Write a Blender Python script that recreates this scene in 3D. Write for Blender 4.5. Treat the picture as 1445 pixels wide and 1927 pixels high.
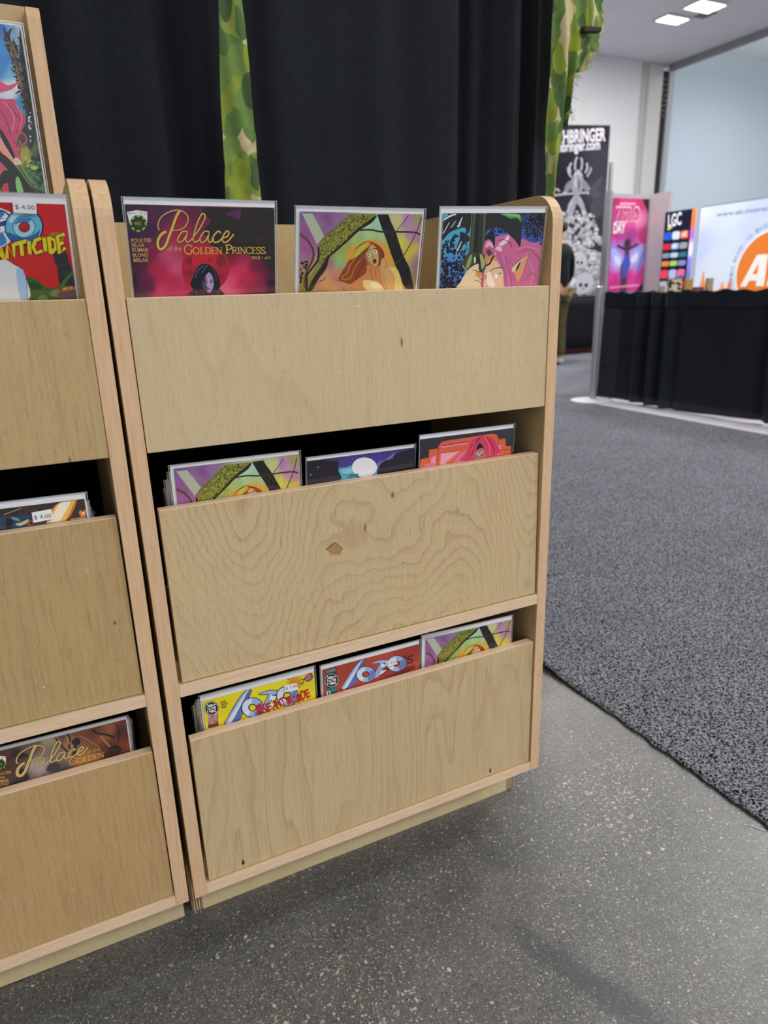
import bpy, math, random
import numpy as np
from mathutils import Vector, Matrix
from mathutils.geometry import tessellate_polygon

for o in list(bpy.data.objects): bpy.data.objects.remove(o)
scene = bpy.context.scene
COL = scene.collection
PI = math.pi
R = math.radians

# ------------------------------------------------------------------ camera
cam_d = bpy.data.cameras.new('camera'); cam = bpy.data.objects.new('camera', cam_d); COL.objects.link(cam)
cam_d.sensor_fit = 'AUTO'; cam_d.sensor_width = 36.0
cam_d.lens = 1289.5/1927*36.0
cam_d.clip_start = 0.02; cam_d.clip_end = 200
FWD = Vector((0.40670, 0.86129, -0.30454)); 
def _cam_axes(pitch, yaw, roll):
    f = Vector((math.sin(yaw)*math.cos(pitch), math.cos(yaw)*math.cos(pitch), math.sin(pitch)))
    r = f.cross(Vector((0, 0, 1))).normalized(); u = r.cross(f)
    c, s = math.cos(roll), math.sin(roll)
    return f, r*c+u*s, u*c-r*s
f_, r_, u_ = _cam_axes(-0.3091, 0.4416, -0.0316)
m3 = Matrix((r_, u_, -f_)).transposed()
cam.matrix_world = Matrix.Translation((-0.0714, -0.8525, 0.9705)) @ m3.to_4x4()
cam_d.dof.use_dof = True; cam_d.dof.focus_distance = 0.95; cam_d.dof.aperture_fstop = 5.6
scene.camera = cam
scene.view_settings.view_transform = 'Standard'; scene.view_settings.look = 'None'
scene.view_settings.gamma = 1.0; scene.view_settings.use_curve_mapping = False
scene.view_settings.exposure = 0.03
try:
    scene.cycles.max_bounces = 8; scene.cycles.transparent_max_bounces = 24
except Exception: pass

# ------------------------------------------------------------------ light
world = bpy.data.worlds.new('hall_light'); scene.world = world; world.use_nodes = True
bg = world.node_tree.nodes['Background']; bg.inputs[0].default_value = (0.92, 0.95, 1.0, 1); bg.inputs[1].default_value = 0.78
def area(name, loc, sx, sy, watts, col=(1, 0.97, 0.93), rot=(0, 0, 0), spread=180):
    l = bpy.data.lights.new(name, 'AREA'); l.shape = 'RECTANGLE'; l.size = sx; l.size_y = sy
    l.energy = watts; l.color = col; l.spread = R(spread)
    o = bpy.data.objects.new(name, l); COL.objects.link(o); o.location = loc; o.rotation_euler = rot
    return o
for i, (lx, ly, w) in enumerate([(1.8, -4.6, 165), (4.0, -4.2, 135), (-.6, -5.6, 60), (3.4, -0.6, 60), (5.2, 2.0, 110), (7.8, -0.5, 130), (7.8, 3.2, 150), (5.0, 5.8, 170), (8.6, 7.4, 170)]):
    area('ceiling_lamp_light', (lx, ly, 4.93), 1.2, 0.6, w)
area('ceiling_lamp_light', (16.5, 9.5, 6.2), 4.0, 3.0, 250, (0.93, 0.97, 1.0))
area('bay_ceiling_fill', (16.5, 9.0, 5.7), 4.0, 3.0, 200, (0.95, 0.98, 1.0), (PI, 0, 0))  # added upward fill that brightens the bay ceiling, not an actual fitting

# ------------------------------------------------------------------ helpers
def lin(h):
    if not isinstance(h, str): return tuple(h)
    h = h.lstrip('#'); v = [int(h[i:i+2], 16)/255 for i in (0, 2, 4)]
    return tuple(c/12.92 if c <= .04045 else ((c+.055)/1.055)**2.4 for c in v)
class G:
    """small node graph builder"""
    def __init__(s, name):
        s.m = bpy.data.materials.new(name); s.m.use_nodes = True
        s.t = s.m.node_tree; s.n = s.t.nodes; s.l = s.t.links
        s.p = s.n['Principled BSDF']; s.out = s.n['Material Output']
    def add(s, typ, **k):
        n = s.n.new(typ)
        for a, v in k.items(): setattr(n, a, v)
        return n
    def link(s, a, b): s.l.new(a, b)
    def put(s, sock, v):
        if hasattr(v, 'is_linked') or isinstance(v, bpy.types.NodeSocket): s.l.new(v, sock)
        else:
            try: sock.default_value = v
            except Exception: sock.default_value = (*v, 1)
    def math(s, op, a, b=0.0, c=None, clamp=False):
        n = s.add('ShaderNodeMath', operation=op); n.use_clamp = clamp
        s.put(n.inputs[0], a); s.put(n.inputs[1], b)
        if c is not None: s.put(n.inputs[2], c)
        return n.outputs[0]
    def coord(s, kind='Object', scale=(1, 1, 1), loc=(0, 0, 0), rot=(0, 0, 0)):
        tc = s.add('ShaderNodeTexCoord'); mp = s.add('ShaderNodeMapping')
        s.link(tc.outputs[kind], mp.inputs[0]); mp.inputs['Scale'].default_value = scale; mp.inputs['Location'].default_value = loc; mp.inputs['Rotation'].default_value = rot
        return mp.outputs[0]
    def noise(s, vec, scale, detail=2, rough=.5, dist=0):
        n = s.add('ShaderNodeTexNoise'); s.link(vec, n.inputs['Vector'])
        n.inputs['Scale'].default_value = scale; n.inputs['Detail'].default_value = detail; n.inputs['Roughness'].default_value = rough; n.inputs['Distortion'].default_value = dist
        return n.outputs['Fac']
    def voro(s, vec, scale, feature='F1', out='Distance', rnd=1.0):
        n = s.add('ShaderNodeTexVoronoi', feature=feature); s.link(vec, n.inputs['Vector']); n.inputs['Scale'].default_value = scale; n.inputs['Randomness'].default_value = rnd
        return n.outputs[out]
    def step(s, v, lo, hi):
        n = s.add('ShaderNodeMapRange'); n.interpolation_type = 'SMOOTHSTEP'; s.put(n.inputs['Value'], v); n.inputs['From Min'].default_value = lo; n.inputs['From Max'].default_value = hi
        return n.outputs[0]
    def mix(s, f, a, b, mode='MIX'):
        n = s.add('ShaderNodeMix', data_type='RGBA', blend_type=mode)
        s.put(n.inputs[0], f)
        for k, v in ((6, a), (7, b)):
            if isinstance(v, bpy.types.NodeSocket): s.l.new(v, n.inputs[k])
            else: n.inputs[k].default_value = (*lin(v), 1)
        return n.outputs[2]
    def bump(s, h, strength=.2, dist=.002):
        b = s.add('ShaderNodeBump'); s.put(b.inputs['Height'], h); b.inputs['Strength'].default_value = strength; b.inputs['Distance'].default_value = dist
        s.link(b.outputs[0], s.p.inputs['Normal'])
    def set(s, color=None, rough=.5, metal=0, spec=.5):
        if color is not None:
            if isinstance(color, bpy.types.NodeSocket): s.link(color, s.p.inputs['Base Color'])
            else: s.p.inputs['Base Color'].default_value = (*lin(color), 1)
        s.put(s.p.inputs['Roughness'], rough); s.p.inputs['Metallic'].default_value = metal
        s.p.inputs['Specular IOR Level'].default_value = spec
        return s.m
_plain = {}
def plain(name, color, rough=.5, metal=0, spec=.5, var=.06, scale=30):
    if name in _plain: return _plain[name]
    g = G(name); v = g.coord(); n = g.noise(v, scale, 3)
    c = lin(color); d = tuple(x*(1-var) for x in c); e = tuple(min(1, x*(1+var)) for x in c)
    g.set(g.mix(n, d, e), rough, metal, spec); _plain[name] = g.m; return g.m

# wood faces: rotary-cut birch, drawn by contour lines of a field
def birch(name, base='#c9b084', dark='#a8855a', seed=0.0, fig=.5, us=(), zs=.45, ns=3.2, amp=.35, rings=34, tilt=0.0, streak=.35, zc=.05, det=2.0):
    g = G(name)
    v = g.coord(loc=(seed*3.1, seed*1.7, seed*2.3))
    o = g.coord()
    sx = g.add('ShaderNodeSeparateXYZ'); g.link(o, sx.inputs[0]); X, Z = sx.outputs[0], sx.outputs[2]
    vz = g.coord(loc=(seed*3.1, seed*1.7, seed*2.3), scale=(1, 1, zs))
    n1 = g.noise(vz, ns, det, .5, .25)
    f = g.math('MULTIPLY', n1, amp)
    f = g.math('ADD', f, g.math('MULTIPLY', Z, zc))
    if tilt: f = g.math('ADD', f, g.math('MULTIPLY', X, tilt))
    for (x0, w, a) in us:
        d = g.math('DIVIDE', g.math('SUBTRACT', X, x0), w)
        f = g.math('ADD', f, g.math('MULTIPLY', g.math('EXPONENT', g.math('MULTIPLY', g.math('MULTIPLY', d, d), -1.0)), a))
    n2 = g.noise(vz, 22, 3, .6)
    f = g.math('ADD', f, g.math('MULTIPLY', n2, .020)); f = g.math('ADD', f, g.math('MULTIPLY', g.noise(vz, 90, 2, .5), .004))
    saw = g.math('FRACT', g.math('MULTIPLY', f, rings))
    line = g.math('POWER', saw, 5.0)
    line = g.math('MULTIPLY', line, g.math('SUBTRACT', 1.0, g.step(saw, .93, 1.0)))
    saw2 = g.math('FRACT', g.math('MULTIPLY', f, rings*2.63))
    line = g.math('ADD', line, g.math('MULTIPLY', g.math('POWER', saw2, 3.0), .22))
    fade = g.step(g.noise(vz, 6, 2), .25, .62)
    line = g.math('MULTIPLY', line, g.math('ADD', g.math('MULTIPLY', fade, .75), .25))
    str1 = g.noise(g.coord(scale=(1, 1, .05), loc=(seed, seed, seed)), 260, 3, .6)
    fine = g.noise(g.coord(scale=(1, 1, .12), loc=(seed, 0, 0)), 620, 2, .5)
    broad = g.noise(v, 5, 2)
    c = g.mix(broad, tuple(a*.93 for a in lin(base)), tuple(min(1, a*1.06) for a in lin(base)))
    c = g.mix(g.math('MULTIPLY', g.step(str1, .42, .72), streak), c, dark)
    c = g.mix(g.math('MULTIPLY', line, fig), c, dark)
    c = g.mix(g.math('MULTIPLY', g.step(fine, .60, .74), .30), c, tuple(a*.62 for a in lin(dark)))
    lf = g.noise(g.coord(scale=(1, 1, .2), loc=(seed, 4, 0)), 300, 2, .5)
    c = g.mix(g.math('MULTIPLY', g.step(lf, .60, .75), .25), c, '#e2cfa4')
    # mineral flecks
    fl = g.voro(g.coord(scale=(1, 1, .25), loc=(seed*7, 0, seed)), 16)
    c = g.mix(g.math('MULTIPLY', g.math('SUBTRACT', 1.0, g.step(fl, .015, .04)), .75), c, '#5e3c1e')
    g.set(c, .42, 0, .35); g.bump(fine, .06, .0006)
    return g.m
def maple(name, base, dark, seed=0, axis='Z'):
    g = G(name)
    sc = {'Z': (1, 1, .06), 'X': (.06, 1, 1)}[axis]
    a = g.noise(g.coord(scale=sc, loc=(seed, seed, 0)), 260, 3, .6)
    sc2 = {'Z': (1, 1, .12), 'X': (.12, 1, 1)}[axis]
    b = g.noise(g.coord(scale=sc2, loc=(seed, 2, 0)), 45, 2, .5, .5)
    c = g.mix(g.step(a, .3, .75), base, dark)
    l = g.math('FRACT', g.math('MULTIPLY', b, 9.0))
    c = g.mix(g.math('MULTIPLY', g.step(l, .90, 1.0), .20), c, tuple(x*.6 for x in lin(dark)))
    g.set(c, .45, 0, .3); return g.m
W_TOP = birch('birch_top_board', '#d3bf98', '#b39670', 1.3, .30, (), .30, 4.2, .45, 26, .30, .20, .16)
W_MID = birch('birch_mid_board', '#d2ba90', '#93693a', 4.7, .50, ((.135, .080, .15), (.60, .07, .15), (.46, .05, -.03)), .8, 4.4, .20, 58, 0, .14, .50, 3.0)
W_LOW = birch('birch_low_board', '#d0b88e', '#9a7244', 8.9, .44, (), .16, 6.5, .42, 36, .1, .22, .03, 2.5)
W_L1 = birch('birch_left_board_a', '#c4a878', '#9a7848', 12.2, .10, (), .2, 4, .3, 14, .2, .32)
W_L2 = birch('birch_left_board_b', '#bfa272', '#967446', 15.1, .12, (), .2, 4, .3, 14, .2, .32)
W_L3 = birch('birch_left_board_c', '#c2a272', '#946c3c', 19.7, .14, (), .25, 4, .3, 14, .2, .30)
W_IN = birch('birch_panel', '#c8ac7c', '#a88a5c', 23.3, .10, (), .2, 4, .3, 12, .2, .3)
W_KICK = birch('birch_plinth', '#d0bd94', '#b09468', 27.0, .25, (), .6, 6, .3, 18, .2, .2)
W_DARK = plain('pocket_shade_black', '#17130f', .9, 0, .1)  # near-black colour that paints the shade inside the pockets
E_ST = maple('edge_band_upright', '#e2c09a', '#d6af88', 0, 'Z')
E_TR = maple('edge_band_ledge', '#ecd0b2', '#e2bf9c', 3, 'X')
def ply_edge():
    g = G('plywood_end_grain'); o = g.coord(); s = g.add('ShaderNodeSeparateXYZ'); g.link(o, s.inputs[0])
    w = g.math('FRACT', g.math('MULTIPLY', s.outputs[0], 240.0)); n = g.noise(g.coord(scale=(1, 1, .3)), 200, 2)
    c = g.mix(g.step(w, .35, .6), '#d8c49c', '#5a4028'); c = g.mix(g.math('MULTIPLY', n, .4), c, '#8a6a44')
    return g.set(c, .7)
M_PLY = ply_edge()

def mesh_obj(name, verts, faces, mat=None, parent=None, smooth=False, cols=None, loc=None):
    me = bpy.data.meshes.new(name); me.from_pydata(verts, [], faces); me.update()
    if cols is not None:
        a = me.color_attributes.new('ink', 'FLOAT_COLOR', 'POINT')
        a.data.foreach_set('color', np.asarray([(*c, 1.0) for c in cols], dtype=np.float32).ravel())
    o = bpy.data.objects.new(name, me); COL.objects.link(o)
    if mat: me.materials.append(mat)
    if smooth:
        for p in me.polygons: p.use_smooth = True
    if parent: o.parent = parent
    if loc: o.location = loc
    return o
class MB:
    def __init__(s): s.v = []; s.f = []
    def quad(s, *p):
        i = len(s.v); s.v += [tuple(q) for q in p]; s.f.append(tuple(range(i, i+len(p)))); return s
    def box(s, x0, x1, y0, y1, z0, z1):
        i = len(s.v)
        s.v += [(x, y, z) for z in (z0, z1) for y in (y0, y1) for x in (x0, x1)]
        s.f += [tuple(i+k for k in q) for q in ((0, 2, 3, 1), (4, 5, 7, 6), (0, 1, 5, 4), (1, 3, 7, 5), (3, 2, 6, 7), (2, 0, 4, 6))]; return s
    def hexa(s, lo, hi):   # two quads (bottom ring, top ring)
        i = len(s.v); s.v += list(lo)+list(hi)
        s.f += [tuple(i+k for k in q) for q in ((3, 2, 1, 0), (4, 5, 6, 7), (0, 1, 5, 4), (1, 2, 6, 5), (2, 3, 7, 6), (3, 0, 4, 7))]; return s
    def prism_x(s, prof, x0, x1):  # prof (y,z) polygon extruded along x
        i = len(s.v); n = len(prof)
        s.v += [(x0, y, z) for y, z in prof]+[(x1, y, z) for y, z in prof]
        s.f.append(tuple(i+k for k in range(n))); s.f.append(tuple(i+n+k for k in reversed(range(n))))
        for k in range(n): s.f.append((i+k, i+n+k, i+n+(k+1) % n, i+(k+1) % n))
        return s
    def prism_z(s, prof, z0, z1):
        i = len(s.v); n = len(prof)
        s.v += [(x, y, z0) for x, y in prof]+[(x, y, z1) for x, y in prof]
        s.f.append(tuple(i+k for k in reversed(range(n)))); s.f.append(tuple(i+n+k for k in range(n)))
        for k in range(n): s.f.append((i+k, i+(k+1) % n, i+n+(k+1) % n, i+n+k))
        return s
    def lathe(s, prof, cx, cy, n=32):
        i = len(s.v); m = len(prof)
        for k in range(n):
            a = 2*PI*k/n
            s.v += [(cx+r*math.cos(a), cy+r*math.sin(a), z) for r, z in prof]
        for k in range(n):
            for j in range(m-1):
                a, b = i+k*m+j, i+((k+1) % n)*m+j
                s.f.append((a, b, b+1, a+1))
        s.f.append(tuple(i+k*m for k in reversed(range(n)))); s.f.append(tuple(i+k*m+m-1 for k in range(n)))
        return s
    def tube(s, pts, r, n=6):
        i0 = len(s.v); P = [Vector(p) for p in pts]
        for k, p in enumerate(P):
            d = (P[min(k+1, len(P)-1)]-P[max(k-1, 0)]).normalized()
            a = d.cross(Vector((0, 0, 1)) if abs(d.z) < .9 else Vector((1, 0, 0))).normalized(); b = d.cross(a)
            rr = r(k/(len(P)-1)) if callable(r) else r
            for j in range(n):
                t = 2*PI*j/n; s.v.append(tuple(p+a*rr*math.cos(t)+b*rr*math.sin(t)))
        for k in range(len(P)-1):
            for j in range(n):
                a, b = i0+k*n+j, i0+k*n+(j+1) % n
                s.f.append((a, b, b+n, a+n))
        s.f.append(tuple(i0+j for j in reversed(range(n)))); s.f.append(tuple(i0+(len(P)-1)*n+j for j in range(n)))
        return s
    def build(s, name, mat, parent=None, smooth=False, loc=None, bevel=0):
        o = mesh_obj(name, s.v, s.f, mat, parent, smooth, loc=loc)
        if bevel:
            b = o.modifiers.new('bevel', 'BEVEL'); b.width = bevel; b.segments = 2; b.limit_method = 'ANGLE'
        return o
def empty(name, loc, rot=(0, 0, 0)):
    o = bpy.data.objects.new(name, None); COL.objects.link(o); o.location = loc; o.rotation_euler = rot; o.empty_display_size = .1; return o
def tag(o, label, cat, group=None, kind=None):
    o['label'] = label; o['category'] = cat
    if group: o['group'] = group
    if kind: o['kind'] = kind
    return o
def struct(o):
    o['kind'] = 'structure'; return o
def copy_tree(o, parent=None):
    c = o.copy(); COL.objects.link(c); c.parent = parent
    for ch in list(o.children): copy_tree(ch, c)
    return c

# ------------------------------------------------------------------ the setting
def concrete():
    g = G('polished_concrete'); v = g.coord()
    big = g.noise(v, 1.6, 3, .5); med = g.noise(v, 9, 4, .6); fine = g.noise(v, 420, 3, .6)
    c = g.mix(g.step(med, .3, .7), '#5c5d60', '#717170'); m2 = g.noise(v, 130, 4, .65); c = g.mix(g.math('MULTIPLY', g.step(m2, .35, .65), .55), c, '#464644'); c = g.mix(g.math('MULTIPLY', fine, .45), c, '#3c3c3c')
    warp = g.add('ShaderNodeVectorMath', operation='ADD'); nz = g.add('ShaderNodeTexNoise'); g.link(v, nz.inputs['Vector']); nz.inputs['Scale'].default_value = 60
    sc = g.add('ShaderNodeVectorMath', operation='SCALE'); g.link(nz.outputs['Color'], sc.inputs[0]); sc.inputs['Scale'].default_value = .012
    g.link(v, warp.inputs[0]); g.link(sc.outputs[0], warp.inputs[1]); w = warp.outputs[0]
    patch = g.math('MULTIPLY', g.step(g.noise(v, 2.3, 2, .5), .48, .66), .35)
    def chips(scale, keep, size, col, dens=None):
        nonlocal c
        vn = g.add('ShaderNodeTexVoronoi'); g.link(w, vn.inputs['Vector']); vn.inputs['Scale'].default_value = scale
        sp = g.add('ShaderNodeSeparateColor'); g.link(vn.outputs['Color'], sp.inputs[0])
        k = g.math('LESS_THAN', sp.outputs[0], g.math('MULTIPLY', dens, keep) if dens is not None else keep)
        d = g.math('LESS_THAN', vn.outputs['Distance'], g.math('MULTIPLY', sp.outputs[1], size))
        tone = g.mix(sp.outputs[2], col[0], col[1])
        c = g.mix(g.math('MULTIPLY', g.math('MULTIPLY', k, d), .85), c, tone)
    sw = g.add('ShaderNodeSeparateXYZ'); g.link(v, sw.inputs[0])
    for (wx, wy, wr, wa) in ((.80, -.02, .13, .9), (.16, -.17, .14, .7), (.36, -.02, .07, .4)):      # spots where the aggregate is worn bare
        ddx = g.math('SUBTRACT', sw.outputs[0], wx); ddy = g.math('SUBTRACT', sw.outputs[1], wy)
        d2 = g.math('ADD', g.math('MULTIPLY', ddx, ddx), g.math('MULTIPLY', ddy, ddy))
        patch = g.math('MAXIMUM', patch, g.math('MULTIPLY', g.math('EXPONENT', g.math('MULTIPLY', d2, -1/(wr*wr))), wa/.45))
    chips(620, .40, .66, ('#70706c', '#98968e')); chips(480, .34, .66, ('#2c2c2a', '#4a4a46')); chips(380, .20, .62, ('#84827a', '#b0aca0'))
    chips(260, .07, .55, ('#8a8880', '#b4b0a2')); chips(230, .22, .58, ('#8e8c84', '#bcb8a8'), patch); chips(150, .13, .52, ('#9a988e', '#c4c0b0'), patch); chips(200, .03, .5, ('#222222', '#343432'))
    # a darker bluish diagonal streak in the floor colour
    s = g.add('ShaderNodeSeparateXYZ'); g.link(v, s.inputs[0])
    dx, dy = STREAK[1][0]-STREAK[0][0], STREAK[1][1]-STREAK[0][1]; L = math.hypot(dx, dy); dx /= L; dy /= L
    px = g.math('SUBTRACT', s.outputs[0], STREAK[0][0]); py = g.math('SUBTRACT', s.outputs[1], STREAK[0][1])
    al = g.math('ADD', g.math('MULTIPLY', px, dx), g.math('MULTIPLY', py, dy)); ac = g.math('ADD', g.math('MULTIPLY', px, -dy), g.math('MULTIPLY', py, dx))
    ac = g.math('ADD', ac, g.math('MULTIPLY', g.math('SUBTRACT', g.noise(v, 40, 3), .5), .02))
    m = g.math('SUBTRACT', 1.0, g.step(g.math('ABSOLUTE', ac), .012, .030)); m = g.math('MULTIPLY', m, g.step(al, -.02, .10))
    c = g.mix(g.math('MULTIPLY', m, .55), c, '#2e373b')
    g.set(c, g.math('ADD', g.math('MULTIPLY', med, .25), .27), 0, .5); g.bump(fine, .08, .0008)
    return g.m
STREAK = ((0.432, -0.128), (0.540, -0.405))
def carpet_mat(name, dark, light, scale=200):
    g = G(name); v = g.coord()
    a = g.noise(v, scale, 2, .6, .8); b = g.noise(v, scale*2.6, 2, .6); m = g.noise(v, 3, 3)
    k = g.step(g.math('ADD', g.math('MULTIPLY', a, .75), g.math('MULTIPLY', b, .25)), .445, .555)
    c = g.mix(k, dark, light); c = g.mix(g.math('MULTIPLY', g.step(m, .35, .7), .10), c, '#20222a')
    g.set(c, .95, 0, .1); g.bump(g.math('ADD', a, g.math('MULTIPLY', b, .5)), .8, .006); return g.m
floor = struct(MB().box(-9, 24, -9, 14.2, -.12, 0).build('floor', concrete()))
M_CEIL = None
def ceil_mat():
    g = G('ceiling_tiles'); v = g.coord(); b = g.add('ShaderNodeTexBrick'); g.link(v, b.inputs['Vector']); b.offset = 0
    b.inputs['Scale'].default_value = 1; b.inputs['Brick Width'].default_value = .61; b.inputs['Row Height'].default_value = .61; b.inputs['Mortar Size'].default_value = .012
    b.inputs['Color1'].default_value = (*lin('#e6e5ee'), 1); b.inputs['Color2'].default_value = (*lin('#eae9f1'), 1); b.inputs['Mortar'].default_value = (*lin('#e0dfe8'), 1)
    g.link(b.outputs[0], g.p.inputs['Base Color']); g.p.inputs['Roughness'].default_value = .9; g.p.inputs['Specular IOR Level'].default_value = .1; return g.m
struct(MB().box(-9, 11.75, -9, 10.6, 5, 5.1).build('ceiling', ceil_mat()))
struct(MB().box(11.75, 24, -9, 14.2, 6.75, 6.85).build('ceiling_bay', plain('bay_ceiling_white', '#f2f4f6', .9, 0, .1)))
WALLW = plain('wall_paint_white', '#e6e8ea', .85, 0, .2, .02, 4)
struct(MB().box(-9, 11.015, 10.45, 10.6, 0, 5).build('wall_back', WALLW))
struct(MB().box(11.75, 24, 14, 14.2, 0, 6.75).build('wall_far', plain('wall_paint_blue_grey', '#c3ced6', .85, 0, .2, .02, 4)))
struct(MB().box(11.62, 11.745, -9, 10.37, 4.9, 4.995).build('trim_header', plain('header_grey', '#8c8c90', .6)))
struct(MB().box(11.76, 11.86, -9, 10.37, 4.95, 6.74).build('wall_header', WALLW))
cm = MB().box(11.16, 11.52, 10.40, 10.6, 0, 5).build('trim_column', plain('column_paint', '#d4d3d0', .7, 0, .2, .02, 4), bevel=.02); struct(cm)
struct(MB().box(11.02, 11.155, 10.43, 10.6, 0, 5).build('trim_column_edge', plain('column_edge_paint', '#c2c1be', .7, 0, .2, .02, 4)))
mb = MB().box(11.525, 11.66, 10.42, 10.6, 0, 4.9); struct(mb.build('trim_track_slot', plain('track_slot_dark', '#2a2c30', .7)))
mb = MB()
for k in range(8): mb.box(11.54, 11.64, 10.40, 10.43, 4.1+k*.09, 4.14+k*.09)
struct(mb.build('trim_track_hinges', plain('hinge_brown', '#5a4038', .6)))
struct(MB().box(11.665, 11.77, 10.38, 10.6, 0, 4.9).build('trim_track_frame', plain('track_frame_grey', '#aeb4b8', .5)))
struct(MB().box(11.78, 11.83, 10.38, 14.0, 0, 6.74).build('wall_return', plain('return_white', '#d6dde2', .8, 0, .2, .02, 4)))

# aisle carpet with an uneven cut edge
rnd = random.Random(3)
mb = MB(); ys = [-2.4+i*.02 for i in range(int(12.6/.02))]; prev = None
edge = []
for y in ys:
    e = 1.0 + .008*math.sin(y*2.1+.5) - .012*math.exp(-((y-.44)/.25)**2)+ rnd.uniform(-.003, .003) + .010*math.exp(-((y-.05)/.012)**2)*-1
    edge.append((e, y))
poly = edge+[(4.10, 10.2), (4.10, -2.4)]
n = len(edge)
for i in range(n-1):
    (a, ya), (b, yb) = edge[i], edge[i+1]
    la, lb = [.014*math.exp(-((q-.47)/.10)**2) for q in (ya, yb)]
    ha, hb = .011+la, .011+lb
    mb.quad((a+.03, ya, la), (a, ya, la), (b, yb, lb), (b+.03, yb, lb))
    mb.quad((a, ya, la), (a-.003, ya, la+.006), (b-.003, yb, lb+.006), (b, yb, lb))
    mb.quad((a-.003, ya, la+.006), (a+.004, ya, ha), (b+.004, yb, hb), (b-.003, yb, lb+.006))
    mb.quad((a+.004, ya, ha), (1.15, ya, .011), (1.15, yb, .011), (b+.004, yb, hb)); mb.quad((1.15, ya, .011), (4.10, ya, .011), (4.10, yb, .011), (1.15, yb, .011))
    mb.quad((4.10, ya, .011), (4.10, ya, 0), (4.10, yb, 0), (4.10, yb, .011))
carpet = mb.build('aisle_carpet', carpet_mat('speckled_grey_carpet', '#08090b', '#999ca6'))
tag(carpet, 'speckled black and grey aisle carpet with a cut edge on the concrete', 'carpet')
bc = MB().box(4.105, 9.0, 0.2, 3.80, 0.0005, .010).build('booth_carpet', carpet_mat('pale_booth_carpet', '#c8c4cc', '#e8e6ee', 160))
tag(bc, 'pale whitish booth floor covering showing below the black drape', 'carpet')
bc2 = MB().box(4.105, 11.0, 3.805, 10.2, 0.0005, .010).build('aisle_carpet', carpet.data.materials[0])
tag(bc2, 'far patch of grey carpet beneath the black-skirted table', 'carpet')

th_ = MB().tube([(.960, -.200, .001), (.966, -.194, .001), (.972, -.197, .001), (.977, -.205, .001), (.981, -.214, .001), (.987, -.222, .001)], .0006, 5).build('loose_thread', plain('white_thread', '#d8d6cc', .8), smooth=True)
tag(th_, 'short white thread lying on the concrete near the carpet edge', 'thread')
# ceiling troffers and vent
def emit_mat(name, col, st):
    g = G(name); g.p.inputs['Base Color'].default_value = (*lin(col), 1); g.p.inputs['Emission Color'].default_value = (*lin(col), 1); g.p.inputs['Emission Strength'].default_value = st; return g.m
M_LAMP = emit_mat('lamp_diffuser', '#fff8ee', 9.0)
M_FR = plain('lamp_frame_white', '#dcdce0', .5)
def troffer(x, y, ang, label, hx, hy):
    t = empty('ceiling_light', (x, y, 5.0), (0, 0, ang))
    f = MB()
    for (a, b, c, d) in ((-hx-.03, hx+.03, -hy-.03, -hy), (-hx-.03, hx+.03, hy, hy+.03), (-hx-.03, -hx, -hy, hy), (hx, hx+.03, -hy, hy)): f.box(a, b, c, d, -.03, -.001)
    f.build('frame', M_FR, t)
    MB().box(-hx+.001, hx-.001, -hy+.001, hy-.001, -.022, -.004).build('diffuser', M_LAMP, t)
    tag(t, label, 'ceiling light', 'square troffers in the ceiling'); return t
troffer(9.75, 8.60, R(0), 'glowing square ceiling light nearer the column, the lower of two', .23, .13)
troffer(9.80, 8.02, R(0), 'glowing square ceiling light cut by the top of the picture', .26, .17)
v_ = empty('ceiling_vent', (10.13, 8.30, 5.0)); g_ = MB()
for k in range(7): g_.box(-.11, .11, -.13+k*.037, -.13+k*.037+.018, -.012, -.001)
g_.build('louvre', plain('vent_grey', '#96969c', .6), v_); MB().box(-.12, .12, -.14, .14, -.004, -.0005).build('backing', plain('vent_dark', '#8a8a90', .8), v_)
tag(v_, 'small grey air vent in the ceiling beside the square lights', 'air vent')

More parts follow.
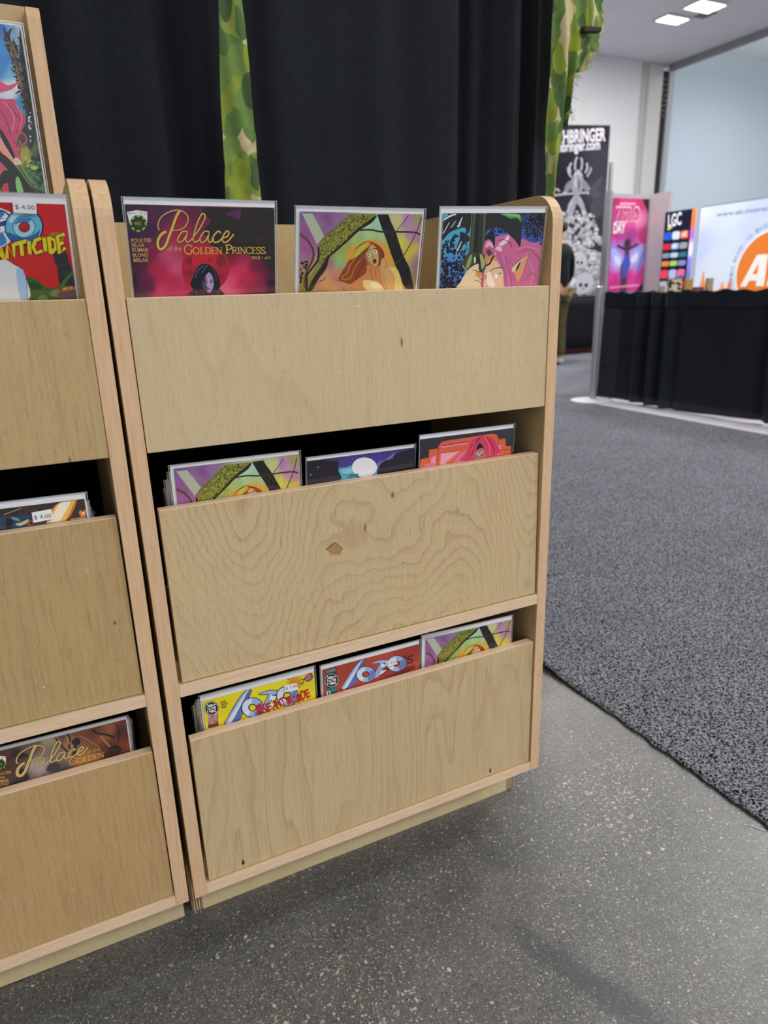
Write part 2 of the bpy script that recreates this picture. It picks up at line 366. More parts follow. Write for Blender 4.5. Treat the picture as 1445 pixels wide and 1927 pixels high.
# ------------------------------------------------------------------ display racks
W, T, D = .633, .0184, .494
ZB, ZT = .119, 1.0995
def side_profile(tall):
    r = .042; pts = [(0, ZB)]
    for k in range(9):
        a = PI-(PI/2)*k/8; pts.append((r+r*math.cos(a), ZT-r+r*math.sin(a)))
    if tall:
        pts += [(.398, ZT), (.398, 1.362)]
        for k in range(1, 6):
            a = PI-(PI/2)*k/5; pts.append((.414+.016*math.cos(a), 1.362+.016*math.sin(a)))
        pts += [(D, 1.378), (D, ZB)]
    else: pts += [(D, ZT), (D, ZB)]
    return pts
def rack(x, label, faces, tall=False):
    o = empty('display_rack', (x, 0, 0))
    prof = side_profile(tall)
    for x0 in (0, W-T):
        s = MB().prism_x([(y+.0012 if y < .001 else y, z) for y, z in prof], x0, x0+T).build('side_panel', W_IN, o)
        e = MB()
        run = prof[:-1]
        for i in range(len(run)-1):
            (ya, za), (yb, zb) = run[i], run[i+1]
            d = Vector((yb-ya, zb-za)); d.normalize(); nrm = Vector((-d.y, d.x))
            h = .0005
            if za == zb and ya > .39 and yb > .4 and not tall: pass
            e.hexa([(x0+.0002, ya+nrm.x*h, za+nrm.y*h), (x0+T-.0002, ya+nrm.x*h, za+nrm.y*h), (x0+T-.0002, ya-nrm.x*.0012, za-nrm.y*.0012), (x0+.0002, ya-nrm.x*.0012, za-nrm.y*.0012)],
                   [(x0+.0002, yb+nrm.x*h, zb+nrm.y*h), (x0+T-.0002, yb+nrm.x*h, zb+nrm.y*h), (x0+T-.0002, yb-nrm.x*.0012, zb-nrm.y*.0012), (x0+.0002, yb-nrm.x*.0012, zb-nrm.y*.0012)])
        e.build('edge_band', E_ST, s)
    xa, xb = T, W-T
    MB().box(xa, xb, D-.012, D, ZB, ZT-.0005).build('back_panel', W_IN, o)
    # near-black sheets standing in for the shade deep inside the pockets
    MB().box(xa+.0005, xb-.0005, .36, .366, .137, .457).box(xa+.0005, xb-.0005, .36, .366, .476, .80).build('pocket_shade_sheet', W_DARK, o)
    for (z0, z1) in ((.4576, .4753), (.119, .1363)):
        l = MB().box(xa, xb, .0012, D-.013, z0, z1).build('ledge', W_KICK, o)
        MB().box(xa+.0002, xb-.0002, -.0002, .0011, z0+.0003, z1-.0003).build('edge_band', E_TR, l)
    MB().box(xa, xb, .017, D-.013, .7955, .8100).build('pocket_floor', W_DARK, o)  # top pocket floor, its shade painted in with the near-black
    MB().box(xa+.001, xb-.001, .022, .3, .4755, .500).build('pocket_floor', W_IN, o)
    MB().box(xa+.001, xb-.001, .020, .3, .1366, .168).build('pocket_floor', W_IN, o)
    def board(mat, x0, x1, yb, yt, z0, z1, th=.0155):
        b = MB().hexa([(x0, yb, z0), (x1, yb, z0), (x1, yb+th, z0), (x0, yb+th, z0)], [(x0, yt, z1), (x1, yt, z1), (x1, yt+th, z1), (x0, yt+th, z1)]).build('front_board', mat, o, bevel=.0006)
        MB().hexa([(x0+.0003, yt+.0004, z1), (x1-.0003, yt+.0004, z1), (x1-.0003, yt+th-.0003, z1), (x0+.0003, yt+th-.0003, z1)], [(x0+.0005, yt+.0006, z1+.0006), (x1-.0005, yt+.0006, z1+.0006), (x1-.0005, yt+th-.0005, z1+.0006), (x0+.0005, yt+th-.0005, z1+.0006)]).build('edge_band', E_TR, b)
        return b
    board(faces[0], xa+.0012, xb-.0004, .001, .001, .7951, .9734)
    board(faces[1], xa+.0056, xb-.0020, .0040, .0085, .4765, .7190)
    board(faces[2], xa+.0052, xb-.0012, .0035, .0035, .1378, .3838)
    k = MB().box(.0184, .630, .092, .104, 0, ZB-.0005).build('plinth_board', W_KICK, o)
    for (a, b) in ((.0015, .0178), (.6306, .646) if not tall else (.6150, .6305)):
        MB().box(a, b, .0935, D-.02, 0, ZB-.0005).build('plinth_leg', M_PLY, o)
    if tall:
        MB().box(xa, xb, .43, .442, ZT, 1.384).build('upper_back_panel', W_IN, o)
        MB().box(xa, xb, .39, .43, 1.068, 1.083).build('upper_ledge', W_IN, o)
        MB().box(xa, xb, .378, .39, .81, 1.09).build('divider', W_IN, o)
    return tag(o, label, 'display rack', 'plywood comic display racks')
rackR = rack(0, 'birch plywood comic rack with three pockets, complete in view on the right', (W_TOP, W_MID, W_LOW))
def mark(board, name, pts, mat, dy=.0003):
    o = MB(); n = len(pts); o.v = [(x, y, z) for x, y, z in pts]; o.f = [tuple(range(n))]
    q = o.build(name, mat, board); s_ = q.modifiers.new('thickness', 'SOLIDIFY'); s_.thickness = dy*2; s_.offset = 0; return q
FB = [c for c in rackR.children if c.name.startswith('front_board')]
M_KNOT = plain('dark_knot', '#2e1a0c', .6); M_PATCH = plain('veneer_patch', '#b08a5c', .5, 0, .3, .15, 90); M_CRACK = plain('patch_edge', '#6a4424', .6); M_CHIP = plain('pale_chip', '#ead8b0', .6)
def ring(cx, cy, cz, rx, rz, n=10, top=0): return [(cx+rx*math.cos(2*PI*i/n)*(1 if math.sin(2*PI*i/n) < .3 else .45), cy, cz+rz*math.sin(2*PI*i/n)*(1.6 if math.sin(2*PI*i/n) > 0 else 1)) for i in range(n)]
mark(FB[1], 'veneer_patch', [(.243, .0067, .6275), (.256, .0067, .6345), (.2675, .0067, .6225), (.262, .0067, .6150), (.250, .0067, .6175)], M_PATCH)
mark(FB[1], 'patch_crack', [(.2415, .0066, .6270), (.256, .0066, .6355), (.268, .0066, .6225), (.2665, .0066, .6245), (.256, .0066, .6342), (.2425, .0066, .6262)], M_CRACK)
mark(FB[1], 'knot', ring(.350, .0078, .690, .0022, .0035), plain('brown_knot', '#8a6038', .6))
mark(FB[2], 'knot', ring(.0765, .0033, .1485, .0020, .0042), M_KNOT)
mark(FB[2], 'knot', ring(.528, .0033, .1475, .0020, .0042), M_KNOT)
mark(FB[0], 'chip', ring(.304, .0009, .955, .0022, .0011, 8), M_CHIP)
mark(FB[0], 'chip', ring(.274, .0009, .872, .0014, .0012, 8), M_CHIP)
rackL = rack(-.0052-W, 'taller plywood comic rack with a raised back tier, cut off at the left edge', (W_L1, W_L2, W_L3), True)
rackL.location = (-.0094-W, 0, .0036); rackL.rotation_euler = (0, .0056, 0)      # the racks stand a little apart at the foot
FL = [c for c in rackL.children if c.name.startswith('front_board')]; ox = .0052+W
mark(FL[1], 'knot', ring(-.046+ox, .0057, .583, .0016, .0022), plain('brown_knot', '#8a6038', .6)); mark(FL[1], 'chip', ring(-.138+ox, .0045, .518, .0016, .0008, 8), M_CHIP)

# knots, a filled patch and resin specks lying in the veneer faces
# ------------------------------------------------------------------ printed covers
ART = {
'c1':[['g',[[4.2,8.4,'#342343'],[40.0,10.1,'#49264d'],[80.0,14.3,'#5a2343'],[87.8,23.2,'#7c2649'],[59.3,35.1,'#a52649'],[24.5,35.3,'#462146'],[10.4,45.5,'#2d1e3e'],[29.0,58.4,'#871e41'],[46.3,61.2,'#c94873'],[51.0,71.8,'#d2547f'],[33.8,79.6,'#bb2049'],[14.4,71.3,'#541b43'],[4.4,91.0,'#271935'],[10.0,102.0,'#51213e'],[32.1,98.5,'#c93964'],[47.1,85.3,'#c2214d'],[70.1,58.7,'#b71c43'],[120.4,61.7,'#871b34'],[127.3,75.7,'#d6335e'],[116.0,93.8,'#e14875'],[134.5,87.1,'#c6234d'],[150.2,76.0,'#78193f'],[165.8,70.6,'#25192f'],[168.6,95.1,'#341935'],[149.5,101.9,'#99234d'],[170.0,107.0,'#48203c'],[111.0,103.7,'#e16e90'],[60.1,99.3,'#c22e57'],[6.0,63.4,'#271937'],[19.0,92.7,'#5f1c43']],0.06],
 ['P','#262322',[[90.0,9.3],[131.2,9.2],[172.9,9.4],[174.0,42.5],[173.6,73.5],[164.2,72.0],[156.6,66.2],[142.9,62.6],[132.4,59.0],[114.5,60.3],[105.9,57.5],[94.1,60.4],[88.9,52.1],[96.4,45.4],[85.6,35.5],[91.7,28.3],[95.5,23.1],[89.8,16.7]]],
 ['P','#5a2c5e',[[113.7,14.7],[131.2,10.8],[129.3,22.6],[120.7,18.8]]],
 ['s','#262322',0.8,[[112.4,11.1],[129.3,22.6]]],
 ['p','#b42034',[[115.1,76.2],[113.8,83.3],[110.6,89.9],[105.6,95.6],[99.3,99.9],[92.2,102.4],[84.6,103.2],[77.3,102.0],[70.6,99.0],[65.1,94.5],[61.0,88.8],[58.8,82.2],[58.3,75.3],[59.8,68.5],[63.0,62.1],[67.8,56.7],[73.8,52.6],[80.6,50.0],[87.9,49.1],[95.1,50.0],[101.8,52.7],[107.5,56.9],[111.8,62.5],[114.5,69.1]]],
 ['P','#cc2634',[[72.7,61.4],[87.4,53.4],[102.7,61.6],[102.2,72.5],[79.0,72.2],[70.7,69.4]]],
 ['p','#8e1c2c',[[71.7,66.7],[71.5,67.9],[71.1,69.0],[70.4,69.9],[69.6,70.7],[68.7,71.1],[67.8,71.3],[66.8,71.1],[66.0,70.6],[65.3,69.9],[64.8,68.9],[64.5,67.8],[64.4,66.6],[64.6,65.5],[65.1,64.4],[65.7,63.4],[66.5,62.7],[67.5,62.3],[68.4,62.1],[69.3,62.3],[70.2,62.7],[70.9,63.5],[71.4,64.4],[71.7,65.5]]],
 ['p','#8e1c2c',[[111.2,67.1],[111.0,68.9],[110.3,70.6],[109.3,72.0],[108.0,73.1],[106.6,73.7],[105.0,74.0],[103.5,73.7],[102.1,73.0],[101.0,71.9],[100.1,70.4],[99.6,68.8],[99.5,67.0],[99.8,65.2],[100.5,63.6],[101.5,62.2],[102.8,61.1],[104.2,60.5],[105.7,60.2],[107.2,60.5],[108.6,61.2],[109.8,62.3],[110.6,63.7],[111.1,65.4]]],
 ['p','#981e30',[[108.0,86.6],[107.7,88.2],[107.1,89.6],[106.3,90.9],[105.2,91.9],[103.9,92.5],[102.6,92.6],[101.3,92.4],[100.1,91.7],[99.2,90.7],[98.4,89.4],[98.0,87.9],[97.9,86.4],[98.2,84.8],[98.8,83.3],[99.6,82.0],[100.7,81.1],[101.9,80.5],[103.2,80.3],[104.5,80.5],[105.7,81.2],[106.7,82.2],[107.4,83.5],[107.9,85.0]]],
 ['p','#981e30',[[72.8,80.3],[72.6,81.2],[71.9,82.1],[71.0,82.8],[69.8,83.3],[68.4,83.7],[66.9,83.8],[65.4,83.6],[64.1,83.2],[63.0,82.6],[62.1,81.9],[61.6,81.0],[61.5,80.1],[61.7,79.2],[62.4,78.4],[63.3,77.6],[64.5,77.1],[65.9,76.8],[67.4,76.7],[68.8,76.8],[70.2,77.2],[71.3,77.8],[72.2,78.5],[72.7,79.4]]],
 ['p','#8e1c2c',[[96.0,65.6],[95.9,66.0],[95.6,66.3],[95.1,66.6],[94.5,66.8],[93.8,66.9],[93.0,66.9],[92.3,66.9],[91.6,66.7],[91.0,66.5],[90.6,66.2],[90.3,65.9],[90.2,65.6],[90.3,65.2],[90.6,64.9],[91.1,64.6],[91.7,64.4],[92.4,64.3],[93.2,64.2],[93.9,64.3],[94.6,64.4],[95.2,64.6],[95.6,64.9],[95.9,65.3]]],
 ['P','#3a2030',[[65.3,105.8],[69.8,99.6],[77.5,97.0],[97.9,97.6],[103.7,101.3],[105.2,107.1]]],
 ['P','#14141e',[[86.3,70.0],[79.0,72.2],[72.7,81.7],[68.6,89.9],[67.6,94.0],[72.9,100.4],[77.4,98.4],[96.4,99.0],[102.7,97.7],[102.8,89.3],[99.2,79.4],[93.4,72.4]]],
 ['S','#4e62a0',1.0,[[84.8,72.3],[78.0,77.0],[73.9,85.8]]],
 ['S','#5a70b0',0.8,[[89.1,71.7],[86.0,75.1],[81.4,80.5]]],
 ['S','#3a4a80',0.81,[[93.4,73.8],[97.3,80.8],[99.1,89.2]]],
 ['P','#b09cc8',[[90.1,79.9],[85.5,84.7],[81.9,90.2],[82.1,97.2],[86.6,102.2],[89.9,103.3],[93.7,98.9],[95.6,91.9],[93.9,84.2]]],
 ['P','#54406e',[[85.5,84.7],[81.6,90.9],[82.3,97.9],[86.6,102.2],[87.6,97.3],[85.7,93.1],[86.7,87.5]]],
 ['S','#181420',0.81,[[83.0,90.2],[85.8,91.9],[88.3,91.4]]],
 ['S','#181420',0.81,[[90.9,91.5],[93.2,91.6],[95.4,89.4]]],
 ['s','#e0d4f0',0.5,[[89.7,86.2],[89.2,94.6]]],
 ['S','#1c1626',0.7,[[82.6,88.5],[88.0,90.3]]],
 ['S','#1c1626',0.71,[[90.7,90.4],[95.8,87.4]]],
 ['p','#8a3a60',[[86.4,98.4],[89.1,97.8],[91.7,98.6],[88.9,99.8]]],
 ['s','#8a7aa0',0.4,[[72.9,99.7],[74.0,105.4]]],
 ['s','#8a7aa0',0.5,[[100.7,100.5],[99.2,106.2]]],
 ['p','#f2f0ee',[[4.0,15.4],[15.0,13.3],[15.8,24.4],[5.8,28.2]]],
 ['p','#f2f0ee',[[15.3,13.5],[25.5,14.6],[24.4,26.1],[15.1,25.6]]],
 ['t','AKQ','#b03030',[5.0,18.1],[12.7,17.0],2.21,'n'],
 ['t','AKQ','#b03030',[16.6,17.0],[24.3,17.8],2.31,'n'],
 ['p','#1f4024',[[24.0,26.8],[23.5,29.0],[22.4,31.2],[20.8,33.0],[18.7,34.4],[16.4,35.3],[14.0,35.6],[11.7,35.4],[9.6,34.5],[7.9,33.1],[6.7,31.3],[6.0,29.2],[5.9,27.0],[6.5,24.7],[7.6,22.6],[9.2,20.8],[11.2,19.4],[13.5,18.5],[15.8,18.2],[18.1,18.5],[20.2,19.3],[22.0,20.6],[23.2,22.4],[23.9,24.5]]],
 ['p','#84c858',[[21.9,25.2],[24.0,24.7],[23.6,28.9],[21.6,28.4]]],
 ['p','#84c858',[[20.6,30.3],[22.3,31.3],[18.9,34.3],[18.0,32.6]]],
 ['p','#84c858',[[15.9,33.4],[16.2,35.4],[11.9,35.4],[12.6,33.4]]],
 ['p','#84c858',[[10.7,32.7],[9.5,34.4],[6.8,31.5],[8.6,30.4]]],
 ['p','#84c858',[[8.0,28.5],[6.0,29.0],[6.4,24.9],[8.4,25.4]]],
 ['p','#84c858',[[9.4,23.5],[7.7,22.5],[11.0,19.5],[11.9,21.2]]],
 ['p','#84c858',[[14.0,20.4],[13.7,18.5],[17.9,18.4],[17.3,20.3]]],
 ['p','#84c858',[[19.1,21.1],[20.4,19.4],[23.2,22.3],[21.3,23.3]]],
 ['p','#20281c',[[21.2,26.8],[20.8,28.4],[20.0,29.8],[18.9,31.1],[17.5,32.0],[16.0,32.7],[14.3,32.9],[12.7,32.7],[11.3,32.1],[10.1,31.2],[9.3,29.9],[8.8,28.5],[8.8,26.9],[9.1,25.4],[9.9,24.0],[11.0,22.7],[12.4,21.8],[13.9,21.1],[15.6,20.9],[17.1,21.1],[18.6,21.7],[19.8,22.6],[20.6,23.8],[21.1,25.3]]],
 ['p','#2c4a22',[[20.1,26.8],[19.8,28.1],[19.2,29.3],[18.3,30.4],[17.1,31.2],[15.8,31.7],[14.4,31.9],[13.1,31.7],[11.9,31.2],[10.9,30.4],[10.2,29.4],[9.8,28.2],[9.8,26.9],[10.1,25.7],[10.7,24.4],[11.7,23.4],[12.8,22.6],[14.1,22.1],[15.5,21.9],[16.8,22.1],[18.0,22.5],[19.0,23.3],[19.7,24.3],[20.1,25.5]]],
 ['t','PJC','#d0b050',[11.4,28.4],[18.2,28.3],2.72,'n'],
 ['t','POULTER','#dcb070',[5.4,46.5],[27.4,46.2],3.82,'b'],
 ['t','SILVA','#dcb070',[5.4,51.3],[19.0,51.2],3.82,'b'],
 ['t','KUMAR','#dcb070',[5.4,56.3],[23.0,56.4],3.82,'b'],
 ['t','BLOND','#dcb070',[5.6,61.9],[22.2,61.7],3.92,'b'],
 ['t','BIELAK','#dcb070',[5.7,67.1],[22.2,67.2],3.92,'b'],
 ['S','#3a2430',1.71,[[36.8,34.0],[35.7,28.9],[39.0,21.3],[46.1,15.9],[55.7,12.6],[63.7,13.4],[69.4,18.3],[69.0,24.7],[63.7,31.2],[55.3,33.8],[50.0,32.8]]],
 ['S','#3a2430',4.21,[[61.0,13.0],[56.4,19.8],[51.5,30.6],[47.5,39.0],[43.3,48.1],[38.8,53.2],[35.1,53.2],[33.7,48.0],[35.8,41.6],[40.3,36.7],[44.4,35.4]]],
 ['S','#3a2430',2.1,[[68.6,35.7],[63.5,34.4],[58.8,38.9],[55.9,44.1],[58.5,46.2],[62.8,44.1],[67.7,37.0],[65.3,43.5],[67.9,46.1],[72.5,42.8]]],
 ['S','#3a2430',2.2,[[72.5,42.8],[81.6,32.3],[88.6,21.2],[89.0,16.5],[85.7,16.1],[81.1,23.3],[76.1,35.0],[73.9,42.8],[75.8,46.2],[80.6,43.8]]],
 ['S','#3a2430',2.2,[[93.5,35.5],[88.5,34.2],[83.3,39.5],[81.6,44.1],[84.2,46.5],[88.6,44.1],[92.9,36.9],[91.1,43.4],[93.7,46.5],[98.0,42.7]]],
 ['S','#3a2430',2.4,[[106.6,36.3],[104.1,34.1],[99.7,37.4],[96.5,42.7],[98.5,46.2],[103.6,45.4],[108.4,41.6]]],
 ['S','#3a2430',2.4,[[108.4,41.6],[114.0,40.0],[116.5,36.0],[114.2,34.0],[110.5,37.4],[108.0,42.7],[110.0,46.3],[115.2,44.7],[122.1,37.3]]],
 ['S','#e8bb5a',1.1,[[36.8,34.0],[35.7,28.9],[39.0,21.3],[46.1,15.9],[55.7,12.6],[63.7,13.4],[69.4,18.3],[69.0,24.7],[63.7,31.2],[55.3,33.8],[50.0,32.8]]],
 ['S','#e8bb5a',2.81,[[61.0,13.0],[56.4,19.8],[51.5,30.6],[47.5,39.0],[43.3,48.1],[38.8,53.2],[35.1,53.2],[33.7,48.0],[35.8,41.6],[40.3,36.7],[44.4,35.4]]],
 ['S','#e8bb5a',1.4,[[68.6,35.7],[63.5,34.4],[58.8,38.9],[55.9,44.1],[58.5,46.2],[62.8,44.1],[67.7,37.0],[65.3,43.5],[67.9,46.1],[72.5,42.8]]],
 ['S','#e8bb5a',1.4,[[72.5,42.8],[81.6,32.3],[88.6,21.2],[89.0,16.5],[85.7,16.1],[81.1,23.3],[76.1,35.0],[73.9,42.8],[75.8,46.2],[80.6,43.8]]],
 ['S','#e8bb5a',1.4,[[93.5,35.5],[88.5,34.2],[83.3,39.5],[81.6,44.1],[84.2,46.5],[88.6,44.1],[92.9,36.9],[91.1,43.4],[93.7,46.5],[98.0,42.7]]],
 ['S','#e8bb5a',1.6,[[106.6,36.3],[104.1,34.1],[99.7,37.4],[96.5,42.7],[98.5,46.2],[103.6,45.4],[108.4,41.6]]],
 ['S','#e8bb5a',1.6,[[108.4,41.6],[114.0,40.0],[116.5,36.0],[114.2,34.0],[110.5,37.4],[108.0,42.7],[110.0,46.3],[115.2,44.7],[122.1,37.3]]],
 ['t','of the','#e0b45a',[44.0,56.1],[59.8,56.2],5.72,'n'],
 ['t','G','#e8bb5a',[62.3,59.3],[72.5,59.3],10.13,'f'],
 ['t','OLDEN','#e8bb5a',[72.5,59.2],[107.2,59.2],7.42,'f'],
 ['t','P','#e8bb5a',[110.4,59.2],[118.2,59.2],10.31,'f'],
 ['t','RINCESS','#e8bb5a',[118.2,59.2],[159.8,59.4],7.61,'f'],
 ['t','.','#e8bb5a',[160.7,59.2],[162.0,59.2],5.6,'n'],
 ['t','ISSUE 1 of 3','#dcb070',[143.1,65.4],[166.8,65.9],3.4,'b'],
 ['S','#7a3040',0.6,[[149.4,44.7],[152.5,41.2],[154.0,44.6],[157.1,41.2]]]],
'forest':[['g',[[10.2,11.7,'#8a68a8'],[40.0,12.4,'#8a5898'],[53.8,10.9,'#9a78a0'],[23.9,23.7,'#9a80a0'],[10.5,32.5,'#a05aa0'],[17.5,47.4,'#b064a8'],[38.0,34.7,'#a07090'],[47.3,62.8,'#b87888'],[39.3,78.5,'#d0a080'],[55.9,62.8,'#96c47c'],[61.2,52.4,'#a8c060'],[80.5,38.2,'#b8d078'],[103.5,34.1,'#b4d890'],[104.2,23.9,'#b8e0c8'],[119.2,47.0,'#d0c860'],[66.5,44.7,'#b8b858'],[126.7,64.3,'#e0c848'],[139.5,71.1,'#e8d038'],[144.0,37.7,'#e8e048'],[155.9,50.9,'#d8c850'],[154.2,33.6,'#c890c0'],[144.9,15.6,'#c080c8'],[134.7,18.3,'#d8d890'],[159.5,11.5,'#b0a868'],[166.9,37.5,'#c890a0'],[169.0,71.3,'#a87888'],[165.7,85.1,'#a08860'],[44.0,91.9,'#e0a060'],[53.6,78.6,'#d08878'],[137.9,87.6,'#f0d048'],[18.4,96.9,'#b89058']],0.08],
 ['p','#c2c8b0',[[8.8,8.8],[22.3,9.1],[38.0,34.7],[28.5,44.8]]],
 ['P','#8c9038',[[70.4,8.8],[87.4,8.3],[104.8,8.2],[99.5,14.1],[85.8,25.4],[74.6,34.4],[66.4,42.1],[55.5,52.4],[43.1,62.8],[36.3,74.5],[29.4,82.4],[23.9,90.3],[21.3,102.3],[7.2,102.0],[7.1,94.0],[15.4,88.8],[27.8,71.8],[31.7,60.2],[31.0,47.4],[34.2,40.4],[42.1,32.4],[54.3,23.3],[62.3,15.7]]],
 ['b','#5c5c20',[[70.5,10.0],[101.7,9.4],[85.5,24.7],[66.3,40.8],[55.4,49.8],[43.0,61.5],[33.5,75.8],[29.2,70.5],[32.8,47.4],[43.5,33.4],[62.4,16.9]],150,0.6,1.44,1,2.5],
 ['b','#b4b450',[[70.5,10.0],[101.7,9.4],[85.5,24.7],[66.3,40.8],[55.4,49.8],[43.0,61.5],[33.5,75.8],[29.2,70.5],[32.8,47.4],[43.5,33.4],[62.4,16.9]],120,0.48,1.2,2,2.5],
 ['b','#3a3818',[[70.5,10.0],[101.7,9.4],[85.5,24.7],[66.3,40.8],[55.4,49.8],[43.0,61.5],[33.5,75.8],[29.2,70.5],[32.8,47.4],[43.5,33.4],[62.4,16.9]],70,0.36,0.96,3,3],
 ['s','#332a1e',0.6,[[62.4,16.0],[54.3,23.5],[42.1,32.7],[34.3,40.6]]],
 ['P','#2a241e',[[106.0,9.0],[100.9,17.6],[85.6,26.6],[71.9,38.2],[58.2,49.8],[45.8,60.2],[42.0,73.2],[31.0,87.7],[24.1,99.6],[18.5,100.9],[22.5,88.9],[36.2,69.3],[42.9,58.9],[55.3,48.6],[66.3,39.5],[78.5,28.0],[90.9,19.0]]],
 ['S','#5a4030',3.0,[[6.7,32.5],[16.0,39.9],[23.9,52.5],[22.7,64.0],[15.3,78.3],[13.0,91.4],[17.1,101.5]]],
 ['S','#8a6a48',0.9,[[7.5,32.5],[15.5,40.5],[22.5,52.5],[21.4,64.0],[14.2,78.3],[12.0,91.4]]],
 ['S','#1f1a15',2.5,[[30.7,47.4],[30.4,62.7],[20.8,75.7],[16.1,83.5],[17.1,100.9]]],
 ['b','#3a3a20',[[6.8,65.3],[16.4,64.0],[18.0,74.4],[11.2,83.5],[7.1,94.0]],25,0.96,1.92,5,1.5],
 ['p','#1f1d1c',[[106.7,8.2],[122.0,8.0],[125.9,15.9],[130.7,23.5],[135.1,31.2],[137.9,37.7],[147.4,57.6],[158.3,74.0],[167.5,101.4],[150.0,101.1],[141.7,79.3],[130.6,57.6],[121.5,37.8],[114.5,25.0]]],
 ['b','#343030',[[110.5,9.9],[122.1,9.7],[147.4,57.6],[165.6,99.2],[151.4,99.0],[121.2,33.9]],50,0.48,1.44,6,3],
 ['S','#3e3026',2.0,[[84.2,27.3],[98.6,26.5],[114.8,28.8],[135.6,28.6],[161.3,29.0],[169.3,32.2]]],
 ['S','#4e3040',0.91,[[134.7,27.3],[144.9,15.6],[150.1,7.9]]],
 ['S','#504424',1.3,[[168.4,10.1],[162.9,29.6],[148.8,56.3],[132.0,73.8]]],
 ['S','#3a2e20',0.9,[[31.1,90.3],[38.1,87.8],[40.9,85.1]]],
 ['P','#e8b048',[[73.6,70.8],[67.1,57.6],[78.1,47.2],[92.3,40.6],[103.8,38.0],[119.0,44.4],[130.6,57.6],[136.6,73.8],[127.9,79.2],[111.5,62.9],[95.9,52.3]]],
 ['P','#9a4a24',[[98.1,40.3],[89.4,42.0],[79.7,49.8],[73.0,60.2],[67.8,70.7],[62.3,78.7],[58.4,88.0],[65.8,90.8],[74.8,93.7],[86.5,91.1],[98.0,84.4],[106.3,73.6],[113.6,71.0],[119.2,65.6],[120.3,56.3],[116.5,49.7],[110.1,44.4]]],
 ['P','#e0a838',[[96.9,40.9],[86.7,45.2],[77.1,53.7],[69.6,64.1],[78.9,60.2],[90.1,52.3],[99.8,44.5]]],
 ['P','#c8d048',[[95.3,41.9],[86.8,47.1],[80.1,56.3],[73.2,62.8],[84.5,57.6],[92.8,48.4]]],
 ['S','#d88830',1.3,[[81.8,60.2],[73.5,69.4],[69.7,80.1],[62.6,84.0]]],
 ['S','#e09a38',1.0,[[87.8,62.9],[79.6,73.5],[75.7,84.2],[68.6,88.1],[62.6,86.0]]],
 ['S','#5a2414',0.91,[[94.7,56.3],[92.5,68.2],[85.8,78.9],[81.9,88.3]]],
 ['S','#5a2414',0.8,[[90.1,52.3],[82.0,64.2],[76.8,76.1]]],
 ['S','#c87028',1.1,[[97.1,70.9],[94.9,81.7],[83.4,89.7]]],
 ['S','#5a2414',0.9,[[115.0,49.7],[118.6,57.6],[117.2,68.3]]],
 ['S','#c06a28',0.81,[[56.7,84.0],[54.7,86.6],[57.0,89.3],[60.5,88.0]]],
 ['S','#c06a28',0.8,[[69.0,96.3],[64.7,98.3],[67.7,101.1],[72.1,99.8]]],
 ['P','#d8b478',[[102.7,44.2],[97.5,49.7],[94.0,56.3],[95.2,64.2],[101.6,70.9],[109.2,71.8],[112.7,66.9],[112.0,57.6],[109.0,49.7]]],
 ['P','#b08050',[[94.0,56.3],[95.2,64.2],[101.6,70.9],[109.2,71.8],[104.5,69.6],[98.9,64.2],[96.3,57.6]]],
 ['p','#f0ead0',[[101.4,56.9],[101.3,57.5],[101.1,58.1],[100.6,58.5],[100.1,58.9],[99.4,59.1],[98.6,59.2],[97.8,59.1],[97.1,58.9],[96.5,58.5],[96.0,58.1],[95.6,57.5],[95.5,56.9],[95.6,56.4],[95.8,55.8],[96.3,55.4],[96.8,55.0],[97.5,54.8],[98.3,54.7],[99.1,54.8],[99.8,55.0],[100.4,55.3],[100.9,55.8],[101.3,56.4]]],
 ['p','#f0ead0',[[110.3,53.1],[110.3,53.6],[110.1,54.2],[109.7,54.6],[109.2,54.9],[108.6,55.1],[108.0,55.2],[107.3,55.1],[106.7,54.9],[106.1,54.6],[105.7,54.2],[105.4,53.7],[105.3,53.1],[105.3,52.6],[105.5,52.1],[105.9,51.6],[106.4,51.3],[107.0,51.1],[107.6,51.0],[108.3,51.1],[108.9,51.3],[109.5,51.6],[109.9,52.0],[110.2,52.6]]],
 ['p','#241a14',[[98.9,57.3],[98.9,57.6],[98.8,57.9],[98.6,58.2],[98.4,58.4],[98.1,58.5],[97.8,58.5],[97.5,58.5],[97.2,58.4],[97.0,58.2],[96.8,57.9],[96.6,57.6],[96.6,57.3],[96.6,57.0],[96.7,56.7],[96.8,56.5],[97.1,56.3],[97.4,56.2],[97.7,56.1],[98.0,56.2],[98.3,56.3],[98.5,56.5],[98.7,56.7],[98.9,57.0]]],
 ['p','#241a14',[[108.4,52.7],[108.3,53.0],[108.3,53.2],[108.1,53.5],[107.9,53.6],[107.7,53.7],[107.4,53.8],[107.1,53.7],[106.9,53.6],[106.6,53.5],[106.5,53.2],[106.3,53.0],[106.3,52.7],[106.3,52.4],[106.4,52.2],[106.5,52.0],[106.7,51.8],[107.0,51.7],[107.2,51.7],[107.5,51.7],[107.8,51.8],[108.0,52.0],[108.2,52.2],[108.3,52.4]]],
 ['S','#3a2014',0.8,[[94.6,53.6],[97.6,50.8],[100.2,50.4]]],
 ['S','#3a2014',0.8,[[103.9,49.7],[107.5,49.0],[109.4,50.3]]],
 ['S','#3a2014',0.5,[[95.2,56.3],[98.3,54.4],[101.5,56.3]]],
 ['s','#8a5030',0.5,[[103.6,56.3],[105.1,60.9],[103.4,61.8]]],
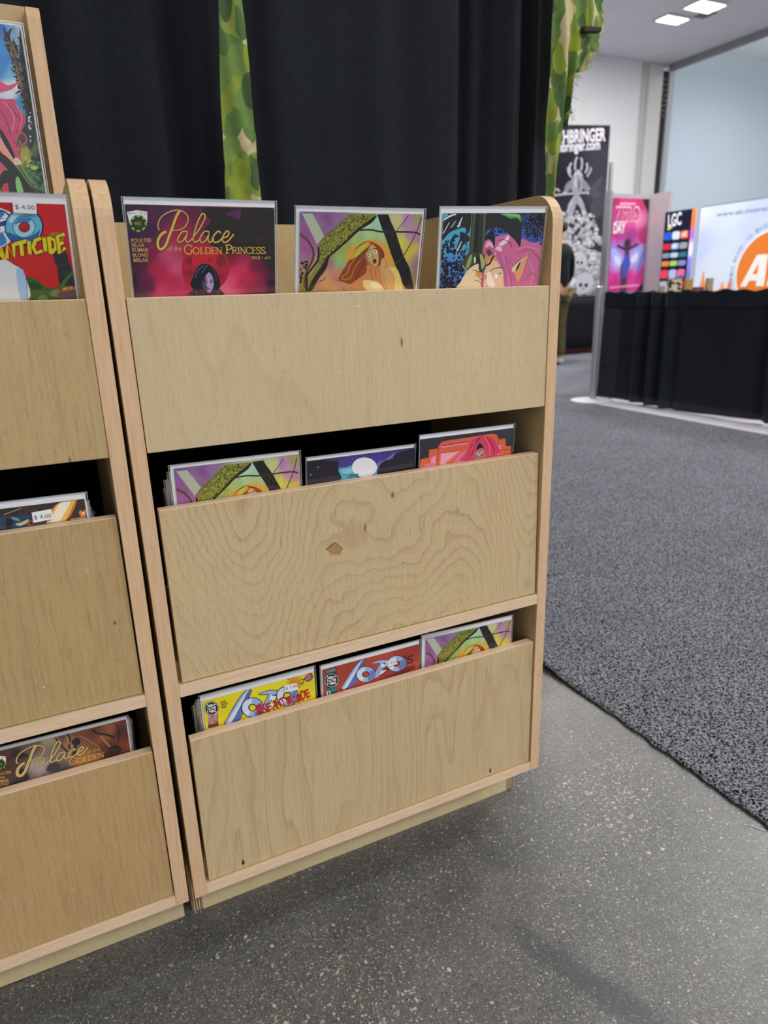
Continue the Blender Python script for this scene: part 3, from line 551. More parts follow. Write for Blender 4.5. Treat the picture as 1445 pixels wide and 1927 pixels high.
 ['p','#44201a',[[109.7,64.9],[109.7,65.7],[109.5,66.4],[109.1,67.0],[108.6,67.5],[108.0,67.8],[107.4,67.9],[106.7,67.8],[106.1,67.5],[105.5,67.0],[105.1,66.4],[104.8,65.7],[104.6,64.9],[104.7,64.1],[104.9,63.4],[105.2,62.8],[105.7,62.4],[106.3,62.1],[107.0,62.0],[107.6,62.1],[108.2,62.4],[108.8,62.8],[109.3,63.4],[109.6,64.2]]],
 ['p','#8a4038',[[108.9,66.1],[108.9,66.4],[108.8,66.7],[108.6,66.9],[108.3,67.0],[108.0,67.2],[107.6,67.2],[107.3,67.1],[106.9,67.0],[106.6,66.9],[106.4,66.6],[106.3,66.4],[106.2,66.1],[106.2,65.8],[106.3,65.6],[106.5,65.4],[106.8,65.2],[107.1,65.1],[107.5,65.0],[107.8,65.1],[108.2,65.2],[108.4,65.4],[108.7,65.6],[108.8,65.8]]],
 ['P','#d89058',[[97.1,69.6],[96.2,79.0],[83.4,88.3],[74.8,95.0],[72.2,102.5],[150.3,103.9],[151.1,96.2],[142.3,84.9],[127.7,76.5],[121.0,69.7],[115.1,71.0],[109.2,72.6]]],
 ['S','#8a4a28',0.7,[[101.8,73.6],[103.9,83.1],[105.8,88.6]]],
 ['S','#8a4a28',0.6,[[109.3,73.7],[109.3,84.5]]],
 ['P','#f4dc98',[[92.4,89.8],[102.9,89.2],[113.6,91.4],[121.8,98.5],[122.1,102.7],[99.2,102.3]]],
 ['P','#fff0c0',[[103.0,91.3],[113.7,92.8],[118.7,98.5],[108.1,99.7]]],
 ['P','#e4b070',[[116.1,64.3],[119.6,60.9],[124.4,64.3],[129.0,73.8],[137.6,84.8],[137.7,103.0],[126.8,102.8],[121.4,92.9],[117.2,79.1]]],
 ['S','#8a5030',0.61,[[120.5,62.9],[124.8,69.7],[121.4,73.7]]],
 ['S','#8a5030',0.51,[[119.5,79.2],[124.4,93.0],[127.5,102.1]]],
 ['P','#f0d878',[[129.0,73.8],[138.9,73.8],[147.3,89.1],[150.2,103.2],[139.2,103.0],[137.6,84.8]]]],
'c3':[['g',[[7.1,10.7,'#58b8c0'],[20.0,32.1,'#50b4d4'],[21.6,55.3,'#50a4dc'],[19.6,76.1,'#4a80d0'],[16.0,100.1,'#3a5cb0'],[44.1,84.0,'#4478d0'],[40.4,36.4,'#54b0d4'],[148.9,15.4,'#202840'],[139.4,40.7,'#3c5cb8'],[140.2,18.1,'#2a3a70'],[167.3,15.5,'#181c2c'],[162.0,43.9,'#3850b0'],[79.6,32.8,'#4068c8'],[105.9,31.8,'#4c74d0'],[160.4,32.4,'#222c50']],0.05],
 ['b','#14161e',[[133.7,9.8],[170.3,10.6],[172.8,41.2],[160.1,43.9],[143.1,40.7],[138.0,22.3]],80,1.13,3.11,1,1],
 ['b','#5a78d0',[[130.2,10.5],[170.3,10.6],[173.2,44.1],[154.9,46.6],[135.7,40.6]],90,0.42,0.99,2,1.3],
 ['b','#15161c',[[10.7,41.4],[30.0,32.2],[26.3,49.9],[13.4,57.9]],14,1.4,2.81,3,1.3],
 ['b','#15161c',[[5.2,46.8],[44.7,47.5],[44.7,69.8],[38.5,78.1],[7.0,77.1]],70,1.04,2.48,4,1.4],
 ['b','#15161c',[[5.0,71.5],[43.0,69.8],[41.2,91.0],[31.9,105.8],[6.1,104.7]],130,1.12,2.53,5,1.4],
 ['b','#15161c',[[34.8,28.2],[46.6,28.4],[47.1,35.2]],8,1.12,1.96,6,1.3],
 ['b','#15161c',[[77.7,31.4],[91.3,27.5],[109.6,33.2],[92.4,38.6]],30,0.71,1.56,7,1.3],
 ['b','#15161c',[[6.3,10.1],[23.4,8.8],[6.6,14.7]],6,0.78,1.3,8,1],
 ['P','#202126',[[6.3,18.6],[18.6,10.1],[26.7,8.4],[49.2,9.0],[47.6,31.1],[41.5,27.6],[36.4,26.9],[24.9,29.7],[15.2,34.1],[5.8,42.4],[5.7,30.6]]],
 ['S','#f0f4f4',1.9,[[6.7,17.0],[15.4,12.7],[25.1,9.7]]],
 ['S','#3f8a58',0.9,[[6.1,14.7],[17.0,10.7],[26.7,8.7]]],
 ['p','#e8eaf0',[[14.3,20.7],[15.9,20.0],[7.0,34.6],[5.9,34.1]]],
 ['p','#e0e4ec',[[24.1,18.7],[25.7,18.1],[19.6,26.1],[17.2,27.4]]],
 ['p','#e0e4ec',[[34.5,13.5],[35.7,13.2],[31.3,26.2],[27.1,26.5]]],
 ['S','#44464c',0.7,[[40.2,10.8],[39.1,18.8],[32.9,26.2]]],
 ['S','#44464c',0.6,[[45.2,10.9],[44.2,20.2]]],
 ['P','#23232a',[[32.7,33.6],[35.1,32.3],[43.8,35.4],[49.4,42.1],[44.6,46.1],[38.1,50.1],[32.1,61.1],[29.3,56.9],[29.6,50.0],[32.7,41.8]]],
 ['p','#dfe4ec',[[35.1,44.6],[36.8,44.6],[31.7,55.5],[28.9,58.9],[29.2,55.5]]],
 ['P','#27262a',[[73.0,9.1],[101.7,9.7],[129.3,10.6],[132.9,29.3],[133.7,53.7],[125.8,49.0],[117.6,40.3],[105.9,31.8],[91.3,27.2],[77.6,30.1],[73.1,34.1]]],
 ['S','#3c3c42',0.81,[[86.3,12.4],[105.0,23.4],[124.8,40.4]]],
 ['S','#3c3c42',0.91,[[79.6,15.0],[97.9,23.4]]],
 ['S','#3c3c42',0.81,[[113.4,19.4],[128.4,40.5]]],
 ['P','#58a058',[[96.5,9.9],[126.6,10.5],[131.5,20.9],[127.5,18.1],[122.7,15.3],[112.1,15.9],[102.9,12.4]]],
 ['P','#88c880',[[100.0,10.0],[124.8,10.6],[128.1,15.3],[121.6,13.2],[112.7,13.2],[103.6,11.3]]],
 ['P','#1f1f24',[[73.3,39.7],[79.6,32.8],[86.5,32.2],[89.4,39.9],[91.1,56.8],[86.6,51.1],[80.5,42.6],[75.4,43.9]]],
 ['p','#2f332b',[[49.2,9.0],[73.1,9.6],[74.0,62.1],[48.3,60.9]]],
 ['p','#4a5642',[[51.8,9.3],[55.2,9.3],[54.4,61.1],[50.9,61.0]]],
 ['p','#1c1f1b',[[56.9,9.3],[61.9,9.3],[62.2,61.5],[57.0,61.4]]],
 ['p','#56634c',[[68.8,9.6],[71.9,9.6],[72.9,62.1],[70.1,62.0]]],
 ['s','#8a9a88',0.7,[[49.6,9.0],[48.8,60.9]]],
 ['P','#43472c',[[47.5,60.8],[59.4,59.6],[72.9,62.1],[79.7,74.3],[72.3,86.3],[61.7,86.3],[47.6,84.1],[39.1,75.3]]],
 ['P','#9aac6c',[[51.1,62.9],[54.5,63.0],[52.1,75.7],[45.6,81.2],[46.7,72.7]]],
 ['P','#f0f4e0',[[57.9,65.9],[60.0,65.7],[60.5,71.7],[58.5,73.6]]],
 ['P','#b0b878',[[66.7,63.3],[71.1,63.4],[76.5,74.3],[71.9,82.0]]],
 ['P','#22261a',[[61.5,63.2],[65.9,63.3],[69.6,76.2],[66.9,84.7],[63.5,76.0]]],
 ['s','#e8ece0',0.81,[[39.3,75.6],[47.6,84.1]]],
 ['P','#d8709e',[[73.6,62.1],[72.1,53.6],[74.2,45.2],[80.5,42.6],[86.7,48.3],[90.6,55.7],[90.0,42.7],[92.5,39.3],[110.0,36.7],[119.5,41.8],[125.5,46.1],[133.3,53.7],[135.0,42.0],[147.5,46.5],[160.7,48.5],[168.2,45.7],[165.8,51.2],[172.3,56.0],[173.3,85.2],[174.5,110.3],[106.8,107.5],[99.7,74.2]]],
 ['P','#f4cca4',[[75.6,65.0],[82.4,62.3],[89.6,63.2],[98.8,74.2],[105.8,80.9],[111.4,107.6],[75.9,106.2],[72.6,93.6],[75.7,85.0],[78.4,79.3]]],
 ['P','#e09868',[[76.0,65.0],[82.4,62.3],[89.6,63.2],[95.9,72.6],[88.5,69.6],[81.8,73.7],[79.1,79.4]]],
 ['P','#f0c0d8',[[79.1,45.3],[84.5,46.8],[88.7,53.9],[81.4,51.0],[75.5,53.7],[75.8,48.1]]],
 ['P','#f8e4f0',[[97.1,49.2],[105.3,43.0],[111.9,37.4],[112.6,44.5],[102.7,51.4]]],
 ['P','#f4d0e4',[[91.3,62.5],[91.5,55.4],[97.3,51.3],[103.3,57.1],[94.9,62.6]]],
 ['P','#c85a90',[[73.6,62.1],[75.6,55.1],[81.6,53.8],[88.2,58.2],[89.5,62.5],[82.8,56.6],[77.6,57.9],[77.1,65.0]]],
 ['p','#5a3850',[[76.7,57.9],[81.8,55.2],[87.8,62.4],[80.9,65.1]]],
 ['S','#1c1418',2.71,[[90.1,64.2],[87.0,69.5],[84.5,74.5],[78.9,77.3]]],
 ['P','#d06a9c',[[90.8,56.8],[101.8,59.9],[115.1,66.0],[121.9,70.5],[118.9,80.6],[123.2,86.6],[130.4,95.7],[132.8,108.5],[113.3,107.7],[107.8,86.1],[100.8,76.4],[96.9,68.4]]],
 ['S','#a8487c',0.81,[[98.5,62.7],[105.4,77.3],[112.8,95.1],[114.1,107.0]]],
 ['S','#a8487c',0.91,[[109.6,65.8],[113.0,80.4],[122.0,95.4],[125.3,107.5]]],
 ['S','#e898bc',1.0,[[103.9,62.8],[110.9,77.4],[118.3,95.3],[120.6,107.3]]],
 ['S','#e898bc',1.12,[[126.8,57.6],[144.7,53.6],[165.8,58.4]]],
 ['S','#a8487c',0.91,[[132.7,60.6],[152.7,58.2],[169.7,73.2]]],
 ['S','#e8a0c4',1.3,[[150.9,72.7],[160.4,87.8],[157.2,107.3]]],
 ['S','#a8487c',0.91,[[161.0,64.2],[169.3,70.3],[169.9,88.1]]],
 ['S','#a8487c',0.71,[[143.3,102.2],[156.9,90.7],[169.0,95.6]]],
 ['S','#301420',0.71,[[94.8,44.2],[107.2,43.7],[118.7,50.3],[117.3,53.8]]],
 ['P','#eca878',[[150.7,63.2],[144.3,64.9],[134.1,72.3],[126.5,77.9],[121.5,82.4],[124.4,87.4],[128.9,91.2],[134.4,102.6],[137.5,100.5],[141.4,93.9],[146.0,78.5]]],
 ['P','#f4dcb0',[[146.3,66.0],[134.2,73.0],[122.4,82.4],[126.7,88.2],[132.9,78.1]]],
 ['P','#2a1a18',[[137.0,73.1],[131.3,79.5],[129.4,86.8],[133.5,82.5]]],
 ['S','#2a1418',0.61,[[150.7,63.2],[146.0,78.5],[141.4,93.9],[134.4,102.6]]],
 ['S','#2a1418',0.61,[[150.7,63.2],[134.1,72.3],[121.5,82.4]]],
 ['S','#1c1418',0.9,[[85.6,85.3],[91.5,81.9],[100.4,80.7],[106.2,81.4]]],
 ['S','#1c1418',0.9,[[92.5,91.7],[99.5,89.9],[105.1,87.7]]],
 ['P','#ffffff',[[93.3,90.7],[99.5,89.5],[98.3,96.0],[94.5,94.4]]],
 ['S','#1c1418',0.81,[[76.6,85.0],[74.3,89.3],[80.0,92.4],[76.8,96.7]]],
 ['P','#fff0d8',[[82.9,85.2],[90.9,94.3],[95.7,106.3],[84.8,105.8],[80.1,93.9]]],
 ['P','#f4dcb0',[[33.6,106.3],[38.2,98.1],[45.9,85.5],[54.1,78.6],[65.1,74.3],[66.8,79.7],[67.9,84.8],[73.7,90.0],[73.5,99.5],[73.3,107.5]]],
 ['S','#2a1818',0.8,[[56.2,82.9],[63.3,83.9],[72.4,87.1]]],
 ['S','#2a1818',0.7,[[61.2,90.3],[66.6,91.9],[72.5,98.0]]],
 ['S','#2a1818',0.7,[[60.8,96.1],[67.1,97.8],[72.3,101.6]]],
 ['P','#e0985c',[[61.6,84.5],[72.4,87.1],[71.8,90.7],[65.7,91.9]]],
 ['S','#2a1818',0.61,[[65.6,74.6],[67.1,83.3]]],
 ['P','#e0985c',[[66.7,92.7],[72.6,93.6],[72.5,98.0]]],
 ['P','#c84a78',[[72.6,89.2],[75.3,87.9],[75.9,106.2],[72.7,106.0]]]],
'm2':[['g',[[4.0,5.2,'#1c1a2c'],[14.8,14.6,'#2a2838'],[36.9,6.7,'#3c3868'],[71.0,10.9,'#4a4488'],[100.2,10.4,'#4a3c88'],[124.2,11.9,'#4e3e88'],[148.6,12.1,'#4a3a80'],[168.2,28.8,'#3a3768'],[14.6,36.2,'#1f1e2e'],[140.3,33.8,'#2a2838'],[59.6,20.4,'#4c4890'],[115.3,16.4,'#5040a0']],0.05],
 ['P','#5eb4cc',[[49.6,22.4],[60.2,22.2],[71.1,21.4],[76.6,39.4],[68.5,39.7],[51.7,39.3]]],
 ['P','#8ed4e0',[[53.9,25.2],[68.3,24.3],[71.3,30.3],[56.8,31.1]]],
 ['P','#5eb4cc',[[106.7,32.2],[110.9,21.5],[112.7,30.2],[112.4,40.0],[105.4,39.1]]],
 ['P','#7078c0',[[109.4,21.9],[124.4,17.6],[139.2,8.7],[136.4,14.8],[127.5,20.8],[112.6,27.3]]],
 ['P','#241f2e',[[1.2,8.1],[20.3,7.8],[43.9,10.8],[48.7,14.1],[47.7,24.4],[51.7,31.8],[50.6,39.1],[14.6,39.0],[0.2,39.7]]],
 ['P','#262230',[[112.6,28.8],[121.4,20.0],[136.6,19.1],[138.8,13.7],[148.5,9.8],[175.0,9.6],[175.1,38.9],[149.8,38.5],[113.0,39.8]]],
 ['p','#f4f4fa',[[109.9,28.4],[109.3,32.3],[107.4,35.7],[104.2,38.4],[100.0,40.3],[95.2,41.1],[89.9,40.9],[84.7,39.7],[79.8,37.5],[75.7,34.5],[72.5,31.0],[70.4,27.1],[69.7,23.1],[70.3,19.4],[72.2,16.0],[75.3,13.3],[79.4,11.5],[84.2,10.6],[89.3,10.7],[94.5,11.9],[99.4,14.0],[103.6,16.9],[107.0,20.4],[109.1,24.4]]],
 ['P','#2a7a8a',[[68.4,34.1],[80.1,34.3],[77.2,37.2],[62.7,38.0]]],
 ['S','#3a8a9a',1.1,[[56.8,33.3],[71.3,33.6]]],
 ['p','#b0a8c0',[[19.2,16.5],[19.1,16.8],[19.0,17.1],[18.8,17.3],[18.6,17.4],[18.3,17.5],[18.0,17.5],[17.8,17.4],[17.5,17.3],[17.3,17.1],[17.1,16.8],[17.0,16.5],[17.0,16.2],[17.0,16.0],[17.1,15.7],[17.3,15.5],[17.5,15.4],[17.8,15.3],[18.1,15.3],[18.3,15.4],[18.6,15.5],[18.8,15.7],[19.0,16.0],[19.1,16.3]]],
 ['p','#b0a8c0',[[7.5,25.8],[7.5,26.0],[7.4,26.3],[7.2,26.5],[7.0,26.6],[6.7,26.7],[6.4,26.7],[6.1,26.6],[5.9,26.5],[5.7,26.3],[5.5,26.0],[5.4,25.8],[5.4,25.5],[5.4,25.2],[5.5,25.0],[5.7,24.8],[5.9,24.6],[6.2,24.5],[6.5,24.5],[6.7,24.6],[7.0,24.8],[7.2,25.0],[7.4,25.2],[7.5,25.5]]]],
'm3':[['g',[[2.4,14.3,'#34343c'],[76.7,11.2,'#30303a'],[163.0,11.7,'#3c3c44'],[176.4,43.2,'#34343c'],[12.5,38.1,'#34343c']],0.04],
 ['p','#e86844',[[1.7,51.0],[2.3,37.4],[16.9,36.4],[16.6,24.4],[31.9,24.2],[33.7,19.3],[39.0,14.8],[47.1,13.7],[86.8,12.9],[130.6,11.8],[138.4,13.8],[142.2,17.8],[143.2,22.0],[156.7,22.3],[158.4,35.0],[168.5,35.6],[170.3,57.7],[2.1,71.3]]],
 ['p','#f090b8',[[40.2,20.9],[87.2,19.6],[84.0,23.0],[37.8,24.0]]],
 ['p','#f4b0c8',[[38.0,32.1],[72.7,32.7],[45.3,50.9],[37.0,49.8]]],
 ['s','#7a2438',1.2,[[40.2,20.9],[87.2,19.6]]],
 ['s','#7a2438',0.91,[[38.0,32.1],[72.7,32.7],[45.2,48.0]]],
 ['p','#f4a0c0',[[20.5,37.7],[29.0,33.9],[28.9,48.8],[20.8,50.7]]],
 ['p','#e87aa4',[[71.2,36.6],[98.0,31.0],[99.0,48.8],[61.8,50.1]]],
 ['p','#f0a0c0',[[141.4,31.6],[148.5,31.5],[149.6,46.0],[142.6,48.2]]],
 ['p','#e87aa4',[[9.5,46.3],[27.1,45.1],[27.4,53.0],[9.7,53.5]]],
 ['s','#8a2c3c',0.9,[[33.9,23.6],[31.8,40.5],[34.0,55.3]]],
 ['s','#8a2c3c',0.91,[[143.2,22.0],[145.5,39.6],[169.1,42.3]]],
 ['P','#dc4068',[[110.6,13.5],[98.8,16.0],[90.6,20.0],[87.1,31.2],[79.8,40.6],[71.6,45.5],[82.0,50.3],[102.4,49.3],[126.8,49.3],[142.5,46.7],[149.4,43.6],[141.4,31.6],[137.4,25.2],[128.2,17.4]]],
 ['S','#8a1838',1.5,[[110.7,14.3],[97.6,25.1],[95.0,39.5],[86.9,47.4]]],
 ['S','#8a1838',1.2,[[105.6,15.8],[91.1,30.2]]],
 ['S','#f87898',1.5,[[115.9,15.5],[125.4,28.3],[128.4,46.5]]],
 ['S','#8a1838',1.2,[[121.2,17.5],[132.7,32.1],[137.1,46.1]]],
 ['S','#f87898',1.1,[[99.0,19.5],[93.1,36.3]]],
 ['P','#c87860',[[106.5,30.6],[101.7,35.9],[99.8,44.5],[101.0,55.0],[120.3,57.5],[120.1,44.0],[115.3,33.0]]],
 ['P','#1c1820',[[106.2,24.6],[101.7,35.9],[106.7,33.5],[113.5,32.8],[116.3,37.6],[113.3,28.4]]],
 ['P','#9ab8d0',[[101.2,40.2],[105.9,38.4],[107.2,42.4],[110.5,39.0],[115.6,38.4],[108.4,45.3]]],
 ['S','#2a1018',1.2,[[100.4,44.6],[105.6,44.6]]],
 ['S','#2a1018',1.2,[[109.7,44.2],[116.6,43.3]]]],
'b1':[['g',[[5.5,9.9,'#ecdc1c'],[91.7,14.3,'#f0e428'],[169.9,14.7,'#e8d820'],[67.1,70.0,'#ecd81c']],0.02],
 ['p','#14141a',[[25.8,28.4],[25.2,31.2],[23.9,33.7],[22.0,35.6],[19.7,36.8],[17.2,37.1],[14.5,36.7],[12.0,35.4],[9.7,33.5],[7.8,31.0],[6.5,28.1],[5.8,25.0],[5.8,22.0],[6.4,19.1],[7.7,16.7],[9.5,14.8],[11.8,13.7],[14.3,13.3],[16.9,13.7],[19.5,14.9],[21.8,16.8],[23.7,19.3],[25.0,22.2],[25.8,25.3]]],
 ['p','#d8d8d8',[[25.1,28.1],[24.5,30.8],[23.3,33.0],[21.6,34.8],[19.5,35.8],[17.1,36.2],[14.6,35.7],[12.3,34.6],[10.1,32.8],[8.4,30.5],[7.1,27.8],[6.5,25.0],[6.4,22.2],[7.1,19.6],[8.2,17.3],[9.9,15.6],[12.0,14.6],[14.4,14.2],[16.8,14.6],[19.2,15.7],[21.3,17.5],[23.1,19.8],[24.4,22.4],[25.0,25.3]]],
 ['p','#14141a',[[24.3,27.9],[23.7,30.3],[22.6,32.4],[21.1,34.0],[19.1,35.0],[17.0,35.3],[14.7,34.9],[12.5,33.9],[10.6,32.2],[9.0,30.1],[7.9,27.7],[7.3,25.0],[7.2,22.4],[7.8,20.0],[8.9,18.0],[10.4,16.4],[12.4,15.4],[14.5,15.1],[16.7,15.4],[18.9,16.5],[20.9,18.1],[22.5,20.2],[23.6,22.6],[24.2,25.3]]],
 ['p','#d8d8d8',[[21.8,27.1],[21.4,28.8],[20.6,30.2],[19.5,31.3],[18.1,32.0],[16.6,32.2],[15.0,32.0],[13.5,31.2],[12.1,30.1],[11.0,28.6],[10.2,26.9],[9.8,25.1],[9.7,23.2],[10.1,21.5],[10.9,20.1],[12.0,19.0],[13.3,18.3],[14.8,18.1],[16.4,18.4],[18.0,19.1],[19.3,20.2],[20.5,21.7],[21.3,23.4],[21.7,25.2]]],
 ['p','#e8e8e8',[[21.6,32.5],[21.6,32.8],[21.5,33.0],[21.3,33.2],[21.1,33.3],[20.9,33.3],[20.6,33.3],[20.4,33.2],[20.2,33.0],[20.0,32.8],[19.9,32.5],[19.8,32.2],[19.8,31.9],[19.9,31.7],[20.0,31.4],[20.2,31.3],[20.4,31.2],[20.6,31.1],[20.8,31.2],[21.1,31.3],[21.3,31.5],[21.4,31.7],[21.6,32.0],[21.6,32.2]]],
 ['p','#e8e8e8',[[10.7,29.3],[10.7,29.5],[10.6,29.8],[10.4,29.9],[10.2,30.1],[10.0,30.1],[9.7,30.1],[9.5,29.9],[9.3,29.8],[9.1,29.5],[9.0,29.3],[8.9,29.0],[8.9,28.7],[9.0,28.4],[9.1,28.2],[9.3,28.0],[9.5,27.9],[9.7,27.9],[10.0,27.9],[10.2,28.1],[10.4,28.2],[10.6,28.5],[10.7,28.7],[10.7,29.0]]],
 ['p','#e8e8e8',[[12.0,18.1],[11.9,18.4],[11.8,18.6],[11.6,18.8],[11.4,18.9],[11.2,18.9],[11.0,18.9],[10.8,18.8],[10.5,18.6],[10.4,18.4],[10.3,18.1],[10.2,17.9],[10.2,17.6],[10.3,17.3],[10.4,17.1],[10.5,16.9],[10.7,16.8],[11.0,16.8],[11.2,16.8],[11.4,16.9],[11.6,17.1],[11.8,17.3],[11.9,17.6],[12.0,17.9]]],
 ['p','#e8e8e8',[[21.9,20.5],[21.8,20.8],[21.7,21.0],[21.5,21.2],[21.3,21.3],[21.1,21.4],[20.9,21.3],[20.6,21.2],[20.4,21.0],[20.2,20.8],[20.1,20.5],[20.1,20.3],[20.1,20.0],[20.1,19.7],[20.2,19.5],[20.4,19.3],[20.6,19.2],[20.8,19.2],[21.1,19.2],[21.3,19.3],[21.5,19.5],[21.7,19.7],[21.8,20.0],[21.9,20.3]]],
 ['t','DC','#14141a',[10.7,28.6],[20.6,28.2],6.44,'h'],
 ['t','BOOK','#14140c',[29.3,21.7],[37.1,22.0],3.62,'h'],
 ['t','ONE OF','#14140c',[29.3,25.7],[39.2,26.0],3.41,'h'],
 ['t','FOUR','#14140c',[29.3,29.9],[36.7,30.1],3.41,'h'],
 ['p','#6a2838',[[9.1,34.7],[23.5,35.8],[22.6,56.4],[7.8,55.9]]],
 ['t','MATURE','#e8b8b8',[9.1,39.6],[22.7,40.0],5.14,'h'],
 ['t','READERS','#e8b8b8',[9.0,44.9],[22.6,45.3],4.73,'h'],
 ['t','ONLY!','#e8b8b8',[8.8,50.2],[21.6,50.9],4.83,'h'],
 ['S','#10101c',2.21,[[64.6,13.2],[74.4,12.4],[69.6,23.2],[60.0,42.6],[52.5,56.1],[31.9,57.4],[37.8,46.7],[51.2,27.5],[64.6,13.2],[74.4,12.4]]],
 ['P','#9cb4e4',[[64.6,13.2],[74.4,12.4],[69.6,23.2],[60.0,42.6],[52.5,56.1],[31.9,57.4],[37.8,46.7],[51.2,27.5]]],
 ['P','#5a6cc0',[[74.4,12.4],[69.6,23.2],[60.0,42.6],[52.4,56.5],[42.3,56.8],[56.4,34.7],[67.9,16.0]]],
 ['P','#dceaf8',[[65.2,15.2],[67.9,15.1],[42.8,54.7],[35.0,55.7]]],
 ['S','#10101c',2.21,[[84.6,22.9],[99.1,21.5],[111.0,25.1],[117.2,29.9],[108.5,31.1],[101.7,40.0],[95.5,54.0],[86.5,53.4],[96.2,33.7],[99.7,27.5],[84.6,22.9],[99.1,21.5]]],
 ['P','#a8c0ea',[[84.6,22.9],[99.1,21.5],[111.0,25.1],[117.2,29.9],[108.5,31.1],[101.7,40.0],[95.5,54.0],[86.5,53.4],[96.2,33.7],[99.7,27.5]]],
 ['P','#e4f0fa',[[102.6,29.3],[110.2,35.8],[99.4,43.8],[109.4,45.8],[96.7,52.1],[103.9,38.4],[98.9,36.8]]],
 ['S','#10101c',1.5,[[104.1,29.8],[114.6,36.7],[104.6,42.2],[113.8,47.4],[96.9,54.9]]],
 ['S','#6a80cc',1.1,[[100.8,30.6],[96.4,42.9],[91.6,52.8]]],
 ['S','#10101c',2.2,[[89.4,47.1],[88.2,52.0],[85.3,55.9],[81.2,58.2],[76.3,58.8],[71.2,57.6],[66.4,54.7],[62.4,50.4],[59.7,45.3],[58.5,39.9],[59.0,34.7],[61.0,30.3],[64.5,27.2],[68.9,25.7],[73.9,25.9],[79.0,27.9],[83.5,31.5],[86.9,36.2],[89.0,41.6],[89.4,47.1],[88.2,52.0]]],
 ['P','#a4bcea',[[89.4,47.1],[88.2,52.0],[85.3,55.9],[81.2,58.2],[76.3,58.8],[71.2,57.6],[66.4,54.7],[62.4,50.4],[59.7,45.3],[58.5,39.9],[59.0,34.7],[61.0,30.3],[64.5,27.2],[68.9,25.7],[73.9,25.9],[79.0,27.9],[83.5,31.5],[86.9,36.2],[89.0,41.6]]],
 ['P','#dce8f8',[[66.6,53.8],[63.2,50.3],[60.8,46.2],[59.5,41.7],[59.3,37.3],[60.3,33.2],[62.5,30.0],[65.6,27.7],[69.3,26.6],[73.5,26.7],[73.8,34.9],[71.5,35.0],[69.6,36.0],[68.3,37.9],[67.7,40.3],[67.9,43.0],[69.0,45.6],[70.7,47.7]]],
 ['P','#6a80cc',[[86.8,37.5],[88.2,41.5],[88.7,45.5],[88.2,49.3],[86.8,52.7],[84.5,55.3],[81.5,57.1],[78.0,57.9],[75.7,50.3],[77.4,49.9],[78.8,48.9],[79.9,47.4],[80.6,45.6],[80.9,43.6],[80.7,41.5],[80.0,39.4]]],
 ['P','#10101c',[[80.1,44.1],[79.3,46.5],[77.6,48.2],[75.2,48.8],[72.7,48.2],[70.3,46.6],[68.5,44.2],[67.7,41.5],[67.9,38.9],[69.2,36.8],[71.2,35.6],[73.8,35.6],[76.3,36.7],[78.4,38.7],[79.7,41.3]]],
 ['P','#e8d820',[[78.3,43.5],[77.8,45.4],[76.6,46.6],[74.8,47.1],[73.0,46.7],[71.3,45.5],[70.0,43.7],[69.4,41.7],[69.6,39.7],[70.5,38.2],[72.0,37.3],[73.8,37.2],[75.6,38.0],[77.2,39.5],[78.1,41.5]]],
 ['S','#10101c',2.3,[[143.7,43.8],[142.5,48.9],[139.6,52.8],[135.4,55.2],[130.3,55.8],[124.9,54.6],[119.9,51.6],[115.6,47.3],[112.7,42.1],[111.4,36.5],[111.8,31.3],[113.8,26.8],[117.4,23.6],[122.0,22.1],[127.2,22.3],[132.5,24.3],[137.3,27.9],[141.0,32.8],[143.2,38.2],[143.7,43.8],[142.5,48.9]]],
 ['P','#a4bcea',[[143.7,43.8],[142.5,48.9],[139.6,52.8],[135.4,55.2],[130.3,55.8],[124.9,54.6],[119.9,51.6],[115.6,47.3],[112.7,42.1],[111.4,36.5],[111.8,31.3],[113.8,26.8],[117.4,23.6],[122.0,22.1],[127.2,22.3],[132.5,24.3],[137.3,27.9],[141.0,32.8],[143.2,38.2]]],
 ['P','#dce8f8',[[120.0,50.7],[116.5,47.2],[113.9,42.9],[112.4,38.4],[112.2,33.9],[113.2,29.8],[115.4,26.4],[118.5,24.1],[122.4,23.0],[126.8,23.1],[127.2,31.4],[124.9,31.5],[122.9,32.6],[121.5,34.5],[120.9,37.0],[121.3,39.7],[122.4,42.4],[124.3,44.5]]],
 ['P','#6a80cc',[[140.8,34.0],[142.4,38.1],[143.0,42.2],[142.5,46.1],[141.1,49.5],[138.7,52.3],[135.6,54.1],[132.0,54.9],[129.5,47.2],[131.3,46.7],[132.7,45.7],[133.8,44.2],[134.5,42.4],[134.8,40.3],[134.5,38.2],[133.8,36.1]]],
 ['P','#10101c',[[133.9,40.8],[133.2,43.3],[131.4,45.0],[129.0,45.6],[126.3,45.0],[123.8,43.4],[121.9,41.0],[121.0,38.2],[121.2,35.5],[122.5,33.4],[124.6,32.2],[127.2,32.1],[129.9,33.2],[132.1,35.3],[133.5,38.0]]],
 ['P','#e8d820',[[132.1,40.2],[131.6,42.1],[130.3,43.4],[128.5,43.9],[126.6,43.5],[124.8,42.3],[123.4,40.5],[122.8,38.4],[122.9,36.4],[123.8,34.8],[125.4,33.9],[127.3,33.8],[129.2,34.6],[130.8,36.1],[131.9,38.1]]],
 ['s','#8a2c1a',1.1,[[148.6,21.8],[153.9,22.7]]],
 ['s','#8a2c1a',1.1,[[147.6,24.7],[152.4,27.4]]],
 ['s','#8a2c1a',1.1,[[145.4,26.6],[148.5,30.4]]],
 ['s','#8a2c1a',1.1,[[142.4,27.1],[143.3,31.1]]],
 ['s','#8a2c1a',1.1,[[139.1,26.1],[137.6,29.4]]],
 ['s','#8a2c1a',1.1,[[136.2,23.8],[132.8,25.7]]],
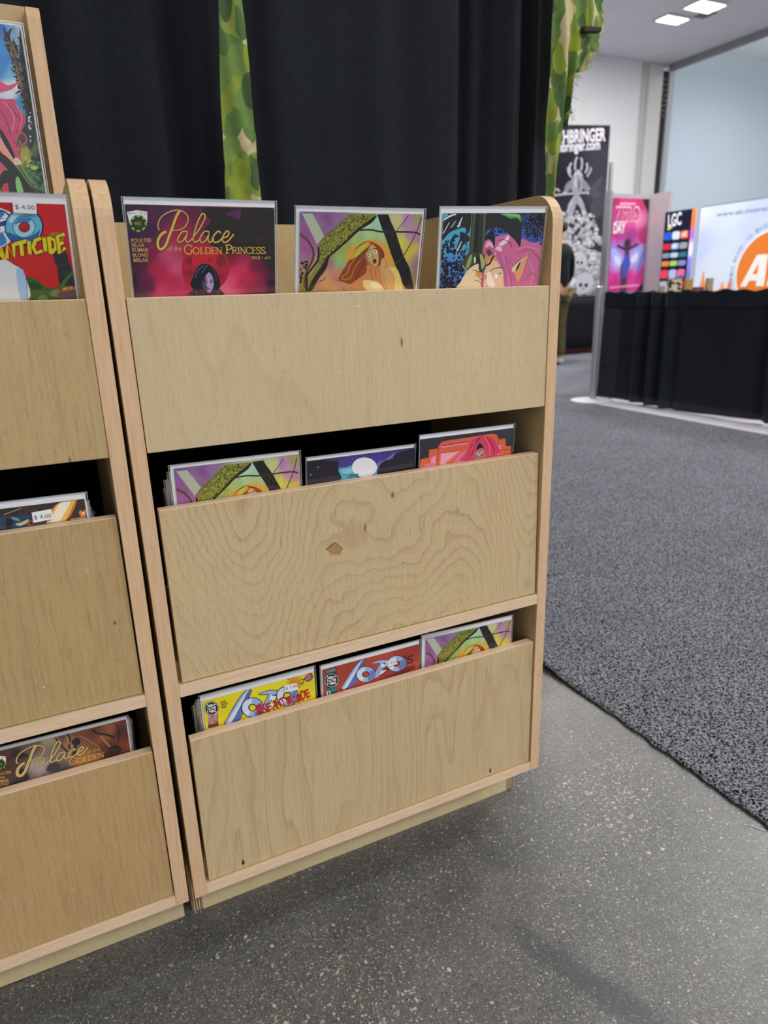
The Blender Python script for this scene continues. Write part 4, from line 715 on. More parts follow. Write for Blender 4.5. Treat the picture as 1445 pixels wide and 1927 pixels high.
 ['s','#8a2c1a',1.1,[[134.4,20.7],[129.6,20.6]]],
 ['s','#8a2c1a',1.1,[[133.9,17.4],[128.7,15.2]]],
 ['s','#8a2c1a',1.1,[[134.8,14.5],[130.3,10.5]]],
 ['s','#8a2c1a',1.1,[[137.0,12.7],[134.0,7.6]]],
 ['s','#8a2c1a',1.1,[[140.1,12.2],[139.2,6.8]]],
 ['s','#8a2c1a',1.1,[[143.3,13.1],[144.8,8.5]]],
 ['s','#8a2c1a',1.1,[[146.2,15.4],[149.8,12.2]]],
 ['s','#8a2c1a',1.1,[[148.0,18.5],[153.0,17.3]]],
 ['p','#e89428',[[149.0,21.9],[148.6,23.8],[147.7,25.4],[146.3,26.6],[144.6,27.4],[142.7,27.6],[140.7,27.2],[138.7,26.3],[136.9,25.0],[135.4,23.3],[134.2,21.4],[133.6,19.3],[133.5,17.3],[133.9,15.4],[134.8,13.8],[136.1,12.6],[137.8,11.9],[139.7,11.7],[141.7,12.0],[143.7,12.8],[145.5,14.2],[147.0,15.8],[148.2,17.8],[148.8,19.8]]],
 ['p','#b84a20',[[145.0,22.3],[144.8,23.0],[144.5,23.5],[144.0,24.0],[143.4,24.2],[142.7,24.3],[141.9,24.2],[141.2,23.8],[140.5,23.4],[140.0,22.8],[139.5,22.1],[139.3,21.3],[139.3,20.6],[139.4,19.9],[139.7,19.4],[140.2,19.0],[140.8,18.7],[141.5,18.6],[142.3,18.8],[143.0,19.1],[143.7,19.6],[144.3,20.2],[144.7,20.9],[144.9,21.6]]],
 ['P','#8a2868',[[155.3,17.4],[159.4,12.8],[167.1,10.5],[169.2,19.1],[165.5,23.1],[159.6,23.7]]],
 ['t','LAST','#e8b0d0',[157.9,17.0],[166.8,15.7],2.91,'h'],
 ['t','ISSUE','#e8b0d0',[158.1,20.9],[166.6,20.2],2.7,'h'],
 ['S','#2a1414',0.91,[[150.3,18.2],[154.4,18.3],[153.4,24.8],[149.3,23.6]]],
 ['t','INFANTICIDE','#b81820',[81.0,56.7],[164.3,51.1],13.85,'j']],
'b2':[['g',[[6.7,7.8,'#9a4436'],[38.8,7.6,'#b0402e'],[99.0,15.0,'#c84a34'],[162.4,9.8,'#a83a2a'],[67.7,51.0,'#c04430'],[162.7,49.3,'#c04c38'],[136.7,51.7,'#982c24']],0.07],
 ['p','#3a4446',[[10.7,9.0],[27.0,9.3],[25.4,57.5],[8.9,58.8]]],
 ['t','DARK','#c0c8c8',[11.7,13.0],[25.4,13.8],2.5,'n'],
 ['t','KNIGHT','#c0c8c8',[11.6,16.1],[25.6,16.7],2.5,'n'],
 ['p','#226a68',[[8.9,43.5],[25.8,44.2],[26.1,54.5],[8.4,54.8]]],
 ['p','#e8e8e8',[[9.6,48.2],[15.1,48.6],[14.8,55.8],[9.3,55.7]]],
 ['t','1','#14141a',[11.1,54.4],[13.4,54.4],4.8,'h'],
 ['s','#60b0a8',1.3,[[16.9,48.5],[24.5,48.9]]],
 ['p','#14141a',[[30.6,34.5],[30.0,37.8],[28.7,40.6],[26.6,42.8],[23.9,44.1],[20.9,44.5],[17.6,44.0],[14.4,42.6],[11.4,40.3],[9.0,37.5],[7.1,34.2],[6.0,30.6],[5.7,27.1],[6.3,23.9],[7.6,21.1],[9.7,19.0],[12.3,17.7],[15.3,17.2],[18.5,17.7],[21.7,19.1],[24.7,21.3],[27.2,24.1],[29.1,27.4],[30.3,31.0]]],
 ['p','#d8d8d8',[[29.7,34.3],[29.2,37.3],[27.9,39.9],[26.0,41.8],[23.5,43.0],[20.7,43.4],[17.6,42.9],[14.7,41.6],[11.9,39.5],[9.6,36.9],[7.9,33.9],[6.8,30.6],[6.6,27.4],[7.1,24.4],[8.3,21.9],[10.2,19.9],[12.7,18.7],[15.5,18.3],[18.5,18.8],[21.5,20.1],[24.2,22.1],[26.6,24.7],[28.3,27.7],[29.4,31.0]]],
 ['p','#14141a',[[28.7,34.0],[28.2,36.7],[27.1,39.1],[25.3,41.0],[23.0,42.1],[20.4,42.4],[17.7,42.0],[14.9,40.8],[12.4,38.9],[10.3,36.5],[8.7,33.6],[7.8,30.7],[7.6,27.7],[8.0,24.9],[9.2,22.6],[10.9,20.8],[13.1,19.7],[15.7,19.3],[18.5,19.7],[21.2,20.9],[23.7,22.7],[25.8,25.2],[27.4,28.0],[28.4,31.0]]],
 ['p','#d8d8d8',[[25.6,33.0],[25.2,35.0],[24.4,36.6],[23.2,37.9],[21.6,38.7],[19.7,38.9],[17.8,38.6],[15.9,37.8],[14.1,36.4],[12.6,34.7],[11.5,32.8],[10.8,30.7],[10.6,28.6],[11.0,26.7],[11.8,25.0],[13.0,23.8],[14.6,23.0],[16.4,22.8],[18.3,23.1],[20.3,23.9],[22.0,25.2],[23.5,26.9],[24.7,28.8],[25.4,30.9]]],
 ['p','#e8e8e8',[[25.9,39.3],[25.8,39.6],[25.7,39.8],[25.5,40.0],[25.3,40.1],[25.0,40.2],[24.7,40.1],[24.4,40.0],[24.1,39.8],[23.9,39.5],[23.7,39.2],[23.6,38.9],[23.6,38.6],[23.7,38.3],[23.8,38.0],[24.0,37.8],[24.2,37.7],[24.5,37.7],[24.8,37.7],[25.1,37.8],[25.3,38.0],[25.6,38.3],[25.7,38.6],[25.8,38.9]]],
 ['p','#e8e8e8',[[12.4,35.5],[12.3,35.8],[12.2,36.1],[12.0,36.3],[11.8,36.4],[11.5,36.4],[11.2,36.4],[10.9,36.3],[10.7,36.1],[10.4,35.8],[10.3,35.5],[10.2,35.2],[10.1,34.8],[10.2,34.5],[10.3,34.3],[10.5,34.1],[10.7,34.0],[11.0,33.9],[11.3,34.0],[11.6,34.1],[11.8,34.3],[12.1,34.6],[12.2,34.9],[12.3,35.2]]],
 ['p','#e8e8e8',[[12.9,22.8],[12.9,23.1],[12.8,23.4],[12.6,23.6],[12.3,23.7],[12.1,23.7],[11.8,23.7],[11.5,23.5],[11.2,23.3],[11.0,23.1],[10.8,22.8],[10.7,22.5],[10.7,22.1],[10.8,21.9],[10.9,21.6],[11.1,21.4],[11.3,21.3],[11.6,21.2],[11.9,21.3],[12.2,21.4],[12.4,21.6],[12.6,21.9],[12.8,22.2],[12.9,22.5]]],
 ['p','#e8e8e8',[[25.1,25.6],[25.1,25.9],[25.0,26.1],[24.8,26.3],[24.5,26.4],[24.3,26.5],[24.0,26.4],[23.7,26.3],[23.4,26.1],[23.2,25.9],[23.0,25.6],[22.9,25.2],[22.9,24.9],[22.9,24.6],[23.1,24.4],[23.2,24.2],[23.5,24.0],[23.8,24.0],[24.0,24.0],[24.3,24.2],[24.6,24.4],[24.8,24.6],[25.0,24.9],[25.1,25.2]]],
 ['t','DC','#14141a',[12.3,34.8],[24.2,34.3],7.4,'h'],
 ['S','#1a1a3c',1.9,[[64.2,11.8],[74.2,10.9],[70.1,20.4],[61.7,37.5],[55.0,49.3],[34.2,50.9],[39.4,41.5],[51.7,24.5],[64.2,11.8],[74.2,10.9]]],
 ['P','#9cb4e4',[[64.2,11.8],[74.2,10.9],[70.1,20.4],[61.7,37.5],[55.0,49.3],[34.2,50.9],[39.4,41.5],[51.7,24.5]]],
 ['P','#5a6cc0',[[74.2,10.9],[70.1,20.4],[61.7,37.5],[55.0,49.7],[44.7,50.1],[57.5,30.7],[67.8,14.1]]],
 ['P','#dceaf8',[[65.0,13.5],[67.8,13.4],[45.1,48.3],[37.2,49.4]]],
 ['S','#1a1a3c',1.9,[[85.4,19.8],[100.0,18.2],[112.4,21.1],[119.0,25.1],[110.3,26.4],[104.0,34.2],[98.7,46.5],[89.5,46.2],[97.9,28.9],[101.0,23.4],[85.4,19.8],[100.0,18.2]]],
 ['P','#a8c0ea',[[85.4,19.8],[100.0,18.2],[112.4,21.1],[119.0,25.1],[110.3,26.4],[104.0,34.2],[98.7,46.5],[89.5,46.2],[97.9,28.9],[101.0,23.4]]],
 ['P','#e4f0fa',[[104.1,24.9],[112.3,30.3],[101.9,37.6],[112.2,39.1],[99.8,44.8],[106.1,32.7],[100.9,31.5]]],
 ['S','#1a1a3c',1.4,[[105.7,25.3],[116.9,31.0],[107.1,36.1],[116.8,40.4],[100.2,47.3]]],
 ['S','#6a80cc',1.0,[[102.4,26.1],[98.8,36.8],[94.6,45.5]]],
 ['S','#1a1a3c',2.0,[[92.0,40.6],[91.1,44.9],[88.4,48.3],[84.5,50.5],[79.5,51.1],[74.2,50.2],[69.1,47.8],[64.7,44.2],[61.6,39.8],[60.0,35.1],[60.1,30.6],[61.9,26.7],[65.1,24.0],[69.6,22.5],[74.7,22.6],[80.0,24.3],[84.8,27.2],[88.7,31.3],[91.2,35.9],[92.0,40.6],[91.1,44.9]]],
 ['P','#a4bcea',[[92.0,40.6],[91.1,44.9],[88.4,48.3],[84.5,50.5],[79.5,51.1],[74.2,50.2],[69.1,47.8],[64.7,44.2],[61.6,39.8],[60.0,35.1],[60.1,30.6],[61.9,26.7],[65.1,24.0],[69.6,22.5],[74.7,22.6],[80.0,24.3],[84.8,27.2],[88.7,31.3],[91.2,35.9]]],
 ['P','#dce8f8',[[69.2,47.0],[65.6,44.0],[62.8,40.5],[61.1,36.6],[60.6,32.8],[61.4,29.3],[63.3,26.4],[66.3,24.3],[70.1,23.3],[74.3,23.3],[75.2,30.4],[72.9,30.5],[71.0,31.5],[69.8,33.1],[69.4,35.3],[69.8,37.6],[71.1,39.8],[73.0,41.6]]],
 ['P','#6a80cc',[[88.6,32.4],[90.3,35.8],[91.1,39.3],[90.9,42.6],[89.7,45.5],[87.6,47.9],[84.7,49.5],[81.2,50.3],[78.3,43.8],[80.0,43.3],[81.3,42.4],[82.4,41.2],[82.9,39.6],[83.0,37.8],[82.7,36.0],[81.8,34.2]]],
 ['P','#1a1a3c',[[82.2,38.2],[81.7,40.4],[80.0,41.8],[77.7,42.4],[75.0,42.0],[72.5,40.7],[70.5,38.7],[69.5,36.3],[69.5,34.0],[70.7,32.2],[72.7,31.1],[75.2,31.0],[77.9,31.9],[80.2,33.6],[81.7,35.9]]],
 ['P','#c04a34',[[80.5,37.8],[80.0,39.4],[78.9,40.5],[77.2,41.0],[75.2,40.7],[73.4,39.7],[72.0,38.2],[71.2,36.4],[71.2,34.7],[72.1,33.3],[73.5,32.5],[75.4,32.4],[77.3,33.1],[79.0,34.4],[80.1,36.0]]],
 ['S','#1a1a3c',2.0,[[147.0,36.6],[146.1,41.0],[143.4,44.4],[139.3,46.6],[134.2,47.3],[128.6,46.3],[123.3,43.9],[118.7,40.2],[115.3,35.8],[113.6,31.0],[113.6,26.4],[115.4,22.5],[118.8,19.6],[123.4,18.2],[128.7,18.3],[134.2,19.9],[139.3,23.0],[143.4,27.0],[146.1,31.7],[147.0,36.6],[146.1,41.0]]],
 ['P','#a4bcea',[[147.0,36.6],[146.1,41.0],[143.4,44.4],[139.3,46.6],[134.2,47.3],[128.6,46.3],[123.3,43.9],[118.7,40.2],[115.3,35.8],[113.6,31.0],[113.6,26.4],[115.4,22.5],[118.8,19.6],[123.4,18.2],[128.7,18.3],[134.2,19.9],[139.3,23.0],[143.4,27.0],[146.1,31.7]]],
 ['P','#dce8f8',[[123.4,43.1],[119.5,40.1],[116.6,36.5],[114.8,32.6],[114.2,28.7],[114.9,25.1],[116.9,22.1],[120.0,20.0],[123.9,19.0],[128.3,19.0],[129.3,26.2],[126.9,26.3],[125.0,27.3],[123.7,29.0],[123.3,31.2],[123.9,33.5],[125.2,35.8],[127.2,37.6]]],
 ['P','#6a80cc',[[143.3,28.2],[145.2,31.6],[146.1,35.2],[145.9,38.6],[144.7,41.6],[142.5,44.0],[139.5,45.6],[135.9,46.4],[132.8,39.8],[134.5,39.3],[135.9,38.4],[137.0,37.1],[137.5,35.5],[137.6,33.7],[137.2,31.9],[136.3,30.1]]],
 ['P','#1a1a3c',[[136.8,34.2],[136.2,36.3],[134.6,37.8],[132.1,38.4],[129.3,38.0],[126.7,36.7],[124.6,34.6],[123.5,32.2],[123.5,29.9],[124.6,28.0],[126.7,26.9],[129.4,26.8],[132.1,27.7],[134.6,29.4],[136.2,31.7]]],
 ['P','#c04a34',[[134.9,33.7],[134.5,35.3],[133.3,36.5],[131.6,36.9],[129.5,36.7],[127.6,35.7],[126.1,34.1],[125.3,32.3],[125.3,30.6],[126.1,29.2],[127.6,28.4],[129.5,28.3],[131.6,28.9],[133.3,30.2],[134.5,31.9]]],
 ['S','#3c1c3a',2.9,[[144.7,21.9],[147.0,26.7]]],
 ['S','#3c1c3a',2.7,[[159.9,26.0],[151.5,26.3],[151.5,30.9],[158.7,32.9],[158.7,37.5],[149.6,37.6]]],
 ['P','#7a1c1c',[[127.1,48.9],[143.2,45.3],[162.7,44.3],[159.5,51.7],[136.7,51.7]]]],
'L1':[['g',[[110.2,12.2,'#c8262c'],[139.1,19.7,'#d82a30'],[169.4,11.3,'#d0282e'],[169.0,75.4,'#c8262a'],[132.7,63.8,'#d22a2e'],[139.0,94.1,'#cc262a']],0.02],
 ['P','#d8f0f8',[[84.1,17.1],[100.2,13.6],[115.3,17.2],[122.3,23.4],[123.3,33.0],[117.0,43.9],[107.6,51.7],[93.0,55.1],[78.3,48.7]]],
 ['P','#3f88c8',[[83.4,21.3],[103.6,16.5],[112.8,20.4],[106.7,33.3],[110.2,48.4],[93.1,54.0],[78.3,48.7]]],
 ['s','#10142c',1.51,[[105.5,16.7],[113.1,18.3],[120.1,24.5],[121.8,33.0]]],
 ['P','#2c58a8',[[107.6,28.0],[118.1,24.5],[124.0,25.4],[112.9,32.1],[106.8,32.2]]],
 ['p','#f4f8fc',[[108.0,25.3],[112.6,21.5],[119.1,24.5],[107.5,28.5]]],
 ['p','#f4f8fc',[[106.8,32.8],[113.0,31.0],[121.6,34.1],[107.8,38.6],[105.8,38.7]]],
 ['s','#10142c',0.61,[[108.0,25.3],[119.1,24.7],[108.4,28.8]]],
 ['s','#10142c',0.71,[[106.8,32.4],[113.0,31.2],[121.6,34.3],[107.8,38.6]]],
 ['p','#10142c',[[147.3,32.5],[145.9,37.4],[143.4,42.0],[139.9,46.0],[135.6,49.1],[130.8,51.0],[125.9,51.7],[121.2,51.1],[117.1,49.3],[113.8,46.3],[111.6,42.5],[110.5,38.0],[110.7,33.2],[112.1,28.4],[114.6,24.0],[118.0,20.1],[122.2,17.1],[126.8,15.2],[131.6,14.4],[136.2,14.9],[140.3,16.6],[143.7,19.4],[146.1,23.2],[147.3,27.6]]],
 ['p','#6ac0e4',[[145.8,32.5],[144.5,37.1],[142.2,41.3],[138.9,45.1],[134.9,47.9],[130.4,49.7],[125.9,50.4],[121.5,49.8],[117.7,48.1],[114.6,45.4],[112.5,41.8],[111.5,37.6],[111.7,33.2],[113.0,28.7],[115.3,24.6],[118.5,21.0],[122.4,18.2],[126.7,16.4],[131.2,15.7],[135.5,16.2],[139.3,17.7],[142.5,20.4],[144.7,23.9],[145.8,28.0]]],
 ['P','#2a68b0',[[125.9,50.4],[116.5,47.2],[111.8,38.6],[116.7,39.6],[126.9,43.8],[138.4,39.2],[143.2,34.7],[138.6,44.7]]],
 ['P','#c0e8f4',[[115.8,26.7],[122.0,19.1],[131.1,16.1],[130.5,20.0],[123.3,23.3],[118.4,28.8]]],
 ['p','#10142c',[[139.3,32.6],[138.5,35.4],[137.1,38.0],[135.0,40.3],[132.5,42.0],[129.8,43.1],[126.9,43.5],[124.2,43.2],[121.8,42.2],[119.9,40.5],[118.5,38.3],[117.9,35.8],[117.9,33.1],[118.7,30.3],[120.2,27.8],[122.2,25.6],[124.7,23.8],[127.4,22.7],[130.2,22.3],[132.9,22.6],[135.3,23.6],[137.3,25.2],[138.6,27.3],[139.3,29.9]]],
 ['p','#a8dcf0',[[138.7,32.6],[138.0,35.2],[136.6,37.7],[134.7,39.8],[132.3,41.5],[129.7,42.5],[127.0,42.9],[124.5,42.6],[122.2,41.6],[120.4,40.0],[119.1,38.0],[118.5,35.6],[118.6,33.1],[119.3,30.5],[120.7,28.1],[122.6,26.0],[124.9,24.4],[127.4,23.3],[130.1,22.9],[132.6,23.2],[134.9,24.1],[136.8,25.7],[138.1,27.7],[138.7,30.1]]],
 ['P','#3f88c8',[[120.1,30.9],[124.0,25.4],[130.0,23.4],[136.3,25.1],[132.7,28.4],[125.5,28.6]]],
 ['p','#10142c',[[134.3,32.7],[133.9,34.1],[133.2,35.4],[132.2,36.5],[131.0,37.3],[129.6,37.9],[128.2,38.1],[126.8,37.9],[125.6,37.4],[124.6,36.6],[124.0,35.5],[123.6,34.3],[123.6,32.9],[124.0,31.6],[124.8,30.3],[125.8,29.3],[127.0,28.4],[128.4,27.9],[129.8,27.7],[131.1,27.8],[132.3,28.3],[133.3,29.1],[134.0,30.1],[134.4,31.4]]],
 ['p','#c8262c',[[133.5,32.7],[133.2,33.9],[132.6,35.0],[131.7,35.9],[130.7,36.7],[129.5,37.1],[128.3,37.3],[127.1,37.2],[126.1,36.7],[125.3,36.0],[124.7,35.1],[124.4,34.1],[124.5,32.9],[124.8,31.8],[125.4,30.7],[126.3,29.8],[127.3,29.1],[128.5,28.6],[129.7,28.4],[130.8,28.5],[131.8,28.9],[132.6,29.6],[133.2,30.5],[133.5,31.6]]],
 ['S','#7a1418',0.51,[[125.7,34.0],[129.2,35.0],[132.7,32.2]]],
 ['P','#30343a',[[152.1,60.6],[156.9,58.6],[165.3,56.8],[166.9,66.1],[169.0,75.4],[172.3,85.0],[172.8,94.6],[165.3,96.3],[156.3,96.8],[154.2,87.2],[154.7,75.4]]],
 ['s','#14161a',0.71,[[152.4,68.4],[167.1,63.7]]],
 ['s','#14161a',0.71,[[154.4,77.7],[168.3,71.9]]],
 ['s','#14161a',0.7,[[154.2,87.2],[170.7,80.2]]],
 ['P','#b07830',[[152.0,39.0],[159.8,36.9],[165.3,39.9],[164.0,45.5],[153.4,44.5]]],
 ['P','#3f6030',[[122.0,84.2],[132.5,86.7],[139.2,92.9],[146.5,96.0],[154.9,95.0],[153.0,109.5],[120.6,108.7]]],
 ['P','#2c4822',[[123.6,89.2],[133.1,89.9],[136.9,94.1],[130.9,97.5],[123.9,93.9]]],
 ['P','#7a8448',[[147.3,97.8],[154.0,97.3],[153.0,105.2],[144.3,103.8]]],
 ['P','#6a9040',[[130.9,109.0],[133.3,104.2],[138.8,103.7],[140.2,109.2]]],
 ['P','#4a7030',[[154.4,94.3],[162.4,83.7],[171.4,76.4],[173.1,79.0],[164.4,86.1],[156.9,96.8]]],
 ['p','#d89a48',[[157.0,96.2],[161.1,94.4],[172.4,94.0],[172.8,96.5],[165.2,97.5],[157.0,98.6]]],
 ['p','#3a2410',[[163.8,95.9],[163.8,96.2],[163.7,96.4],[163.5,96.5],[163.3,96.7],[163.1,96.7],[162.8,96.8],[162.6,96.7],[162.4,96.7],[162.2,96.5],[162.1,96.3],[162.0,96.1],[162.0,95.9],[162.1,95.7],[162.2,95.5],[162.4,95.3],[162.6,95.2],[162.8,95.1],[163.0,95.1],[163.3,95.1],[163.5,95.2],[163.6,95.3],[163.8,95.5],[163.8,95.7]]],
 ['p','#3a2410',[[169.2,95.5],[169.1,95.8],[169.0,96.0],[168.8,96.1],[168.6,96.3],[168.4,96.4],[168.2,96.4],[167.9,96.3],[167.7,96.3],[167.6,96.1],[167.4,95.9],[167.4,95.7],[167.4,95.5],[167.4,95.3],[167.5,95.1],[167.7,94.9],[167.9,94.8],[168.1,94.7],[168.4,94.7],[168.6,94.7],[168.8,94.8],[169.0,94.9],[169.1,95.1],[169.2,95.3]]],
 ['P','#6e5250',[[152.6,99.7],[160.5,99.0],[172.7,97.1],[172.8,107.9],[152.5,108.9]]],
 ['s','#3a2a2a',0.71,[[152.8,102.8],[173.3,100.7]]],
 ['S','#d8a040',0.91,[[172.5,83.8],[169.9,84.9],[172.1,87.4],[171.3,89.2]]],
 ['P','#e4e6ea',[[85.2,70.6],[101.3,65.6],[107.4,65.5],[113.8,70.6],[120.4,75.2],[122.7,84.5],[120.8,108.7],[78.6,107.7]]],
 ['P','#a8ccec',[[115.2,75.2],[120.9,75.2],[122.2,81.0],[120.6,108.7],[114.7,108.6],[113.5,92.5]]],
 ['S','#14141a',0.51,[[101.3,65.6],[107.4,65.5],[113.8,70.6],[120.4,75.2],[122.7,84.5],[120.8,108.7]]],
 ['s','#1a1210',5.28,[[98.1,66.1],[102.7,53.9],[103.2,53.9],[105.3,65.5]]],
 ['s','#1a1210',5.18,[[99.9,61.7],[105.2,60.0]]],
 ['s','#e8d428',3.75,[[98.1,66.1],[102.7,53.9],[103.2,53.9],[105.3,65.5]]],
 ['s','#e8d428',3.65,[[99.9,61.7],[105.2,60.0]]],
 ['s','#1a1210',5.28,[[107.8,64.4],[110.3,51.4],[114.9,62.7],[116.2,49.4]]],
 ['s','#e8d428',3.75,[[107.8,64.4],[110.3,51.4],[114.9,62.7],[116.2,49.4]]],
 ['s','#1a1210',5.16,[[117.1,49.9],[129.5,46.5]]],
 ['s','#1a1210',5.16,[[123.3,48.2],[122.7,61.6]]],
 ['s','#e8d428',3.75,[[117.1,49.9],[129.5,46.5]]],
 ['s','#e8d428',3.73,[[123.3,48.2],[122.7,61.6]]],
 ['s','#1a1210',5.15,[[131.2,46.5],[130.1,59.9]]],
 ['s','#e8d428',3.63,[[131.2,46.5],[130.1,59.9]]],
 ['s','#1a1210',5.26,[[143.2,43.5],[137.4,45.8],[134.1,52.5],[136.0,58.7],[142.7,56.4]]],
 ['s','#e8d428',3.75,[[143.2,43.5],[137.4,45.8],[134.1,52.5],[136.0,58.7],[142.7,56.4]]],
 ['s','#1a1210',5.25,[[146.2,42.9],[145.5,57.0]]],
 ['s','#e8d428',3.73,[[146.2,42.9],[145.5,57.0]]],
 ['s','#1a1210',5.25,[[150.5,42.3],[150.3,59.2]]],
 ['s','#1a1210',5.15,[[150.3,42.6],[156.5,45.6],[156.0,53.5],[150.1,59.2]]],
 ['s','#e8d428',3.73,[[150.5,42.3],[150.3,59.2]]],
 ['s','#e8d428',3.63,[[150.3,42.6],[156.5,45.6],[156.0,53.5],[150.1,59.2]]],
 ['s','#1a1210',5.14,[[166.4,39.0],[159.1,41.6],[159.0,59.2],[165.2,52.8]]],
 ['s','#1a1210',5.25,[[159.1,50.1],[164.0,47.2]]],
 ['s','#e8d428',3.72,[[166.4,39.0],[159.1,41.6],[159.0,59.2],[165.2,52.8]]],
 ['s','#e8d428',3.73,[[159.1,50.1],[164.0,47.2]]]],
'L2':[['g',[[78.4,19.2,'#302c2c'],[116.3,13.2,'#38322e'],[154.4,15.8,'#3a3430'],[168.9,25.4,'#3a3432']],0.05],
 ['b','#8a8078',[[79.8,10.8],[171.1,9.2],[168.0,32.8],[113.4,33.4],[76.2,33.4]],90,0.21,0.49,4,1],
 ['p','#e07a18',[[138.1,12.0],[143.6,9.3],[162.5,8.7],[159.5,16.5],[152.8,27.5],[146.8,33.3],[124.9,32.9],[130.6,19.7]]],
 ['p','#f8c860',[[139.4,12.1],[143.9,9.4],[160.6,8.9],[151.9,24.4],[145.5,33.1],[125.5,33.0],[131.6,21.4]]],
 ['p','#fff6e4',[[142.1,11.1],[146.2,9.6],[155.9,9.4],[148.5,20.9],[140.4,32.4],[128.8,32.5],[134.8,21.8]]],
 ['P','#30445c',[[77.5,17.7],[86.0,17.8],[94.2,20.2],[103.1,18.3],[110.2,21.1],[114.0,29.0],[105.7,34.4],[90.8,34.2],[74.8,34.6]]],
 ['P','#7a98a8',[[89.4,19.4],[96.4,22.0],[98.2,25.9],[92.4,23.5]]],
 ['P','#c8c8a0',[[92.9,28.7],[99.2,27.5],[107.1,25.0],[105.2,29.2],[97.4,31.6]]],
 ['P','#16202c',[[85.6,20.3],[91.1,24.1],[87.2,33.7],[82.4,32.9]]],
 ['p','#c85a30',[[112.0,30.5],[111.8,31.2],[111.4,31.9],[110.7,32.4],[109.9,32.7],[109.1,32.9],[108.2,32.9],[107.3,32.6],[106.5,32.2],[105.9,31.6],[105.4,31.0],[105.2,30.2],[105.2,29.4],[105.4,28.7],[105.8,28.1],[106.5,27.6],[107.3,27.2],[108.1,27.1],[109.0,27.1],[109.9,27.3],[110.7,27.7],[111.3,28.3],[111.8,29.0],[112.0,29.7]]],
 ['p','#1a1a20',[[111.1,30.4],[110.9,30.8],[110.7,31.2],[110.3,31.5],[109.9,31.7],[109.4,31.8],[108.8,31.8],[108.3,31.6],[107.9,31.4],[107.5,31.1],[107.3,30.7],[107.1,30.2],[107.1,29.8],[107.3,29.3],[107.5,28.9],[107.9,28.6],[108.3,28.4],[108.8,28.3],[109.3,28.3],[109.8,28.5],[110.3,28.7],[110.7,29.0],[110.9,29.5],[111.1,29.9]]],
 ['p','#3a4a50',[[112.7,29.6],[123.9,28.8],[123.6,32.8],[113.4,33.4]]],
 ['S','#c89848',0.91,[[82.6,15.8],[91.5,13.3],[101.8,10.4]]],
 ['S','#6a4038',0.61,[[104.5,9.3],[109.8,15.2],[119.1,11.5]]],
 ['P','#e88048',[[162.4,24.4],[165.4,21.8],[166.3,25.0],[170.1,21.8],[169.0,29.9],[164.3,30.7]]],
 ['P','#ffd8a0',[[165.7,24.9],[168.4,24.5],[167.9,28.2],[165.9,28.2]]],
 ['p','#c0a060',[[152.3,31.2],[169.6,30.8],[169.3,33.0],[152.1,33.1]]]],
'L3':[['g',[[20.9,6.0,'#5a3c30'],[34.4,14.6,'#3e2c28'],[25.2,35.5,'#5a3a30'],[57.8,10.5,'#6a5450'],[73.6,7.7,'#a89484'],[57.9,40.9,'#b0a0a0'],[90.3,33.6,'#8a7478'],[89.0,8.7,'#6a4838'],[112.4,12.2,'#7a4e38'],[128.5,13.3,'#6a4030'],[144.3,18.4,'#9a5a40'],[160.4,23.6,'#4a3030'],[168.6,11.6,'#7a3828'],[166.7,42.6,'#8a3820'],[141.8,38.5,'#5a3424'],[126.4,29.2,'#8a5a38'],[115.7,48.6,'#b07838'],[83.0,51.8,'#584848'],[36.3,51.7,'#3a2c34'],[150.0,54.0,'#42281e'],[101.6,21.0,'#a0785a']],0.1],
 ['P','#32282e',[[101.9,19.0],[105.7,14.2],[111.9,16.2],[111.6,24.3],[107.2,27.0],[104.9,38.6],[100.7,45.5],[100.2,37.0],[104.1,25.9]]],
 ['S','#2a2024',2.83,[[129.3,7.4],[133.2,14.8],[144.1,20.4],[153.2,27.6]]],
 ['S','#3a2a24',2.33,[[97.7,3.4],[101.1,12.7],[97.5,27.8]]],
 ['S','#3a2a24',2.01,[[84.5,7.2],[90.4,21.4],[95.4,31.3]]],
 ['P','#1a1416',[[136.6,53.7],[144.5,43.6],[155.0,40.8],[160.8,49.1],[156.9,53.1],[143.4,52.8]]],
 ['P','#363440',[[67.4,50.5],[71.5,43.6],[79.6,42.3],[83.6,47.9],[82.9,52.8],[71.6,54.0]]],
 ['S','#2a2026',2.32,[[40.7,22.8],[44.5,18.0],[49.9,21.9]]],
 ['P','#2a2432',[[35.2,39.0],[42.7,39.6],[44.7,46.5],[46.6,54.4],[37.4,54.1]]],
 ['S','#c87850',2.02,[[137.5,20.4],[142.6,32.5],[146.7,40.1]]],
 ['S','#2c1c18',1.6,[[158.6,10.5],[160.4,23.6],[156.9,39.3]]],
 ['S','#b8704a',1.41,[[112.4,12.2],[120.9,21.2],[132.3,35.3],[134.4,44.5]]],
 ['S','#c8a040',0.81,[[97.1,7.3],[103.1,33.8]]],
 ['S','#3a2430',2.24,[[37.4,30.0],[36.2,25.3],[39.4,18.3],[46.3,13.2],[55.8,10.1],[63.7,10.7],[69.3,15.3],[68.9,21.2],[63.7,27.2],[55.5,29.7],[50.3,28.9]]],
 ['S','#3a2430',5.46,[[61.0,10.4],[56.6,16.7],[51.8,26.8],[47.9,34.6],[43.9,42.9],[39.5,47.7],[35.8,47.8],[34.4,43.0],[36.5,37.1],[40.8,32.6],[44.8,31.3]]],
 ['S','#3a2430',2.73,[[68.5,31.3],[63.5,30.2],[58.9,34.4],[56.1,39.2],[58.6,41.1],[62.8,39.2],[67.6,32.5],[65.3,38.5],[67.8,40.9],[72.3,37.9]]],
